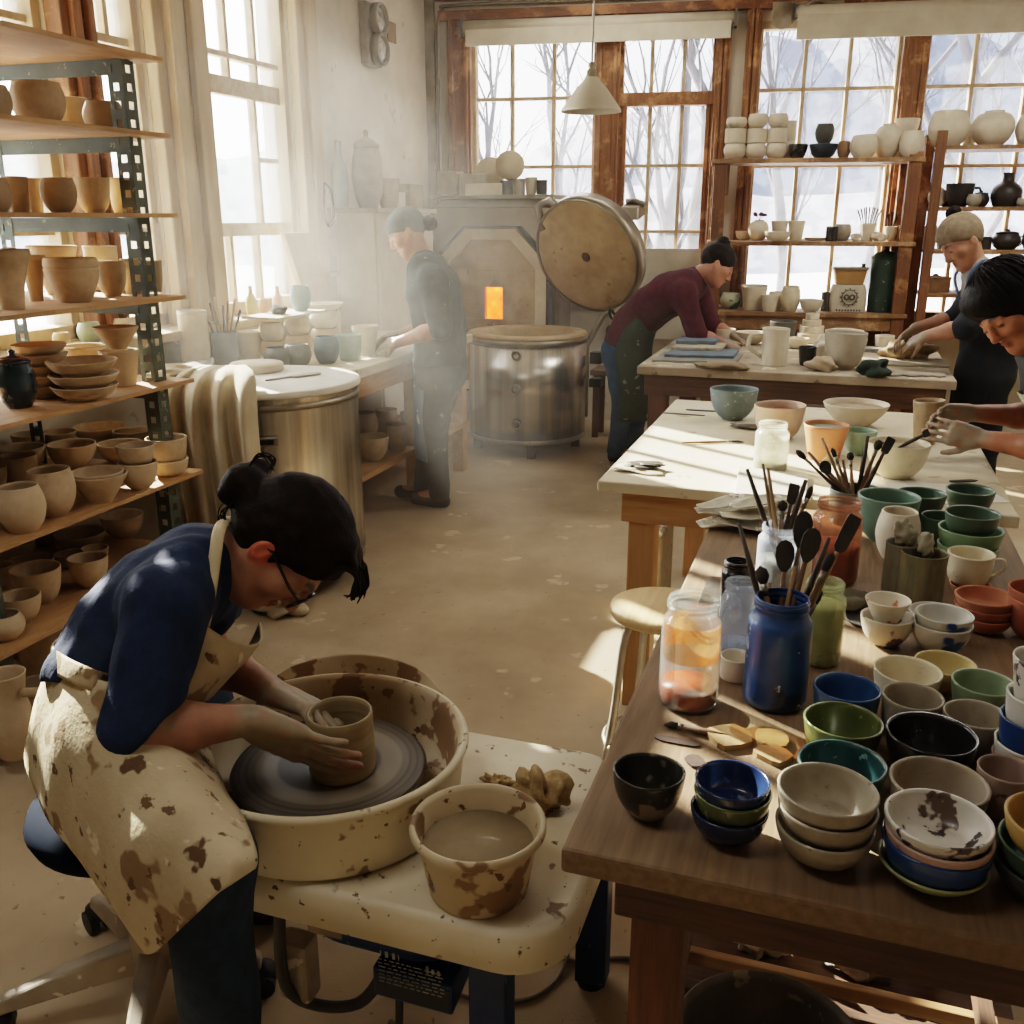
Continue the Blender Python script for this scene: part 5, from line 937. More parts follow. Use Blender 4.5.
# bag of clay with a round emblem, box on top
def claybag():
    c = at_W(846, 311, .30); c.z = .915; s = depth(c)/FPX; w = 17*s; h = 26*s; g = []
    for i in range(7):
        q = i/6; ww = w*(1+.07*math.sin(q*pi)-.12*q**4); dd = .085*(1-.25*q); row = []
        for k in range(16): a = 2*pi*k/16; sx = math.copysign(abs(math.cos(a))**.45, math.cos(a)); sy = math.copysign(abs(math.sin(a))**.45, math.sin(a)); row.append(c+BU*ww*sx+BN*dd*sy+Vector((0, 0, q*h)))
        g.append(row)
    m = MB(); m.sheet(g, 3, 2, 0, True); k = len(m.v); n = 32; m.add([m.v[k-n+i] for i in range(n)], [tuple(range(n))]); m.add([m.v[i] for i in range(n)], [tuple(reversed(range(n)))])
    t = solo('clay_bag', m, M('paper_bag', '#cfc5af', '#b8ad95', sc=7, rough=.9, bump=.2, bsc=30), 'white paper clay bag with a round black emblem', 'bag', base=c)
    f = c+BN*.0865+Vector((0, 0, h*.55)); ink = M('bag_ink', '#3d3831', '#4a443b', rough=.9); m = MB()
    def arc(cx, cz, r, w_, a0=0, a1=2*pi, n_=24):
        P = []; 
        for i in range(n_+1):
            a = a0+(a1-a0)*i/n_
            for rr in (r-w_, r+w_): P.append(f+BN*.006+BU*(cx+rr*math.cos(a))+Vector((0, 0, cz+rr*math.sin(a))))
        m.add(P, [(2*i, 2*i+1, 2*i+3, 2*i+2) for i in range(n_)])
    R = w*.42; arc(0, 0, R, .004); arc(-R*.36, .0, R*.30, .006); arc(R*.36, .0, R*.30, .006)
    for i in range(12): a = i*pi/6; arc(R*1.18*math.cos(a), R*1.18*math.sin(a), .003, .0025, n_=8)
    obj('emblem', m, ink, t); m = MB()
    for i in range(9): x = (i-4)*w*.16; m.obox(f+BN*.006+BU*x+Vector((0, 0, -R*1.75)), BU, BN, (0, 0, 1), w*.045, .0005, .006)
    obj('printed_line', m, ink, t)
    b = c+Vector((0, 0, h+.003)); m = MB(); m.hexa([b+BU*sx*w*sc+BN*sy*.075*sc+Vector((0, 0, z)) for z, sc in ((0, .74), (.10, .90)) for sx, sy in ((-1, 1), (1, 1), (1, -1), (-1, -1))]); t2 = solo('clay_box', m, M('kraft_box', '#b48a56', '#98713f', sc=9, rough=.8), 'tan tapered box with a grey lid standing on the clay bag', 'box', base=b, bevel=.004)
    m = MB(); m.obox(b+Vector((0, 0, .108)), BU, BN, (0, 0, 1), w*.96, .082, .0075); obj('lid', m, M('grey_lid', '#8d8778', '#746e60'), t2, bevel=.003); m = MB(); m.cyl(b+BU*w*.72+Vector((0, 0, .1155)), b+BU*w*.72+Vector((0, 0, .14)), .014, 12); obj('knob', m, blackp, t2)
claybag()
# tall ladder shelf
darkc = M('dark_ware', '#2c2825', '#3c3733', sc=9, rough=.45)
rs(2.0, [(946, 149, 38, 33, 'round', whitec, 'big white straight jar on top of the ladder shelf', dict(cat='jar')), (970, 148, 22, 24, 'flare', creamg, 'cream vase between the two big white jars', dict(cat='vase', V=.19)), (992, 149, 40, 33, 'moon', whitec, 'big round moon jar on top of the ladder shelf', dict(cat='jar')), (1026, 148, 32, 28, 'round', whitec, 'white jar at the frame edge on the ladder shelf top', dict(cat='jar'))], 'jars on top of the ladder shelf', .34)
rs(1.62, [(934, 201, 14, 24, 'vase', darkc, 'dark narrow jug at the left of the ladder shelf', dict(cat='jug', V=.19)), (960, 202, 27, 22, 'deep', darkc, 'dark handled pitcher on the ladder shelf', dict(cat='pitcher', handle=0)), (946, 202, 15, 16, 'round', darkc, 'small dark pot behind the pale disc', dict(V=.19)), (971, 202, 14, 12, 'round', greyg, 'little grey pot before the dark pitcher', dict(V=.40)), (985, 202, 16, 12, 'round', darkc, 'squat dark pot left of the dark bottle', dict(lid=darkc)), (1004, 202, 29, 32, 'bottle', darkc, 'broad dark bottle with a narrow neck', dict(cat='bottle')), (1019, 202, 11, 8, 'round', greyg, 'tiny pale pot beside the dark bottle', dict(V=.40))], 'dark wares on the ladder shelf', .34)
q = at_W(938, 194, .24); m = MB(); m.lathe([(0, -.008), (.06, -.008), (.066, 0), (.06, .008), (0, .008)], 32, Vector((q.x, q.y, 1.687)), (BN+Vector((0, 0, .15))).normalized()); solo('pale_disc', m, whitec, 'pale round disc leaning on the ladder shelf', 'plate')
rs(1.345, [(929, 244, 12, 22, 'cyl', greyg, 'grey cylinder jar at the left on the ladder shelf, above the lidded dish', dict(cat='jar')), (941, 244, 9, 20, 'vase', greyg, 'slim grey vase beside the cylinder jar', dict(cat='vase')), (986, 244, 14, 12, 'cyl', darkc, 'dark cup behind the beanie', dict(cat='cup')), (1008, 244, 27, 15, 'round', darkc, 'black teapot right of the beanie', dict(cat='teapot', lid=darkc, handle=0)), (1026, 244, 16, 20, 'round', dkgrey, 'dark grey jar at the frame edge behind the beanie', dict(cat='jar'))], 'dark wares on the ladder shelf', .34)
rs(1.06, [(935, 282, 30, 13, 'cyl', brownp, 'brown lidded casserole on the ladder shelf', dict(cat='casserole', lid=brownp))], None, .32)
rs(.80, [(928, 318, 13, 15, 'block', dkgrey, 'dark square tin at the left on the low ladder board', dict(cat='tin')), (943, 318, 14, 15, 'block', greyg, 'grey tin beside the dark one on the low ladder board', dict(cat='tin'))], 'tins on the ladder shelf', .3)
for q in bpy.data.objects:
    if q.name.startswith('bowl') and False: pass
# ------------------------------------------------------------------ throwing wheel
WC = Vector((-.823, 1.372, 0)); ZT = .50
plast = M('wheel_plastic', '#ded2b8', '#cdbf9f', sc=5, rough=.45, spots=[('#8a6f4e', .13, 13), ('#6f5638', .10, 34)])
plastin = M('wheel_plastic_muddy', '#d3c4a5', '#b49d78', sc=5, rough=.5, spots=[('#86694a', .38, 11), ('#6b5236', .15, 25)])
def rrect(x0, x1, y0, y1, r, n=8):
    P = []
    for cx, cy, a0 in ((x1-r, y1-r, 0), (x0+r, y1-r, pi/2), (x0+r, y0+r, pi), (x1-r, y0+r, 1.5*pi)):
        for k in range(n+1): a = a0+pi/2*k/n; P.append((cx+r*math.cos(a), cy+r*math.sin(a)))
    return P
def loft(m, rings, cap0=True, cap1=True):
    n = len(rings[0]); V = [p for r in rings for p in r]; F = []
    for i in range(len(rings)-1):
        for k in range(n): F.append((i*n+k, i*n+(k+1) % n, (i+1)*n+(k+1) % n, (i+1)*n+k))
    if cap0: F.append(tuple(reversed(range(n))))
    if cap1: F.append(tuple((len(rings)-1)*n+k for k in range(n)))
    m.add(V, F, True); return m
def wheel():
    t = thing('pottery_wheel', 'cream electric pottery wheel splashed with clay, with blue legs', 'pottery wheel', (WC.x, WC.y, 0))
    X0, X1, Y0, Y1 = -1.06, -.31, 1.14, 1.70; m = MB(); R_ = []
    for ins, z in ((.012, ZT-.085), (0, ZT-.075), (0, ZT-.012), (.004, ZT-.004), (.014, ZT)): R_.append([(x, y, z) for x, y in rrect(X0+ins, X1-ins, Y0+ins, Y1-ins, .11-ins*.5)])
    loft(m, R_); o = obj('table_deck', m, plast, t); o.data.polygons.foreach_set('use_smooth', [len(p.vertices) < 5 for p in o.data.polygons])
    for (x, y) in ((-.47, 1.165), (-.40, 1.59), (-.95, 1.61)):
        m = MB(); m.box(x, x+.065, y, y+.05, .012, ZT-.086); l = obj('leg', m, navy, t, bevel=.004); m = MB(); m.cyl((x+.03, y+.025, 0), (x+.03, y+.025, .0119), .03, 14); obj('foot', m, blackp, l)
    m = MB(); R2 = []
    for ins, z in ((.03, ZT-.155), (0, ZT-.135), (0, ZT-.0855)): R2.append([(x, y, z) for x, y in rrect(-.80+ins, -.50-ins, 1.18+ins, 1.56-ins, .09)])
    loft(m, R2); obj('motor_housing', m, navy, t)
    # control box with its printed plate
    bx = MB(); bx.hexa([(-.645, 1.1700, .285), (-.50, 1.1700, .285), (-.50, 1.3650, .32), (-.645, 1.3650, .32), (-.645, 1.1700, ZT-.156), (-.50, 1.1700, ZT-.156), (-.50, 1.3650, ZT-.156), (-.645, 1.3650, ZT-.156)]); cb_ = obj('control_box', bx, navy, t, bevel=.004)
    m = MB(); m.box(-.64, -.505, 1.1685, 1.1699, .292, ZT-.165); pl = obj('rating_plate', m, blackp, cb_)
    ink = M('plate_print', '#9a9a96', '#77777a', rough=.7); m = MB(); rg = random.Random(4)
    for i in range(7):
        z = .377-.0075*i-.012
        x = -.632
        while x < -.52: w = rg.uniform(.004, .016); m.box(x, min(x+w, -.513), 1.1679, 1.1684, z, z+.0022); x += w+.004
    for i, x in enumerate((-.628, -.619, -.606, -.595)): m.box(x, x+(.002 if i in (0, 3) else .006), 1.1679, 1.1684, .372, .384); 
    for x in (-.545, -.535, -.525): m.box(x, x+.005, 1.1679, 1.1684, .362, .376-.004*(x > -.54))
    obj('plate_print', m, ink, pl)
    m = MB(); m.box(-.77, -.705, 1.1775, 1.1795, ZT-.125, ZT-.10); obj('switch_plate', m, M('brass_plate', '#9c8a66', '#7e6d4c', rough=.5), t)
    # splash pan
    m = MB(); c = WC; P = [(0, ZT+.004), (.246, ZT+.004), (.252, ZT+.01), (.262, ZT+.10), (.266, ZT+.122), (.272, ZT+.128), (.27, ZT+.136), (.262, ZT+.138), (.254, ZT+.13), (.246, ZT+.10), (.238, ZT+.016), (0, ZT+.012)]
    P = [(r*.955, z) for r, z in P]; m.lathe(P, 72, c); o = obj('splash_pan', m, plast, t); o.data.materials.append(plastin)
    for p in o.data.polygons:
        if p.index//72 >= 7: p.material_index = 1
    m = MB(); a = math.radians(-118); d = Vector((math.cos(a), math.sin(a), 0)); s = Vector((-d.y, d.x, 0)); m.obox(c+d*.2545+Vector((0, 0, ZT+.066)), s, d, (0, 0, 1), .0012, .003, .062); obj('pan_seam', m, M('seam_dark', '#5b4c38'), o)
    m = MB(); m.obox(c+d*.246+s*.02+Vector((0, 0, ZT+.012)), s, d, (0, 0, 1), .028, .012, .012); obj('pan_clip', m, plast, o, bevel=.004)
    # raised guard at the back of the pan
    g = []
    for i in range(9):
        a = math.radians(66+i*10.2); q = math.sin(pi*i/8)**.55; d = Vector((math.cos(a), math.sin(a), 0)); g.append([c+d*(.262+.010*k)+Vector((0, 0, ZT+.112+q*.017*k)) for k in range(4)])
    m = MB(); m.sheet(g, 5, 4, .007); obj('splash_guard', m, plastin, t)
    # wheel head with throwing rings
    s = N('wheel_head'); b = s.new('BsdfPrincipled', Roughness=.38, Metallic=.0); s.link(b.outputs[0], s.out.inputs[0]); co = s.coord(); ln = s.new('VectorMath', operation='LENGTH'); s.link(co, ln.inputs[0])
    mm = s.new('Math', operation='MULTIPLY'); s.link(ln.outputs['Value'], mm.inputs[0]); mm.inputs[1].default_value = 520; sn = s.new('Math', operation='SINE'); s.link(mm.outputs[0], sn.inputs[0]); nz = s.noise(4, 3)
    nr = s.new('TexNoise', Scale=90.0, Detail=3.0); nr.noise_dimensions = '1D'; s.link(ln.outputs['Value'], nr.inputs['W'])
    s.link(s.mix(s.ramp(nr.outputs['Fac'], [(.47, (0, 0, 0)), (.60, (1, 1, 1))]), hx('#3e372f'), hx('#73695a')), b.inputs['Base Color']); bp = s.new('Bump', Strength=.25, Distance=.003); s.link(sn.outputs[0], bp.inputs['Height']); s.link(bp.outputs[0], b.inputs['Normal'])
    m = MB(); hc = WC+Vector((0, 0, .562)); m.lathe([(0, 0), (.170, 0), (.178, .003), (.180, .012), (.176, .018), (.169, .0195), (0, .0195)], 80, hc); wh = obj('wheel_head', m, s.m, t); m = MB(); m.cyl(WC+Vector((0, 0, ZT+.013)), WC+Vector((0, 0, .5615)), .03, 16); obj('shaft', m, iron, wh)
    # hose, pedal
    m = MB(); m.tube(spline([(-.83, 1.20, ZT-.09), (-.835, 1.19, .36), (-.84, 1.20, .22), (-.80, 1.23, .16), (-.72, 1.25, .17), (-.67, 1.26, .25), (-.66, 1.26, .30)], 5), .011, 8); obj('drain_hose', m, M('hose_grey', '#4d463c', '#38322a', rough=.6), t)
    m = MB(); m.box(-.865, -.80, 1.21, 1.26, .17, .30); obj('hose_clamp', m, greyp, t, bevel=.01)
    return t
wheel()
ZHD = .562+.0195
c, R, H = place(341, 782, 69, 54, ZHD, kind='cup'); m = MB(); PC = c
m.lathe([(0, 0), (R*.95, 0), (R*.985, .006), (R*1.0, H*.35), (R*.99, H*.7), (R*.965, H*.9), (R*.96, H), (R*.93, H+.003), (R*.885, H+.001), (R*.87, H*.9), (R*.88, H*.5), (R*.84, H*.12), (0, H*.10)], 64, c, wob=.006)
s = N('thrown_clay'); b = s.new('BsdfPrincipled', Roughness=.5); s.link(b.outputs[0], s.out.inputs[0]); nn = s.noise(16, 4, .6, stretch=(.25, .25, 6)); s.link(s.mix(s.ramp(nn, [(.3, (0, 0, 0)), (.7, (1, 1, 1))]), hx('#a3926f'), hx('#857352')), b.inputs['Base Color']); bp = s.new('Bump', Strength=.4, Distance=.004); s.link(nn, bp.inputs['Height']); s.link(bp.outputs[0], b.inputs['Normal'])
THROWN = solo('thrown_pot', m, s.m, 'wet clay cylinder being thrown on the spinning wheel', 'pot', base=c); PR, PH = R, H
# slurry basin on the wheel table
c, R, H = place(478, 904, 143, 92, ZT, kind='cone'); R = .106; H = .125
m = MB(); o_ = [(.72, 0), (.76, .02), (.82, .3), (.90, .72), (.94, .84), (1.02, .87), (1.045, .90), (1.045, .96), (1.02, 1.0), (.97, 1.0)]
m.lathe([(0, 0)]+[(r*R, z*H) for r, z in o_]+[(.93*R, .94*H), (.87*R, .72*H), (.76*R, .2*H), (.7*R, .05*H), (0, .04*H)], 56, c, wob=.006); t = solo('slurry_basin', m, plastin, 'white plastic basin of clay slurry on the wheel table', 'basin', base=c)
m = MB(); m.lathe([(0, 0), (.858*R, 0), (.85*R, .0015), (0, .0015)], 48, c+Vector((0, 0, .66*H))); obj('slurry', m, M('slurry', '#9b8b70', '#84755b', sc=7, rough=.15), t)
for i, (px, py, r, sq, l) in enumerate([(541, 806, .042, (1, .75, .95), 'crumbly lump of reclaimed clay at the back corner of the wheel table'), (498, 786, .02, (1.3, .9, .6), 'small clay scrap between the basin and the splash pan')]):
    q = at_z(px, py, ZT); m = MB(); m.lump((q.x, q.y, ZT+r*sq[2]*.72), r, sq, .5, 5, seed=60+i, n=36, m=24, flat=ZT+.001); solo('clay_lump', m, M('crumbly_clay', '#b59a70', '#92784f', sc=30, rough=.95, bump=.6, bsc=50), l, 'clay lump')
def cable(pts, r, label, mat=None): m = MB(); m.tube(spline(pts, 7), r, 7); return solo('cable', m, mat or M('cable_dark', '#4a4034', '#352d24', rough=.6), label, 'cable')
F_ = lambda x, y, z=.006: at_z(x, y, z)
cable([(-.62, 1.22, .33), (-.615, 1.20, .2), F_(392, 1024, .02), F_(420, 1060, .007)], .007, 'dark cable dropping from the wheel motor to the floor')
cable([F_(440, 985), F_(480, 1000), F_(530, 998), F_(560, 975), F_(575, 930, .05), (-.345, 1.615, .25), (-.34, 1.62, .40)], .005, 'grey cable looping round the front blue wheel leg', M('cable_grey', '#8b7f6c', '#72675a', rough=.5))
cable([F_(545, 952), F_(580, 962), F_(625, 958), F_(700, 972)], .005, 'thin floor cable running under the glazing table', M('cable_grey', '#8b7f6c'))
# ------------------------------------------------------------------ potter's rolling stool
def roll_stool():
    sc_ = at_z(136, 798, .48); sc_.z = 0; hc = sc_.copy(); t = thing('rolling_stool', 'low rolling stool with a blue seat and grey five-star base under the aproned potter', 'stool', hc)
    m = MB(); m.lathe([(0, .425), (.165, .43), (.19, .445), (.198, .465), (.19, .487), (.15, .498), (0, .50)], 48, sc_); obj('seat', m, M('blue_vinyl', '#0b1524', '#08101c', sc=9, rough=.85, spec=.05), t)
    m = MB(); m.cyl(hc+Vector((0, 0, .12)), hc+Vector((0, 0, .426)), .025, 16); m.lathe([(0, .13), (.05, .13), (.045, .2), (.03, .22), (0, .22)], 20, hc); obj('gas_post', m, greyp, t)
    for (px, py) in ((262, 962), (95, 900), (-30, 1015), (128, 1075), (190, 905)):
        e = at_z(px, py, .07); d = Vector((e.x-hc.x, e.y-hc.y, 0)); L = min(d.length, .30); d.normalize(); e = hc+d*L; s_ = Vector((-d.y, d.x, 0))
        rr = []
        for q, w, z0, z1 in ((.03, .032, .10, .165), (.5, .026, .085, .135), (.92, .02, .068, .098), (1, .018, .062, .09)):
            p = hc+d*L*q; rr.append([p+s_*w+Vector((0, 0, z0)), p+s_*w*.7+Vector((0, 0, z1)), p-s_*w*.7+Vector((0, 0, z1)), p-s_*w+Vector((0, 0, z0))])
        m = MB(); loft(m, rr); m.sm = [False]*len(m.sm); l = obj('base_leg', m, greyp, t, bevel=.006)
        m = MB(); p = e+d*.0; m.cyl(p+s_*.008+Vector((0, 0, .027)), p+s_*.028+Vector((0, 0, .027)), .027, 20); m.cyl(p-s_*.028+Vector((0, 0, .027)), p-s_*.008+Vector((0, 0, .027)), .027, 20); m.lathe([(0, .04), (.03, .035), (.026, .058), (.01, .063), (.008, .07), (0, .07)], 14, p); obj('caster', m, blackp, l)
roll_stool()
# ------------------------------------------------------------------ under the glazing table
def crate():
    t = thing('wooden_crate', 'open orange wooden crate on the floor under the glazing table', 'crate', (.1, 1.75, 0))
    for (x0, x1, y, z0, z1) in ((-.24, .13, 1.93, .02, .11), (.145, .46, 1.93, .02, .10), (-.24, .46, 1.62, .10, .13)):
        m = MB(); m.box(x0, x1, y, y+.02, z0, z1); obj('side_board', m, pinex, t, bevel=.003)
    for (x, y, h) in ((.09, 1.88, .20), (.135, 1.87, .17), (-.24, 1.9, .13), (.42, 1.88, .16)): m = MB(); m.box(x, x+.035, y-.02, y+.025, 0, h); obj('corner_post', m, pinez, t, bevel=.003)
    m = MB(); m.box(-.24, .46, 1.64, 1.925, .0, .019); obj('base_board', m, darkx, t)
crate()
m = MB(); m.box(-.19, .38, 1.45, 1.475, .16, .20); o = obj('stretcher', m, darkx, tn, bevel=.004); m = MB(); m.box(-.19, -.165, 1.09, 2.55, .16, .20); obj('stretcher', m, darky, tn); m = MB(); m.box(.35, .375, 1.09, 2.55, .16, .20); obj('stretcher', m, darky, tn)
def pail():
    c = Vector((.0, 1.27, 0)); m = MB(); m.lathe([(0, 0), (.11, 0), (.116, .006), (.142, .285), (.149, .29), (.15, .303), (.144, .307), (.136, .295), (.112, .02), (0, .015)], 48, c, wob=.008); t = solo('mud_pail', m, M('mud_pail', '#4c4136', '#6a5b49', sc=12, rough=.6, spots=[('#8b7b63', .15, 14)]), 'mud-crusted pail on the floor beneath the glazing table edge', 'pail', base=c)
    m = MB(); m.lump((c.x, c.y, .19), .125, (1, 1, .35), .2, 5, seed=77, n=36, m=16); obj('mud', m, M('dark_mud', '#4d4337', '#372f26', sc=14, rough=.6, bump=.4, bsc=40), t)
pail()
for i, (px, py, l) in enumerate([(757, 962, 'crumpled pale paper hanging over the crate under the glazing table'), (846, 965, 'torn shiny plastic bag in the crate under the glazing table')]):
    q = at_Y(px, py, 1.80); q.z = max(q.z, .07); m = MB(); m.lump((q.x+.02*i, q.y, .06), .055, (1.1, .6, .9), .55, 5, seed=90+i, flat=.0195); solo(['crumpled_paper', 'plastic_bag'][i], m, [whitec, M('shiny_bag', '#b9b4a8', '#6e6759', sc=14, rough=.2)][i], l, ['paper', 'bag'][i])
# ------------------------------------------------------------------ things round the kilns and bench
c0 = Vector((-2.29, 3.50, .90))
m = MB(); q = at_z(244, 374, .9); m.lathe([(0, 0), (.112, 0), (.118, .006), (.118, .03), (.112, .036), (0, .036)], 40, Vector((q.x, q.y+.1, .9005))); solo('plaster_bat', m, whitec, 'thick round white plaster bat lying on the closed kiln lid', 'bat')
flat_sheet([(160, 384), (160, 373), (215, 364), (214, 374)], .9, .03, 'kiln_shelf', M('grey_slab', '#8c8a80'), 'grey slab propped on the rear left of the kiln lid', 'slab', bevel=.004)
lying((266, 381), (300, 376), .9, bw[1], 'flat', 'flat wooden tool on the kiln lid beside the plaster bat', 'wooden_tool', 'tool', .006); lying((292, 378), (320, 374), .9, greyg, 'flat', 'pale rib on the kiln lid near its right rim', 'flat_rib', 'tool', .012)
# cloth hung over the kiln's near left side
def kcloth():
    g = []
    for i, (py, Y, x0, x1) in enumerate([(366, 3.30, 200, 246), (374, 3.17, 180, 254), (394, 3.085, 166, 256), (430, 3.06, 168, 258), (470, 3.05, 176, 262), (510, 3.04, 184, 266), (545, 3.04, 190, 268)]):
        row = []
        for j in range(13):
            u = j/12; p = at_Y(x0+(x1-x0)*u, py, Y-(.010+.007*i)*math.sin(j*1.9+i*.35)-.016*(i > 2)*abs(math.sin(j*.8)))
            if i < 2: p.z = max(p.z, .93+.012*math.sin(j*1.7))
            row.append(p)
        g.append(row)
    m = MB(); m.sheet(g, 5, 4, .004); solo('drying_cloth', m, M('linen', '#cbbfa6', '#b3a588', sc=6, rough=.95, bump=.15, bsc=90), 'off-white cloth draped over the near side of the closed kiln', 'cloth')
    m = MB(); m.lump((-2.53, 3.25, .945), .07, (1.6, 1.0, .45), .4, 4, seed=31, n=30, m=18, flat=.902); solo('folded_cloth', m, M('linen', '#cbbfa6'), 'bunched end of white cloth lying on the kiln lid', 'cloth')
kcloth()
m = MB(); q = at_z(286, 612, 0); m.lump((q.x, q.y, .06), .11, (1, .9, .62), .45, 4, seed=32, flat=.002); solo('crumpled_bag', m, M('crumpled_bag', '#cfc3ac', '#a49579', sc=9, rough=.9, bump=.3), 'crumpled pale bag on the floor beside the seated potter\'s face', 'bag')
def bn(px, py, w, h, kind, mat, label, cat='pot', X=None, z=ZB, **k): return pot(px, py, w, h, kind, mat, label, cat, surf=z, X=X, group='wares on the window bench', n=28, **k)
bn(196, 357, 28, 54, 'block', whitec, 'tall white plaster cylinder on the bench by the window', 'plaster form', X=-2.9, closed=True)
bn(226, 356, 27, 31, 'cyl', M('blue_grey_pot', '#8f9b9b', '#7b8888', sc=9, rough=.6), 'blue-grey pot of brushes on the window bench', X=-2.86); c, R, H = place(226, 356, 27, 31, ZB, X=-2.86, kind='cyl')
for i in range(7):
    a = (i-3)*.2; m = MB(); t_ = c+RGT*math.sin(a)*.16+Vector((0, .01*(i % 2), H+.13*math.cos(a)+.02*(i % 3))); m.tube([c+Vector((0, 0, .02)), c*.4+t_*.6, t_], [.004, .005, .006], 6); solo('paint_brush', m, bw[i % 3], 'brush standing in the blue-grey pot by the window, %s from its left' % ['first', 'second', 'third', 'fourth', 'fifth', 'sixth', 'seventh'][i], 'brush', 'brushes on the window bench')
bn(251, 355, 24, 27, 'cup', whitec, 'white cup right of the blue-grey brush pot on the bench', 'cup', X=-2.84)
for (px, py, w, l) in [(273, 352, 26, 'left'), (299, 351, 28, 'middle'), (326, 350, 30, 'right')]:
    c, R, H = place(px, py, w, 17, ZB, X=-2.74, kind='round'); 
    for k, z in enumerate((0, H+.004)): solo('pot', potmesh(c+Vector((0, 0, z)), R*(1-.04*k), H, 'round', n=28), [bisq2, whitec][k], ['lower', 'upper'][k]+' raw pot of the %s pair stacked on the window bench' % l, 'pot', 'wares on the window bench', base=c+Vector((0, 0, z)))
top = c.z+2*H+.012
m = MB(); m.box(-2.86, -2.64, c.y-.62, c.y-.14, top-.002, top+.010); solo('ware_board', m, whitec, 'small white board laid across the stacked pots on the bench', 'board', bevel=.003)
q = Vector((c.x, c.y-.24, top+.0105)); pot(0, 0, 0, 0, 'round', M('teal_vase', '#7f9a98', '#698483', sc=9, rough=.6), 'small teal vase on the white board by the window', 'vase', c=q, R=.055, H=.13); 
m = MB(); m.lump((c.x, c.y-.45, top+.03), .05, (1, .8, .5), .3, 3, seed=44, flat=top+.011); solo('grey_stone', m, dkgrey, 'grey pebble lump on the white board by the window', 'stone')
pot(0, 0, 0, 0, 'plate', whitec, 'white dish on the right stacked pots on the bench', 'dish', c=Vector((c.x, c.y+.02, top-.006)), R=.10, H=.035)
for i, (y, h, k, mt) in enumerate([(4.48, .16, 'bottle', M('yellow_bottle', '#d0bd7d', '#b7a260', rough=.4)), (4.60, .08, 'round', M('orange_pot', '#d09873', '#b77f59', rough=.6)), (4.74, .14, 'bottle', M('pink_bottle', '#d6a58c', '#bd8a70', rough=.4))]): pot(0, 0, 0, 0, k, mt, ['pale yellow bottle on the window sill', 'small orange pot between the bottles on the window sill', 'pink slender bottle on the window sill'][i], ['bottle', 'pot', 'bottle'][i], c=Vector((-2.985, y, ZL-.004)), R=.03, H=h, group='things on the window sill')
for i, (y, r, mt, l) in enumerate([(3.28, .05, M('glass_green', '#aebba4', '#8fa088', rough=.3), 'greenish glass jar on the sill behind the rack'), (3.12, .035, bisq2, 'small orange-tan pot on the sill behind the rack'), (3.48, .05, whitec, 'white pot on the sill behind the rack post')]): pot(0, 0, 0, 0, 'round', mt, l, 'pot', c=Vector((-2.985, y, ZL-.004)), R=r, H=r*1.7, group='things on the window sill')
m = MB(); m.hexa([(-2.97, 4.98, ZL-.003), (-2.93, 4.98, ZL-.003), (-2.93, 5.30, ZL-.003), (-2.97, 5.30, ZL-.003), (-3.03, 4.88, ZL+.42), (-3.0, 4.88, ZL+.42), (-3.0, 5.14, ZL+.42), (-3.03, 5.14, ZL+.42)]); solo('plaster_board', m, M('pale_board', '#c9b898', '#b5a280', sc=5, rough=.85), 'pale board leaning against the right side of the big left window', 'board', bevel=.004)
bn(336, 336, 13, 27, 'vase', whitec, 'slim white vase at the back of the bench end', 'vase', X=-2.95)
bn(278, 368, 29, 19, 'round', M('slate_bowl', '#858b87', '#6f7571', rough=.7), 'left slate-grey bowl at the front of the bench', 'bowl'); bn(297, 367, 28, 21, 'round', M('slate_bowl', '#858b87'), 'right slate-grey bowl at the front of the bench', 'bowl')
bn(326, 364, 26, 26, 'round', M('blue_teal_cup', '#6b8088', '#566a72', rough=.6), 'dark blue-teal cup on the bench front edge', 'cup'); bn(349, 361, 25, 25, 'cup', M('mint_cup', '#9aada0', '#84988b', rough=.6), 'pale mint cup beside the blue-teal one', 'cup'); bn(366, 358, 26, 28, 'tumbler', whitec, 'cream beaker on the bench near the standing potter\'s hands', 'beaker', X=-2.36)
for i, (px, py, w, h, k, l) in enumerate([(372, 462, 34, 24, 'bowl', 'wide pale bowl on the shelf under the bench'), (396, 452, 22, 26, 'cup', 'dusty cup on the shelf under the bench'), (366, 440, 24, 26, 'round', 'dusty jar at the back of the shelf under the bench'), (386, 438, 22, 26, 'cyl', 'dusty cylinder at the back of the shelf under the bench'), (410, 436, 20, 22, 'cup', 'dusty cup by the bench end on the low shelf')]): pot(px, py, w, h, k, bisq3, l, 'bowl' if k == 'bowl' else 'pot', surf=.32, group='pots under the window bench', n=28)
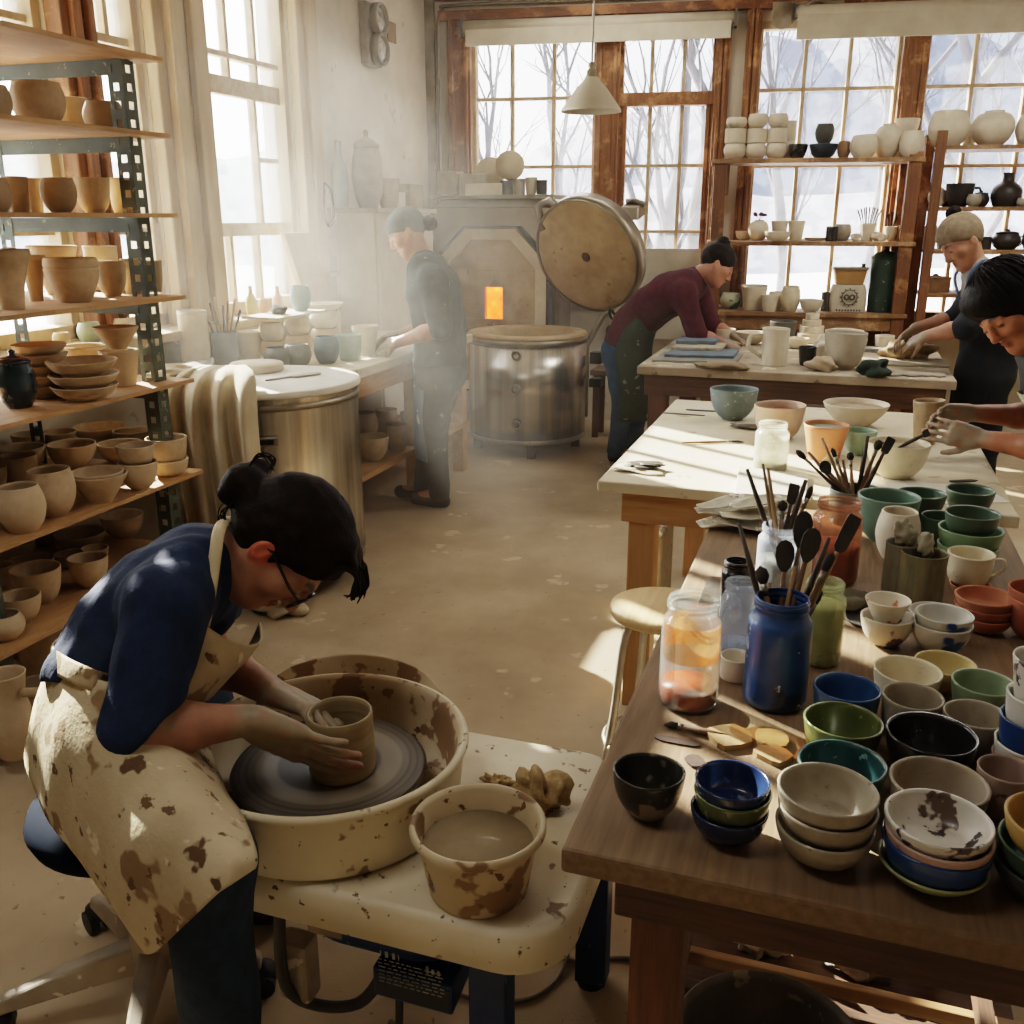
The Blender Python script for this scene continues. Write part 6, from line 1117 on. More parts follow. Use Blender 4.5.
# on the white cupboard and the brick kiln
LZ = 1.61
def lg(px, w, h, kind, mat, label, cat='vase', X=-2.95, **k): return pot(px, 205, w, h, kind, mat, label, cat, surf=LZ, X=X, group='things on the white cupboard', n=28, **k)
lg(341, 17, 62, 'bottle', M('blue_bottle', '#8d9a9c', '#78868a', rough=.5), 'tall blue-grey bottle at the left end of the cupboard top', 'bottle'); lg(370, 31, 56, 'round', M('brown_urn', '#8f8169', '#786a53', rough=.8), 'large brown urn with a knobbed lid on the cupboard', 'urn', X=-2.93, lid=M('brown_urn', '#8f8169')); lg(388, 22, 28, 'cup', bisq3, 'tan crock right of the brown urn on the cupboard', 'crock', X=-2.86)
for i, (y0, y1, x0, x1, h, mt, l) in enumerate([(6.28, 6.52, -3.05, -2.86, .16, M('box_brown', '#96866c', '#7c6d54', rough=.9), 'brown carton at the far end of the cupboard'), (5.98, 6.10, -2.9, -2.81, .10, M('box_white', '#d3cab6', '#bfb59f', rough=.8), 'small white box on the cupboard edge')]): m = MB(); m.box(x0, x1, y0, y1, LZ+.001, LZ+h); solo('carton', m, mt, l, 'box', 'things on the white cupboard', bevel=.004)
KZ = 1.71
for i, (x0, x1, y0, y1, h, mt, l) in enumerate([(-2.93, -2.78, 6.92, 7.1, .17, M('box_brown', '#96866c'), 'brown carton on the left of the brick kiln'), (-2.77, -2.55, 6.95, 7.15, .15, M('box_grey', '#a79c86', '#8f846f', rough=.9), 'wide grey carton on the brick kiln'), (-2.70, -2.42, 6.90, 6.94, .08, whitec, 'low white tray at the front of the brick kiln top')]): m = MB(); m.box(x0, x1, y0, y1, KZ+.001, KZ+h); solo('carton', m, mt, l, 'box', 'things on the brick kiln', bevel=.004)
for i, (px, py, r, tl, l) in enumerate([(490, 180, .115, .5, 'left round kiln shelf leaning on the other atop the brick kiln'), (510, 166, .105, -.1, 'right round pale kiln shelf standing atop the brick kiln')]):
    q = at_Y(px, py, 7.02-.03*i); m = MB(); n_ = (-FWD+RGT*(-.25 if i == 0 else 0)).normalized(); q.z = max(q.z, KZ+r*1.0+.002); 
    q.z = KZ+r+.10 if i == 1 else KZ+r+.04
    m.lathe([(0, -.012), (r, -.012), (r, .012), (0, .012)], 40, q, n_); solo('kiln_shelf', m, M('kiln_shelf_round', '#c6b899', '#b0a183', sc=6, rough=.9), l, 'kiln shelf', 'round kiln shelves')
for i, (x, k, r, h, mt) in enumerate([(-2.40, 'cyl', .05, .10, dkgrey), (-2.30, 'cyl', .045, .11, greyg), (-2.21, 'cup', .045, .12, whitec), (-2.14, 'cyl', .04, .10, dkgrey)]): pot(0, 0, 0, 0, k, mt, ['dark tin first from the left below the round kiln shelves', 'grey tin second from the left below the round kiln shelves', 'white cup third from the left below the round kiln shelves', 'dark cup at the right edge of the brick kiln top'][i], 'tin' if k == 'cyl' else 'cup', c=Vector((x, 6.97, KZ)), R=r, H=h, group='things on the brick kiln', n=24)
# wall fittings
def gauge():  # electrical wall box with two round gauges
    P0 = Vector((-3.1, 6.2, 2.68)); t = thing('gauge_box', 'grey wall unit with two round glass gauges high on the left wall', 'gauge box', P0); m = MB()
    m.box(-3.099, -3.04, 6.10, 6.30, 2.50, 2.87); obj('back_plate', m, M('unit_grey', '#99907e', '#80776a', rough=.6), t, bevel=.01)
    for z in (2.78, 2.60):
        m = MB(); m.lathe([(.092, 0), (.098, 0), (.098, .05), (.085, .055), (.085, .02), (0, .02)], 32, (-3.04, 6.22, z), (1, 0, 0)); l = obj('gauge_ring', m, M('unit_grey', '#99907e'), t)
        m = MB(); m.lathe([(0, .03), (.03, .028), (.06, .02), (.084, .004), (0, .004)], 28, (-3.02, 6.22, z), (1, 0, 0)); obj('lens', m, M('lens_grey', '#b9b4a8', '#6f6a60', sc=22, rough=.15), l)
gauge()
m = MB(); m.box(-3.099, -3.09, 6.50, 6.64, 2.70, 2.83); solo('wall_plate', m, M('tan_plate', '#8a7556', '#755f42', rough=.7), 'small tan switch plate near the corner of the left wall', 'switch plate', bevel=.004)
m = MB(); m.tube(spline([W(.085, .03, 1.66), W(.085, .03, 2.5), W(.09, .03, 2.86), W(.12, .03, 3.0), W(.25, .03, 3.03), W(1.5, .03, 3.03), W(4.8, .03, 3.03)], 8), .012, 8); solo('conduit_pipe', m, M('conduit', '#8c8069', '#736851', rough=.6), 'thin conduit pipe rising in the corner and bending along the window head', 'pipe')
m = MB(); m.tube([(-3.085, 5.36, 1.50), (-3.05, 5.37, 1.62), (-3.06, 5.37, 1.70)], [.02, .03, .015], 8); m.tube(spline([(-3.0, 5.36, 1.75), (-2.99, 5.42, 1.70), (-2.99, 5.44, 1.56), (-2.99, 5.37, 1.50), (-2.99, 5.32, 1.58), (-3.0, 5.36, 1.74)], 5), .008, 6); solo('wire_coil', m, iron, 'coil of dark wire hanging on the left wall post', 'wire')
g = [[W(2.47+.47*j/7, .10+.02*math.sin(j*1.7+i), 2.955-.022*i*(1+.9*math.sin(j*.9+.6))-(.02 if j > 5 else 0)*i) for j in range(8)] for i in range(5)]
m = MB(); m.sheet(g, 4, 5, .003); solo('torn_plastic', m, M('plastic_sheet', '#a89a84', '#7c6e59', sc=7, rough=.4), 'torn plastic sheet sagging from the head of the third rear window', 'plastic sheet')
m = MB(); a = at_W(709, 228, .2); b = at_W(722, 222, .2); c_ = at_W(721, 246, .2); m.add([a, b, c_, a+BN*.004, b+BN*.004, c_+BN*.004], [(0, 1, 2), (5, 4, 3), (0, 3, 4, 1), (1, 4, 5, 2), (2, 5, 3, 0)]); solo('paper_tag', m, whitec, 'triangular white paper pinned to the left post of the rear shelf', 'paper')
m = MB(); m.wbox(1.42, 2.08, .03, .06, .66, 1.33); solo('poster_board', m, M('white_panel', '#d8d0be', '#c3bba6', sc=5, rough=.85), 'white sheet panel standing behind the maroon potter under the window', 'board')
def block():
    m = MB(); m.box(-.70, -.58, 3.55, 3.85, 0, .36); solo('clay_block', m, M('bagged_clay', '#b3a78f', '#94876d', sc=9, rough=.7, spots=[('#7a6c55', .15, 16)]), 'tall bagged clay block on the floor behind the work table leg', 'clay block', bevel=.02)
block()
def low_stool():
    t = thing('wooden_stool', 'plain wooden stool on the floor behind the maroon potter\'s legs', 'stool', (-1.50, 6.85, 0)); m = MB(); m.box(-1.68, -1.36, 6.72, 6.98, .46, .50); obj('seat', m, darkx, t, bevel=.005)
    for x in (-1.66, -1.42):
        for y in (6.74, 6.92): m = MB(); m.box(x, x+.04, y, y+.04, 0, .459); obj('leg', m, darkz, t)
low_stool()

for i, (z, y, w, h, c_) in enumerate([(1.50, 5.49, .09, .11, '#a89a82'), (1.34, 5.50, .13, .09, '#c9bda6'), (1.22, 5.50, .13, .10, '#a59881'), (1.07, 5.49, .12, .12, '#b9ad96')]): m = MB(); m.box(-3.099, -3.085, y, y+w, z, z+h); solo('test_tile', m, M('test_tile_%d' % i, c_, sc=9, rough=.8), ['topmost', 'second', 'third', 'lowest'][i]+' glaze test tile in the column on the left wall by the cupboard', 'tile', 'test tiles on the wall', bevel=.003)
# ------------------------------------------------------------------ figures: signed-distance modelling on a grid
class SDF:
    def __init__(s, lo, hi, h):
        s.lo = np.array(lo, float); s.h = h; s.n = np.ceil((np.array(hi, float)-s.lo)/h).astype(int)+1; s.D = np.full(s.n, 1.0, np.float32)
    def blk(s, lo, hi):
        a = np.maximum(np.floor((np.array(lo)-s.lo)/s.h).astype(int), 0); b = np.minimum(np.ceil((np.array(hi)-s.lo)/s.h).astype(int)+1, s.n)
        if np.any(b <= a): return None
        g = [(s.lo[i]+s.h*np.arange(a[i], b[i])).astype(np.float32) for i in range(3)]
        return tuple(slice(a[i], b[i]) for i in range(3)), g[0][:, None, None], g[1][None, :, None], g[2][None, None, :]
    def union(s, sl, d, k):
        E = s.D[sl]
        if k <= 0: s.D[sl] = np.minimum(E, d); return
        h = np.clip(.5+.5*(d-E)/k, 0, 1); s.D[sl] = d+(E-d)*h-k*h*(1-h)
    def cap(s, a, b, ra, rb, k=.02, sub=False):
        a = np.array(tuple(a)); b = np.array(tuple(b)); m = max(ra, rb)+.03+k; B = s.blk(np.minimum(a, b)-m, np.maximum(a, b)+m)
        if B is None: return s
        sl, X, Y, Z = B; ba = b-a; L = max(float(ba@ba), 1e-9); t = np.clip(((X-a[0])*ba[0]+(Y-a[1])*ba[1]+(Z-a[2])*ba[2])/L, 0, 1)
        d = np.sqrt((X-a[0]-ba[0]*t)**2+(Y-a[1]-ba[1]*t)**2+(Z-a[2]-ba[2]*t)**2)-(ra+(rb-ra)*t)
        if sub: s.D[sl] = np.maximum(s.D[sl], -d)
        else: s.union(sl, d, k)
        return s
    def ell(s, c, ax, r, k=.02, sub=False):
        c = np.array(tuple(c)); m = max(r)+.03+k; B = s.blk(c-m, c+m)
        if B is None: return s
        sl, X, Y, Z = B; q = []
        for i in range(3): v = ax[i]; q.append(((X-c[0])*v[0]+(Y-c[1])*v[1]+(Z-c[2])*v[2])/r[i])
        k0 = np.sqrt(q[0]**2+q[1]**2+q[2]**2)+1e-6; k1 = np.sqrt((q[0]/r[0])**2+(q[1]/r[1])**2+(q[2]/r[2])**2)+1e-6; d = k0*(k0-1)/k1
        if sub: 
            E = s.D[sl]; h = np.clip(.5-.5*(E+d)/max(k, 1e-4), 0, 1); s.D[sl] = E+(-d-E)*h+k*h*(1-h)
        else: s.union(sl, d, k)
        return s
    def keep(s, p, n):      # keep the side n points away from
        p = np.array(tuple(p)); n = np.array(tuple(Vector(n).normalized())); g = [s.lo[i]+s.h*np.arange(s.n[i]) for i in range(3)]
        d = ((g[0]-p[0])*n[0])[:, None, None]+((g[1]-p[1])*n[1])[None, :, None]+((g[2]-p[2])*n[2])[None, None, :]; s.D = np.maximum(s.D, d.astype(np.float32)); return s
    def ripple(s, amp, K, seed=0):
        rg = np.random.default_rng(seed); g = [s.lo[i]+s.h*np.arange(s.n[i]) for i in range(3)]; m = np.abs(s.D) < .05; idx = np.nonzero(m)
        P = np.stack([g[i][idx[i]] for i in range(3)], 1); d = np.zeros(len(P))
        for _ in range(5): w = rg.normal(size=3)*K; d += np.sin(P@w+rg.uniform(0, 6.28))*.35+np.abs(np.sin(P@w*.6+rg.uniform(0, 6)))*.25
        s.D[idx] -= (amp*d).astype(np.float32); return s
    def mesh(s):
        D = s.D; S = D < 0; nx, ny, nz = D.shape
        c = np.zeros((nx-1, ny-1, nz-1), np.int8); O8 = [(i, j, k) for i in (0, 1) for j in (0, 1) for k in (0, 1)]
        for i, j, k in O8: c += S[i:nx-1+i, j:ny-1+j, k:nz-1+k]
        act = (c > 0) & (c < 8); ci = np.argwhere(act); ids = -np.ones(c.shape, np.int32); ids[act] = np.arange(len(ci))
        val = {o: D[ci[:, 0]+o[0], ci[:, 1]+o[1], ci[:, 2]+o[2]] for o in O8}; acc = np.zeros((len(ci), 3)); cnt = np.zeros(len(ci))
        for o in O8:
            for ax in range(3):
                if o[ax]: continue
                p = list(o); p[ax] = 1; a, b = val[o], val[tuple(p)]; x = (a < 0) != (b < 0); t = np.where(x, a/np.where(x, a-b, 1), 0)
                q = np.tile(np.array(o, float), (len(ci), 1)); q[:, ax] += t; acc += q*x[:, None]; cnt += x
        V = s.lo+s.h*(ci+acc/np.maximum(cnt, 1)[:, None]); F = []
        for ax in range(3):
            u, v = [(1, 2), (2, 0), (0, 1)][ax]; sl0 = [slice(1, -1)]*3; sl0[ax] = slice(0, -1); sl1 = list(sl0); sl1[ax] = slice(1, None)
            A, B = S[tuple(sl0)], S[tuple(sl1)]; e = np.argwhere(A != B); base = e.copy(); base[:, u] += 1; base[:, v] += 1
            def cell(du, dv): q = base.copy(); q[:, u] -= du; q[:, v] -= dv; return ids[q[:, 0], q[:, 1], q[:, 2]]
            quad = np.stack([cell(1, 1), cell(0, 1), cell(0, 0), cell(1, 0)], 1); fl = A[e[:, 0], e[:, 1], e[:, 2]]
            quad[~fl] = quad[~fl][:, ::-1]; F.append(quad)
        F = np.concatenate(F); F = F[(F >= 0).all(1)]; return V, F
def smooth(V, F, n=2, lam=.5):
    for _ in range(n):
        A = np.zeros_like(V); c = np.zeros(len(V))
        for i in range(4):
            a, b = F[:, i], F[:, (i+1) % 4]
            for q in range(3): A[:, q] += np.bincount(a, V[b, q], len(V))+np.bincount(b, V[a, q], len(V))
            c += np.bincount(a, minlength=len(V))+np.bincount(b, minlength=len(V))
        V = V+lam*(A/np.maximum(c, 1)[:, None]-V)
    return V
def sobj(name, sdf, mat, parent, sm=2, col=None):
    V, F = sdf.mesh(); V = smooth(V, F, sm); off = np.array(tuple(wloc(parent))) if parent else np.zeros(3)
    me = bpy.data.meshes.new(name); me.vertices.add(len(V)); me.vertices.foreach_set('co', (V-off).astype(np.float32).ravel())
    me.loops.add(F.size); me.loops.foreach_set('vertex_index', F.astype(np.int32).ravel()); me.polygons.add(len(F)); me.polygons.foreach_set('loop_start', np.arange(0, F.size, 4, dtype=np.int32)); me.polygons.foreach_set('loop_total', np.full(len(F), 4, np.int32)); me.polygons.foreach_set('use_smooth', np.ones(len(F), bool)); me.update(calc_edges=True); me.validate()
    if col is not None:
        c = np.ones((len(V), 4), np.float32); c[:, :3] = col(V); a = me.color_attributes.new('Col', 'FLOAT_COLOR', 'POINT'); a.data.foreach_set('color', c.ravel())
    o = bpy.data.objects.new(name, me); COL.objects.link(o); o.data.materials.append(mat)
    if parent: o.parent = parent
    return o
v3 = lambda p: np.array(tuple(p), float)
def frame(f, u):
    f = Vector(f).normalized(); u = Vector(u); u = (u-f*u.dot(f)).normalized(); return f.cross(u), u, f       # right, up, forward
def head_prims(s, C, R, U, Fd, sc=1.0, male=False):
    L = lambda r, u, f: C+(R*r+U*u+Fd*f)*sc; ax = [tuple(R), tuple(U), tuple(Fd)]
    e = lambda p, r, k=.02, sub=False: s.ell(L(*p), ax, [q*sc for q in r], k*sc, sub)
    c = lambda a, b, ra, rb, k=.015: s.cap(L(*a), L(*b), ra*sc, rb*sc, k*sc)
    e((0, .03, -.012), (.074, .086, .095)); e((0, -.022, .03), (.061, .083, .060), .03); e((0, -.09, .06), (.028, .022, .028), .03)
    for x in (-1, 1):
        c((x*.053, -.04, -.0), (x*.02, -.088, .055), .024, .022, .03); e((x*.042, -.022, .058), (.026, .024, .024), .025)
        e((x*.033, .004, .093), (.021, .013, .014), .012, True); e((x*.032, .003, .0765), (.0165, .0105, .0135), .004)
        e((x*.0325, .0, .0885), (.0155, .0022, .003), .003)
        s.ell(L(x*.078, -.018, -.012), ax, [q*sc for q in (.010, .028, .017)], .006*sc); s.ell(L(x*.087, -.015, -.008), ax, [q*sc for q in (.006, .018, .010)], .004*sc, True)
        c((x*.012, .023, .087), (x*.045, .024, .073), .009, .007, .012); e((x*.0115, -.0325, .096), (.0075, .0065, .009), .006)
    c((0, .018, .087), (0, -.024, .108), .0085, .0115, .010); e((0, -.0275, .108), (.011, .009, .010), .006)
    e((0, -.0535, .0905), (.021, .0058, .0085), .004); e((0, -.0645, .0875), (.018, .0068, .009), .004); e((0, -.0585, .099), (.022, .0016, .006), .002, True)
def hand_prims(s, W_, d, n, sgn, curl=(.25, .3, .2), spread=.05, thumb=(.6, .5, .3), sc=1.0):
    """W_ wrist, d toward the fingers, n out of the palm, sgn +1: thumb on the d x n side"""
    d = Vector(d).normalized(); n = Vector(n); n = (n-d*n.dot(d)).normalized(); t = d.cross(n)*sgn
    K = [(.033, .088, .0085, (.040, .025, .020)), (.011, .093, .009, (.045, .028, .021)), (-.011, .089, .0087, (.041, .026, .021)), (-.031, .080, .0078, (.032, .020, .018))]
    for i, (o, L, r, ph) in enumerate(K):
        kn = W_+(d*L+t*o)*sc; s.cap(W_+(d*.012+t*o*.55)*sc, kn, .0165*sc, .0125*sc, .012*sc)
    s.cap(W_+(d*.02+t*.018)*sc, W_+(d*.07+t*.02)*sc, .016*sc, .014*sc, .012*sc); s.cap(W_+(d*.02-t*.016)*sc, W_+(d*.065-t*.024)*sc, .015*sc, .012*sc, .012*sc)
    for i, (o, L, r, ph) in enumerate(K):
        p = W_+(d*L+t*o)*sc; a = 0; dd = (d+t*(o*spread*30)).normalized(); cu = curl[i] if isinstance(curl[0], (tuple, list)) else curl
        for j in range(3):
            a += cu[j]; q = (dd*math.cos(a)+n*math.sin(a)).normalized(); e = p+q*ph[j]*sc; s.cap(p, e, (r-.0006*j)*sc, (r-.0006*(j+1))*sc, (.006 if j == 0 else .003)*sc); p = e
    p = W_+(d*.024+t*.024)*sc; q = (t*thumb[0]+d*thumb[1]+n*thumb[2]).normalized(); b = (d*.8+n*.35+t*.1).normalized()
    e = p+q*.042*sc; s.cap(p, e, .0155*sc, .012*sc, .010*sc); q2 = (q*.6+b*.5).normalized(); e2 = e+q2*.032*sc; s.cap(e, e2, .0118*sc, .0105*sc, .004*sc); q3 = (q*.3+b*.8).normalized(); s.cap(e2, e2+q3*.024*sc, .0105*sc, .0085*sc, .003*sc)
def torso(s, P, S, rad, off, grow=0, k=.05):
    S = Vector(S).normalized()
    for i in range(len(P)-1):
        for sg in (-1, 1): s.cap(P[i]+S*off[i]*sg, P[i+1]+S*off[i+1]*sg, rad[i]+grow, rad[i+1]+grow, k)
        s.cap(P[i], P[i+1], rad[i]+grow, rad[i+1]+grow, k)
skinm = M('skin', '#f2f2f2', '#d8d4d2', sc=26, rough=.5, vcol=True, bump=.05, bsc=150, sss=.12)
def skincol(base, spots):
    b = np.array(hx(base)[:3]); spots = [(v3(p), r, np.array(hx(c)[:3]), nz) for p, r, c, nz in spots]
    def f(V):
        c = np.tile(b, (len(V), 1)); n = .5+.5*np.sin(V[:, 0]*95+np.sin(V[:, 1]*70)*2)*np.sin(V[:, 2]*88+V[:, 1]*60)
        for p, r, q, nz in spots:
            d = np.linalg.norm(V-p, axis=1); w = np.clip((r-d)/(r*.35), 0, 1)
            if nz: w = w*np.clip((n*1.0+.55-.5*d/r)*nz, 0, 1)
            c = c*(1-w[:, None])+q*w[:, None]
        return c
    return f
def brows(HC, R, U, Fd, hs):
    o = []
    for sg in (-1, 1):
        for x, u, f in ((.018, .027, .088), (.026, .030, .085), (.034, .030, .081), (.042, .027, .075)): o.append((HC+(R*x*sg+U*u+Fd*f)*hs, .0085, '#35231a', 0))
        for x, f in ((.023, .089), (.032, .0905), (.041, .087)): o.append((HC+(R*x*sg-U*.002+Fd*f)*hs, .0062, '#3a2720', 0))
    return o
def strands(m, pts, r, n, spread, seed):
    rg = random.Random(seed)
    for i in range(n):
        o = [Vector((rg.uniform(-1, 1), rg.uniform(-1, 1), rg.uniform(-1, 1)))*spread*(.3+.7*k/(len(pts)-1)) for k in range(len(pts))]; m.tube(spline([p+q for p, q in zip(pts, o)], 5), [r]*((len(pts)-1)*5)+[r*.3], 5)
hairm = M('dark_hair', '#1f130c', '#0e0805', sc=40, rough=.6, bump=.3, bsc=130, spec=.10)
def combed(root, L, rr, targets, dest, r=.0017, cz=(0, .040, -.018), seed=0, name='hair_strand_texture', grow=1.012):
    rg = random.Random(seed); m = MB(); b = np.array(dest, float); b /= np.linalg.norm(b)
    for a in targets:
        a = np.array(a, float)+np.array([rg.uniform(-.05, .05) for _ in range(3)]); a /= np.linalg.norm(a); w = math.acos(float(np.clip(a@b, -1, 1))); P = []
        if w < .15: continue
        for i in range(9):
            t = i/8*.97; q = (math.sin((1-t)*w)*a+math.sin(t*w)*b)/math.sin(w); g = grow+.008*math.sin(pi*t)*rg.random(); P.append(L(cz[0]+q[0]*rr[0]*g, cz[1]+q[1]*rr[1]*g, cz[2]+q[2]*rr[2]*g))
        m.tube(P, [r*.4]+[r]*7+[r*.4], 5, False)
    o = obj('combed_hair', m, hairm, root); o['kind'] = 'stuff'; return o
# ------------------------------------------------------------------ the seated potter at the wheel
def potter():
    A = lambda x, y, d: at_d(x, y, d)
    d0 = depth(PC); S = (-FWD+RGT*.10+UPV*.0).normalized()
    root = thing('person', 'seated potter in a navy top and clay-splashed apron throwing a pot, hair in a bun', 'person', (-1.15, 1.3, 0))
    pel, wai, mid, che, upp, nek = A(116, 752, d0+.0), A(106, 672, d0), A(136, 624, d0), A(170, 592, d0), A(200, 564, d0), A(224, 560, d0)
    HC = A(284, 548, d0); HU = RGT*.93+UPV*.33-FWD*.03; HF = RGT*.33-UPV*.93+FWD*.06; R, U, Fd = frame(HF, HU); hs = .97
    shR, shL = A(168, 604, d0-.15), A(212, 572, d0+.15); elR, elL = A(138, 732, d0-.20), A(202, 652, d0+.20)
    # hands close on the thrown pot
    fh = Vector((FWD.x, FWD.y, 0)).normalized(); top = PC+Vector((0, 0, PH))
    wrR = A(248, 720, d0-.115); tgt = A(352, 768, d0-PR-.034); wrL = A(276, 694, d0+.055)
    hipR, hipL = A(122, 768, d0-.10), A(132, 752, d0+.10); knR = A(205, 858, 1.48); anR = Vector((knR.x+.02, knR.y-.03, .09)); knL = A(196, 706, d0+.30); anL = Vector((knL.x+.02, knL.y+.02, .09))
    s = SDF((-1.5, .85, .0), (-.58, 2.0, 1.22), .0042)
    P = [pel, wai, mid, che, upp]; rad = [.055, .048, .050, .052, .042]; off = [.06, .05, .055, .06, .075]
    torso(s, P, S, rad, off); s.cap(upp, nek, .07, .052, .03); s.cap(nek, HC+U*-.045*hs+Fd*-.02, .052, .05, .03); s.cap(shR, shL, .055, .055, .05)
    head_prims(s, HC, R, U, Fd, hs)
    for sh, el, wr in ((shR, elR, wrR), (shL, elL, wrL)): s.cap(sh, el, .052, .042, .03); s.cap(el, el+(wr-el)*.4, .041, .040, .02); s.cap(el+(wr-el)*.4, wr, .040, .027, .02)
    for hp, kn, an in ((hipR, knR, anR), (hipL, knL, anL)): s.cap(hp, kn, .08, .058, .04); s.cap(kn, an, .055, .04, .03)
    dR = (tgt-wrR); hand_prims(s, wrR, dR, fh*.75+RGT*.42+UPV*.25, -1, curl=[(.06, .12, .14), (.07, .14, .14), (.07, .16, .16), (.06, .18, .2)], spread=.05, thumb=(.62, .85, .2), sc=1.13)
    tl = A(324, 714, d0+.0); hand_prims(s, wrL, tl-wrL, -UPV*.85-fh*.35+RGT*.15, 1, curl=[(.35, .55, .4), (.4, .6, .4), (.45, .6, .4), (.45, .6, .4)], spread=.04, thumb=(.7, .55, .35), sc=1.08)
    mud = '#a8977c'
    sobj('body', s, skinm, root, 1, skincol('#b3836a', [(wrR+dR.normalized()*.09, .125, mud, 1.3), (wrR+dR.normalized()*.02, .06, mud, .8), (wrL+(tl-wrL).normalized()*.07, .11, mud, 1.3), (A(165, 722, d0-.2), .03, mud, .9), (HC+Fd*.098*hs-U*.058*hs, .022, '#a4584a', 0), *brows(HC, R, U, Fd, hs), (HC+R*.08*hs-U*.015*hs-Fd*.01, .036, '#c4664c', 0)]))
    # shirt
    navyshirt = M('navy_shirt', '#192c4d', '#10203b', sc=30, rough=.85, bump=.25, bsc=70); s = SDF((-1.5, .9, .5), (-.75, 1.85, 1.22), .0055)
    torso(s, [pel.lerp(wai, .45)]+P[1:], S, [.072, .072, .072, .070, .054], [.06, .05, .055, .065, .08]); s.keep(A(100, 668, d0), A(112, 790, d0)-A(104, 680, d0)); s.cap(upp, upp.lerp(nek, .75), .07, .060, .03); s.cap(shR, shL, .058, .058, .05)
    for sh, el in ((shR, elR), (shL, elL)): s.cap(sh, el, .066, .060, .04)
    s.keep(elR+(wrR-elR)*.05, (wrR-elR)*.7+(elR-shR)*.55); s.ripple(.0032, 40, 3)
    sobj('shirt', s, navyshirt, root, 2)
    m = MB(); nd = (nek-upp).normalized(); nr, nu, nf = frame(nd, S); cc = upp.lerp(nek, .82); m.tube([cc+(nr*math.cos(a)*.062+nu*math.sin(a)*.064) for a in np.arange(0, 6.4, .3)], .006, 8, False); obj('collar', m, navyshirt, root)
    # jeans and shoe
    s = SDF((-1.5, .85, .03), (-.6, 2.0, .85), .007)
    torso(s, [pel.lerp(wai, .55), pel], S, [.066, .078], [.055, .065])
    for hp, kn, an in ((hipR, knR, anR), (hipL, knL, anL)): s.cap(hp, kn, .092, .070, .04); s.cap(kn, an, .068, .056, .03)
    s.ripple(.003, 26, 5); sobj('jeans', s, M('dark_jeans', '#24364a', '#1a2838', sc=40, rough=.9, bump=.2, bsc=120), root, 2)
    for an in (anR, anL): m = MB(); m.lump((an.x+.05, an.y, .05), .05, (2.2, .95, 1.0), .05, 2, flat=.002); obj('shoe', m, M('dark_shoe', '#2b2724'), root)
    # hair
    s = SDF(HC-Vector((.27, .27, .27)), HC+Vector((.27, .27, .27)), .0045); L = lambda r, u, f: HC+(R*r+U*u+Fd*f)*hs; ax = [tuple(R), tuple(U), tuple(Fd)]
    s.ell(L(0, .040, -.018), ax, (.086, .100, .110)); s.ell(L(0, .0, -.045), ax, (.076, .08, .08), .03); s.keep(L(0, .062, .083), Fd*.82-U*.57); s.ell(L(.0, -.035, .06), ax, (.10, .075, .062), .01, True)
    for x in (-1, 1): s.ell(L(x*.092, -.02, -.008), ax, (.026, .03, .022), .008, True)
    s.ell(L(0, -.030, -.138), ax, (.043, .040, .038), .012); s.cap(L(0, -.03, -.085), L(0, -.03, -.13), .03, .026, .02); s.cap(L(.02, -.06, -.13), L(-.03, 0, -.16), .016, .018, .01)
    for x in (-.03, .0, .03): s.cap(L(x, .112, .04), L(x*1.2, .118, .082), .020, .008, .02)
    s.ripple(.0016, 120, 8); ho = sobj('hair', s, hairm, root, 1)
    combed(ho, L, (.086, .100, .110), [(math.sin(q*.036)*1.0, .30+.75*math.cos(q*.036)**2, .82-.55*abs(math.sin(q*.036))) for q in range(-40, 41)]+[(sg*.95, -.15+.3*k/8, -.1+.5*k/8) for sg in (-1, 1) for k in range(9)], (0, -.45, -.9), seed=2)
    m = MB(); 
    for i, x in enumerate((-.05, -.03, -.01, .012, .03, .05)): strands(m, [L(x, .09, .06), L(x*1.1, .120, .085), L(x*1.2, .112, .118), L(x*1.15, .095, .138-.008*(i % 3))], .0017, 6, .008, i)
    strands(m, [L(.03, -.045, -.115), L(.045, -.07, -.10), L(.05, -.085, -.07)], .0012, 9, .012, 20); strands(m, [L(.02, .0, -.165), L(.02, .022, -.178), L(0, .035, -.165), L(0, .028, -.145)], .0011, 8, .008, 21); o_ = obj('loose_hair', m, hairm, ho); o_['kind'] = 'stuff'
    # glasses
    m = MB(); blk = M('glasses_black', '#121110', '#1d1b19', rough=.25)
    for x in (-1, 1):
        m.tube([L(x*.033+.024*math.cos(a), -.004+.019*math.sin(a), .106-.10*abs(x*.033+.024*math.cos(a))**1.3) for a in np.linspace(0, 2*pi, 25)], .0026, 8, False); m.tube([L(x*.057, .006, .098), L(x*.076, .004, .07), L(x*.082, .0, .0), L(x*.078, -.012, -.02)], .0027, 8)
    m.tube([L(-.009, .0, .107), L(0, .003, .109), L(.009, 0, .107)], .0024, 8); obj('glasses', m, blk, root)
    # apron
    apr = M('splashed_apron', '#cbbb9c', '#b5a382', sc=7, rough=.92, bump=.2, bsc=80, spots=[('#8d7455', .30, 8), ('#6d553c', .16, 26), ('#d9cdb4', .1, 15), ('#5f4831', .08, 13)])
    k = d0-1.80
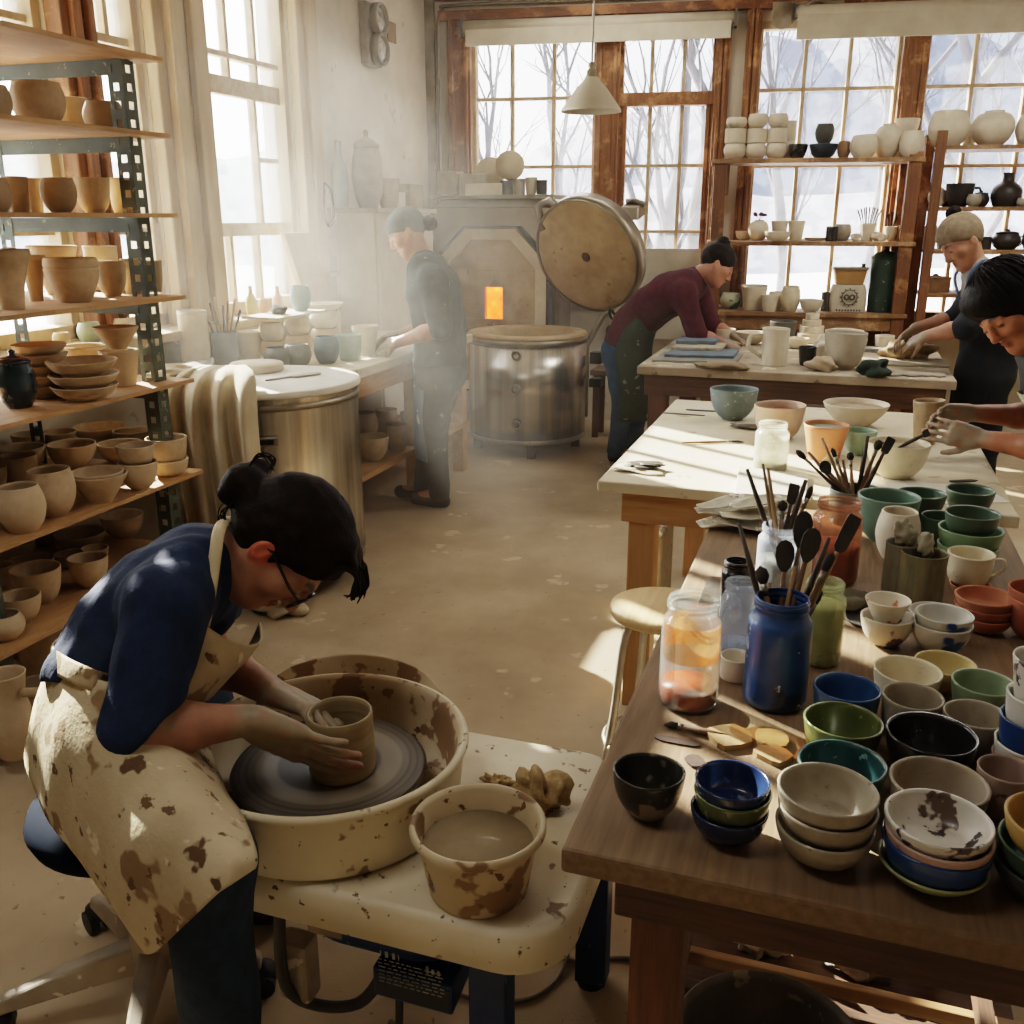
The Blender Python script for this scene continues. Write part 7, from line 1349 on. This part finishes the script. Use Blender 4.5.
    g = [[(50, 655, 1.76), (68, 668, 1.64), (106, 682, 1.575), (158, 692, 1.62), (196, 686, 1.76)], [(36, 716, 1.73), (68, 738, 1.59), (120, 742, 1.535), (176, 742, 1.60), (206, 740, 1.72)], [(27, 766, 1.73), (66, 795, 1.60), (128, 792, 1.49), (182, 784, 1.50), (222, 786, 1.62)],
         [(47, 815, 1.67), (92, 850, 1.55), (150, 846, 1.44), (205, 828, 1.43), (248, 828, 1.50)], [(92, 876, 1.60), (124, 902, 1.50), (172, 888, 1.41), (222, 860, 1.385), (256, 856, 1.44)], [(140, 941, 1.53), (152, 954, 1.48), (184, 926, 1.41), (222, 890, 1.375), (254, 868, 1.43)]]
    m = MB(); m.sheet([[A(x, y, d+k*.6) for x, y, d in r] for r in g], 7, 7, .004)
    rg = np.random.default_rng(5); V = np.array(m.v)
    for _ in range(4): w = rg.normal(size=3)*28; V += np.outer(np.sin(V@w+rg.uniform(0, 6))*.0028, v3(-FWD))
    m.v = [tuple(q) for q in V]; ao = obj('apron', m, apr, root)
    m = MB(); g = [[(203, 624, 1.69), (222, 637, 1.71), (243, 645, 1.77), (260, 640, 1.86), (259, 622, 1.93)], [(196, 645, 1.675), (214, 660, 1.69), (234, 664, 1.75), (248, 656, 1.84), (250, 642, 1.92)], [(182, 668, 1.66), (200, 680, 1.67), (220, 682, 1.74), (232, 672, 1.83), (238, 660, 1.92)], [(160, 698, 1.63), (182, 704, 1.66), (204, 700, 1.72), (216, 690, 1.82), (224, 680, 1.9)]]
    m.sheet([[A(x, y, d+k) for x, y, d in r] for r in g], 6, 6, .004); obj('bib', m, apr, ao)
    m = MB(); st = [(203, 626, 1.69), (209, 595, 1.675), (214, 560, 1.69), (218, 532, 1.71), (224, 520, 1.76), (229, 517, 1.82)]
    m.sheet([[A(x-6, y, d+k-.005), A(x, y-1, d+k-.010), A(x+7, y+1, d+k-.004)] for x, y, d in st], 5, 3, .003); obj('neck_strap', m, M('strap_linen', '#cdbd9d', '#b8a784', sc=20, rough=.9), ao)
    m = MB(); st = [(56, 648, 1.84), (50, 656, 1.755), (66, 668, 1.645), (92, 679, 1.60), (112, 685, 1.645)]
    m.sheet([[A(x+2, y-10, d+k-.008), A(x, y, d+k-.012), A(x-2, y+12, d+k-.008)] for x, y, d in st], 5, 3, .003); obj('waistband', m, apr, ao)
potter()
# ------------------------------------------------------------------ the standing figures
def standing(label, base, J, head, skin, shirt, trousers, sleeve=1.0, high=False, h=.0085, cols=None, hands=None, hair=None, sc=1.0, S=None, legs=True, build=1.0):
    root = thing('person', label, 'person', base); P = [J[k] for k in ('pel', 'wai', 'mid', 'che', 'upp')]; HC, HU, HF, hs = head; R, U, Fd = frame(HF, HU)
    allp = np.array([v3(p) for k, p in J.items()]+[v3(HC)]); lo = allp.min(0)-.22; hi = allp.max(0)+.22; lo[2] = max(lo[2], 0.0)
    rad = [q*build for q in (.11, .095, .10, .105, .075)]; off = [q*build for q in (.06, .05, .06, .07, .08)]
    s = SDF(lo, hi, h*.8); torso(s, P, S, [r*.86 for r in rad], off); s.cap(J['upp'], J['nek'], .065, .052, .03); s.cap(J['nek'], HC+U*-.045*hs+Fd*-.02*hs, .052, .05, .03); s.cap(J['shR'], J['shL'], .055, .055, .05); head_prims(s, HC, R, U, Fd, hs)
    for q in 'RL':
        sh, el, wr = J['sh'+q], J['el'+q], J['wr'+q]; s.cap(sh, el, .050, .042, .03); s.cap(el, el+(wr-el)*.4, .042, .041, .02); s.cap(el+(wr-el)*.4, wr, .041, .028, .02)
        d, n, cu = hands[q]; hand_prims(s, wr, d, n, 1 if q == 'L' else -1, curl=cu, thumb=(.6, .6, .4))
        if legs: s.cap(J['hip'+q], J['kn'+q], .078, .055, .04); s.cap(J['kn'+q], J['an'+q], .053, .038, .03); s.cap(J['an'+q], J['to'+q], .034, .03, .02)
    mud = '#a0907a'; sp = [(J['wr'+q]+Vector(hands[q][0]).normalized()*.08, .13, mud, 1.1) for q in 'RL']+[(HC+Fd*.098*hs-U*.058*hs, .02, '#a4584a', 0), *brows(HC, R, U, Fd, hs)]
    sobj('body', s, skinm, root, 1, skincol(skin, sp))
    s = SDF(lo, hi, h); torso(s, P[2:] if high else [P[0].lerp(P[1], .3)]+P[1:], S, rad[2:] if high else rad, off[2:] if high else off, -.006 if high else .010); s.cap(J['upp'], J['upp'].lerp(J['nek'], .7), rad[4]+.008, .062, .03); s.cap(J['shR'], J['shL'], .064, .064, .05)
    for q in 'RL':
        sh, el, wr = J['sh'+q], J['el'+q], J['wr'+q]; s.cap(sh, el, .068, .058, .04)
        if sleeve > 1: s.cap(el, el+(wr-el)*(sleeve-1), .058, .052, .02)
    s.ripple(.003, 30, 4); sobj('shirt', s, shirt, root, 2)
    if legs:
        s = SDF(lo, hi, h); torso(s, [P[2].lerp(P[3], .55), P[1], P[0]] if high else [P[0].lerp(P[1], .45), P[0]], S, [rad[2]+.016, rad[1]+.02, rad[0]+.012] if high else [rad[1]+.012, rad[0]+.008], [off[2], off[1], off[0]] if high else off[1::-1])
        for q in 'RL': s.cap(J['hip'+q], J['kn'+q], .092, .068, .04); s.cap(J['kn'+q], J['an'+q], .066, .058, .03)
        s.ripple(.003, 24, 6); sobj('trousers', s, trousers, root, 2)
        for q in 'RL':
            a, b = J['an'+q], J['to'+q]; d = (b-a); d.z = 0; d.normalize(); s = SDF(v3(a)-.25, v3(a)+.25, .008); s.cap(a-d*.02-Vector((0, 0, .045)), b, .04, .036, .02); s.keep((0, 0, .003), (0, 0, -1)); sobj('shoe', s, M('dark_shoe', '#2b2724'), root, 1)
    return root, R, U, Fd, HC
def hair_cap(root, HC, R, U, Fd, hs, mat, name='hair', bun=None, extra=None, cut=(.066, .083, .8, .6), rr=(.084, .098, .107), h=.007, ears=True):
    s = SDF(HC-Vector((.28,)*3), HC+Vector((.28,)*3), h); L = lambda r, u, f: HC+(R*r+U*u+Fd*f)*hs; ax = [tuple(R), tuple(U), tuple(Fd)]
    s.ell(L(0, .040, -.018), ax, [q*hs for q in rr]); 
    if extra: extra(s, L, ax)
    s.keep(L(0, cut[0], cut[1]), Fd*cut[2]-U*cut[3])
    if ears:
        for x in (-1, 1): s.ell(L(x*.092, -.02, -.008), ax, (.026, .03, .022), .008, True)
    if bun: s.ell(L(*bun[:3]), ax, (bun[3],)*3, .01)
    s.ripple(.0015, 90, 3); return sobj(name, s, mat, root, 1)
def front_apron(root, rows, S, Fv, mat, name='apron', th=.004, nj=9, arc=1.25):
    g = []
    for (c, w, t) in rows: g.append([c+S*(w*math.sin(j*arc))+Fv*(t*math.cos(j*arc)) for j in np.linspace(-1, 1, nj)])
    m = MB(); m.sheet(g, 5, 3, th); V = np.array(m.v); rg = np.random.default_rng(9)
    for _ in range(3): w = rg.normal(size=3)*np.array([22, 22, 6]); V += np.outer(np.sin(V@w+rg.uniform(0, 6))*.005, v3(Fv))
    m.v = [tuple(q) for q in V]; return obj(name, m, mat, root)
UPZ = Vector((0, 0, 1)); FH = Vector((FWD.x, FWD.y, 0)).normalized()
# standing potter by the window bench
def p_left():
    D = 5.05; A = lambda x, y, d=D: at_d(x, y, d); S = FH+RGT*.2; S = S.normalized(); Fv = Vector((-S.y, S.x, 0)) if Vector((-S.y, S.x, 0)).dot(RGT) < 0 else Vector((S.y, -S.x, 0))
    J = dict(pel=A(441, 372), wai=A(440, 338), mid=A(438, 315), che=A(434, 292), upp=A(428, 270), nek=A(420, 256), shR=A(440, 280, D-.17) if False else A(436, 281, D+.17), shL=A(433, 281, D-.17), elR=A(424, 330, D+.2), elL=A(440, 328, D-.22), wrR=A(397, 336, D+.10), wrL=A(399, 342, D-.12))
    f = at_z(440, 507, 0); f2 = at_z(424, 500, 0)
    for q, p, dz in (('L', f, 0), ('R', f2, 0)): J['an'+q] = Vector((p.x, p.y, .08)); J['to'+q] = Vector((p.x, p.y, .045))+Fv*.14; J['hip'+q] = J['pel']+S*(.09 if q == 'R' else -.09)-UPZ*.04; J['kn'+q] = J['hip'+q].lerp(J['an'+q], .5)+Fv*.02
    hd = lambda x, y, d: A(x, y, d)
    hands = {'R': (A(380, 342, D+.08)-J['wrR'], -UPZ*.7-FH*.6, (.3, .4, .3)), 'L': (A(380, 345, D-.05)-J['wrL'], -UPZ*.7+FH*.6, (.3, .4, .3))}
    HC = A(407, 234); head = (HC, UPV*.93-RGT*.30, -RGT*.80-UPV*.55, 1.0)
    black = M('black_tee', '#2b302c', '#3c433d', sc=14, rough=.95, spots=[('#6d7268', .04, 20)])
    r, R, U, Fd, HC = standing('standing potter in a black top and dusty cap working at the window bench in haze', (f.x, f.y, 0), J, head, '#c99277', black, M('dusty_black_trousers', '#33363a', '#474a4a', sc=9, rough=.95, spots=[('#77786f', .12, 9)]), 1.0, h=.009, hands=hands, S=S)
    hair_cap(r, HC, R, U, Fd, 1.0, M('cap_cloth', '#4c524c', '#6a6f68', sc=9, rough=.9, spots=[('#a9aaa0', .14, 12)]), 'headscarf', None, cut=(.045, .085, .6, .8)); hair_cap(r, HC, R, U, Fd, .97, hairm, 'hair', (0, -.02, -.135, .04), cut=(.0, .02, .95, .3))
    rows = [(J['che']+Fv*.0, .10, .125), (J['mid'], .13, .13), (J['wai'], .15, .125), (J['pel'], .17, .145), (J['pel']-UPZ*.22, .18, .15), (J['pel']-UPZ*.45, .19, .14)]
    ao = front_apron(r, rows, S, Fv, M('blue_apron', '#6d8298', '#566a80', sc=6, rough=.95, spots=[('#b9beb6', .2, 8)]))
p_left()
def p_maroon():
    Y = 6.02; A = lambda x, y, dy=0: at_Y(x, y, Y+dy); S = Vector((.15, 1, 0)).normalized(); Fv = Vector((1, -.15, 0)).normalized()     # her left is away from the camera
    J = dict(pel=A(624, 350), wai=A(634, 324), mid=A(650, 308), che=A(672, 294), upp=A(690, 283), nek=A(701, 275), shR=A(684, 294, -.17), shL=A(694, 280, .17), elR=A(697, 336, -.2), elL=A(712, 326, .16), wrR=A(724, 343, -.16), wrL=A(734, 336, .10))
    fr, fl = at_z(616, 462, 0), at_z(634, 452, 0)
    for q, p, sg in (('R', fr, -1), ('L', fl, 1)): J['an'+q] = Vector((p.x, p.y, .08)); J['to'+q] = Vector((p.x, p.y, .045))+Fv*.14; J['hip'+q] = J['pel']+S*.09*sg-UPZ*.03; J['kn'+q] = J['hip'+q].lerp(J['an'+q], .5)+Fv*.04
    hands = {'R': (A(742, 348, -.10)-J['wrR'], -UPZ*.8+FH*.4, (.3, .4, .3)), 'L': (A(748, 344, .02)-J['wrL'], -UPZ*.8-FH*.4, (.3, .4, .3))}
    HC = A(717, 266, -.01); head = (HC, UPV*.85+RGT*.40, RGT*.80-UPV*.62, 1.0)
    r, R, U, Fd, HC = standing('bending potter in a maroon long-sleeved top and green apron at the clay table', (fr.x, fr.y, 0), J, head, '#b87f64', M('maroon_knit', '#4d1a26', '#3a121c', sc=30, rough=.9), M('blue_jeans', '#35506e', '#263d57', sc=20, rough=.9), 1.12, h=.009, hands=hands, S=S)
    hair_cap(r, HC, R, U, Fd, 1.0, hairm, 'hair', (0, .125, -.055, .046), cut=(.05, .08, .85, .5))
    gap = M('green_apron', '#3c463c', '#2c342c', sc=8, rough=.92, spots=[('#7f8778', .14, 16)])
    rows = [(J['che'], .11, .14), (J['mid'], .15, .14), (J['wai']+Fv*.01, .185, .14), (J['pel']+Fv*.01, .205, .165), (J['pel']+Fv*.04-UPZ*.2, .21, .15), (J['pel']+Fv*.06-UPZ*.42, .21, .15)]
    ao = front_apron(r, rows, S, Fv, gap, arc=1.5); q = J['wai']-Fv*.115; m = MB()
    m.tube(spline([q+S*-.03+UPZ*.05, q-Fv*.03+S*-.05+UPZ*.09, q-Fv*.035-S*.02+UPZ*.04, q, q-Fv*.04-S*.05-UPZ*.03, q-Fv*.045-S*.04-UPZ*.12], 5), .010, 6); obj('apron_tie', m, gap, ao)
p_maroon()
def p_beanie():
    Y = 5.50; A = lambda x, y, dy=0: at_Y(x, y, Y+dy); S = Vector((.3, -1, 0)).normalized(); Fv = Vector((-1, -.3, 0)).normalized()
    S = Vector((-.25, 1, 0)).normalized()
    J = dict(pel=A(985, 372), wai=A(992, 338), mid=A(992, 318), che=A(990, 298), upp=A(982, 276), nek=A(973, 263), shL=A(990, 288, -.17), shR=A(984, 280, .17), elL=A(968, 327, -.24), elR=A(958, 318, .20), wrL=A(926, 336, -.16), wrR=A(915, 328, .10))
    for q, sg in (('R', 1), ('L', -1)): J['hip'+q] = J['pel']+S*.09*sg-UPZ*.04; p = J['hip'+q]; J['an'+q] = Vector((p.x+.03, p.y, .08)); J['to'+q] = J['an'+q]+Fv*.14-UPZ*.035; J['kn'+q] = p.lerp(J['an'+q], .5)
    hands = {'R': (A(897, 340, .06)-J['wrR'], -UPZ*.7-FH*.3, (.35, .45, .35)), 'L': (A(903, 347, -.12)-J['wrL'], -UPZ*.7+FH*.4, (.35, .45, .35))}
    HC = A(962, 243, 0); head = (HC, UPV*.88-RGT*.42, -RGT*.78-UPV*.60, 1.05)
    r, R, U, Fd, HC = standing('potter in a tan knitted beanie and dark overalls kneading clay at the table end', (J['pel'].x, J['pel'].y, 0), J, head, '#bd886c', M('grey_tee', '#9b948c', '#847d75', sc=14, rough=.9), M('black_overalls', '#1b1d22', '#26292e', sc=9, rough=.9), .75, high=True, h=.009, hands=hands, S=S)
    bean = M('beanie_wool', '#8f7d66', '#75644f', sc=40, rough=.95, bump=.4, bsc=160); hair_cap(r, HC, R, U, Fd, 1.04, bean, 'beanie', None, cut=(.05, .085, .55, .83), rr=(.090, .105, .112), ears=False); hair_cap(r, HC, R, U, Fd, .98, hairm, 'hair', (0, .15, -.06, .038), cut=(-.01, .02, .95, .3))
    dk = M('black_overalls', '#1b1d22'); rows = [(J['che']-UPZ*.02, .09, .13), (J['mid'], .13, .13), (J['wai'], .16, .13), (J['pel'], .18, .15), (J['pel']-UPZ*.3, .19, .15), (J['pel']-UPZ*.55, .19, .15)]
    ao = front_apron(r, rows, S, Fv, dk)
    for sg in (-1, 1):
        m = MB(); m.sheet([[p-S*.018, p+S*.018] for p in (J['che']+S*.08*sg+Fv*.118-UPZ*.02, J['upp']+S*.09*sg+Fv*.10+UPZ*.0, J['upp']+S*.085*sg+Fv*.02+UPZ*.085, J['upp']+S*.07*sg-Fv*.07+UPZ*.03)], 5, 2, .003); obj('shoulder_strap', m, M('blue_strap', '#4a5f7d', '#394c66', rough=.9), ao)
    for q in 'RL':
        s = SDF(v3(J['el'+q])-.3, v3(J['el'+q])+.3, .009); s.cap(J['sh'+q].lerp(J['el'+q], .35), J['el'+q], .068, .064, .02); s.cap(J['el'+q], J['el'+q].lerp(J['wr'+q], .12), .062, .056, .01); s.ripple(.003, 30, 2); sobj('sleeve', s, dk, r, 1)
p_beanie()
def p_man():
    Y = 3.42; A = lambda x, y, dy=0: at_Y(x, y, Y+dy); S = Vector((-.1, 1, 0)).normalized(); Fv = Vector((-1, -.1, 0)).normalized()
    J = dict(pel=A(1120, 560), wai=A(1112, 485), mid=A(1098, 440), che=A(1078, 395), upp=A(1056, 352), nek=A(1040, 338), shL=A(1062, 372, -.19), shR=A(1054, 352, .19), elL=A(1066, 452, -.18), elR=A(1050, 418, .22), wrL=A(981, 439, -.07), wrR=A(971, 413, .09))
    for q, sg in (('R', 1), ('L', -1)): J['hip'+q] = J['pel']+S*.09*sg-UPZ*.03; J['kn'+q] = J['hip'+q]+Fv*.14-UPZ*.34+S*.03*sg; J['an'+q] = Vector((J['kn'+q].x+.05, J['kn'+q].y, .08)); J['to'+q] = J['an'+q]+Fv*.14-UPZ*.035
    hands = {'R': (A(930, 416, .05)-J['wrR'], -FH*.8-UPZ*.3, (.35, .5, .4)), 'L': (A(932, 428, -.06)-J['wrL'], FH*.9-UPZ*.1, (.2, .35, .35))}
    HC = A(1012, 309, 0); head = (HC, UPV*.80-RGT*.58, -RGT*.70-UPV*.70-FWD*.14, 1.08)
    r, R, U, Fd, HC = standing('dark-haired potter at the right edge pinching a clay cup on the work table', (J['pel'].x, J['pel'].y, 0), J, head, '#b0714f', M('charcoal_shirt', '#33332f', '#262622', sc=14, rough=.9), M('dark_trousers', '#2b2f33', '#22262a', rough=.9), .8, h=.008, hands=hands, S=S, build=1.1)
    def ex(s, L, ax):
        s.ell(L(0, .0, -.05), ax, (.088, .1, .09), .03); s.ell(L(.01, .085, .045), ax, (.07, .045, .06), .03)
        for x in (-1, 1): s.ell(L(x*.072, -.03, -.03), ax, (.032, .085, .055), .03)
        s.ell(L(0, -.07, -.07), ax, (.07, .06, .045), .03)
    hair_cap(r, HC, R, U, Fd, 1.08, M('black_hair', '#17110d', '#0d0906', sc=40, rough=.55, bump=.3, bsc=120, spec=.15), 'hair', None, ex, cut=(.046, .092, .84, .54), rr=(.092, .108, .116), h=.006, ears=False)
    L = lambda r_, u, f: HC+(R*r_+U*u+Fd*f)*1.08; ho = [c for c in r.children if c.name.startswith('hair')][0]; combed(ho, L, (.094, .111, .119), [(math.sin(q*.16), -.05+.35*max(0, math.cos(q*.16)), math.cos(q*.16)) for q in range(40)]+[(math.sin(q*.16+.07), -.35, math.cos(q*.16)-.3) for q in range(40) if math.cos(q*.16) < .3], (.25, 1, -.15), r=.002, seed=5, grow=1.03)
    rows = [(J['che']+Fv*.02, .12, .15), (J['mid'], .15, .15), (J['wai'], .17, .14), (J['pel']+Fv*.04, .19, .16), (J['knR'].lerp(J['knL'], .5)+UPZ*.10+Fv*.05, .2, .1)]
    front_apron(r, rows, S, Fv, M('pale_splashed_apron', '#a9a28c', '#8c846e', sc=9, rough=.92, spots=[('#4d4a3c', .2, 14)]))
    t = thing('work_stool', 'stool under the dark-haired potter at the right edge', 'stool', (J['pel'].x+.02, J['pel'].y, 0)); c = Vector((J['pel'].x+.02, J['pel'].y, 0)); zt = J['pel'].z-.13
    m = MB(); m.lathe([(0, zt-.04), (.17, zt-.04), (.175, zt-.02), (.17, zt), (0, zt)], 32, c); obj('seat', m, darkx, t)
    for k in range(4): a = .8+k*pi/2; d = Vector((math.cos(a), math.sin(a), 0)); m = MB(); m.tube([c+d*.12+UPZ*(zt-.041), c+d*.18+UPZ*.003], .015, 8); obj('leg', m, darkz, t)
p_man()
# ------------------------------------------------------------------ nudge neighbouring pots apart so that none cut into each other
def settle():
    P = [o for o in bpy.data.objects if '_r' in o and o.parent is None]
    fixed = lambda o: any(w in o['label'] for w in ('brush', 'tools', 'holding', 'carrying', 'crackled', 'slate', 'planter', 'painted', 'cylinder behind', 'cylinder jar', 'rag', 'dried flowers', 'standing on', 'balanced', 'resting', 'saucer', 'being shaped', 'mixing bowl'))
    for it in range(14):
        for a in P:
            if fixed(a): continue
            for c, r in OBST:
                if abs(a.location.z-c.z) > .02: continue
                d = Vector((a.location.x-c.x, a.location.y-c.y, 0)); ov = a['_r']+r+.002-d.length
                if ov > 0:
                    v = Vector((a.location.x, a.location.y, 0)).normalized(); v = v if depth(a.location) >= depth(c) else -v
                    a.location += (v*.5+d.normalized()*.6).normalized()*min(ov, .03)*.7
        for i in range(len(P)):
            for j in range(i):
                a, b = P[i], P[j]
                if abs(a.location.z-b.location.z) > .02: continue
                d = Vector((a.location.x-b.location.x, a.location.y-b.location.y, 0)); ov = (a['_r']+b['_r'])*1.0+.002-d.length
                if ov <= 0: continue
                fa, fb = fixed(a), fixed(b)
                if fa and fb: continue
                if depth(a.location) < depth(b.location): a, b, fa, fb = b, a, fb, fa; d = -d
                v = Vector((a.location.x, a.location.y, 0)).normalized(); q = (v*.7+d.normalized()*.5).normalized() if d.length > 1e-4 else v; s = min(ov, .03)*.6
                if not fa: a.location += q*s*(1 if fb else .5)
                if not fb: b.location -= q*s*(1 if fa else .5)
settle()
for o in bpy.data.objects:
    for k in ('_r', '_h'):
        if k in o: del o[k]
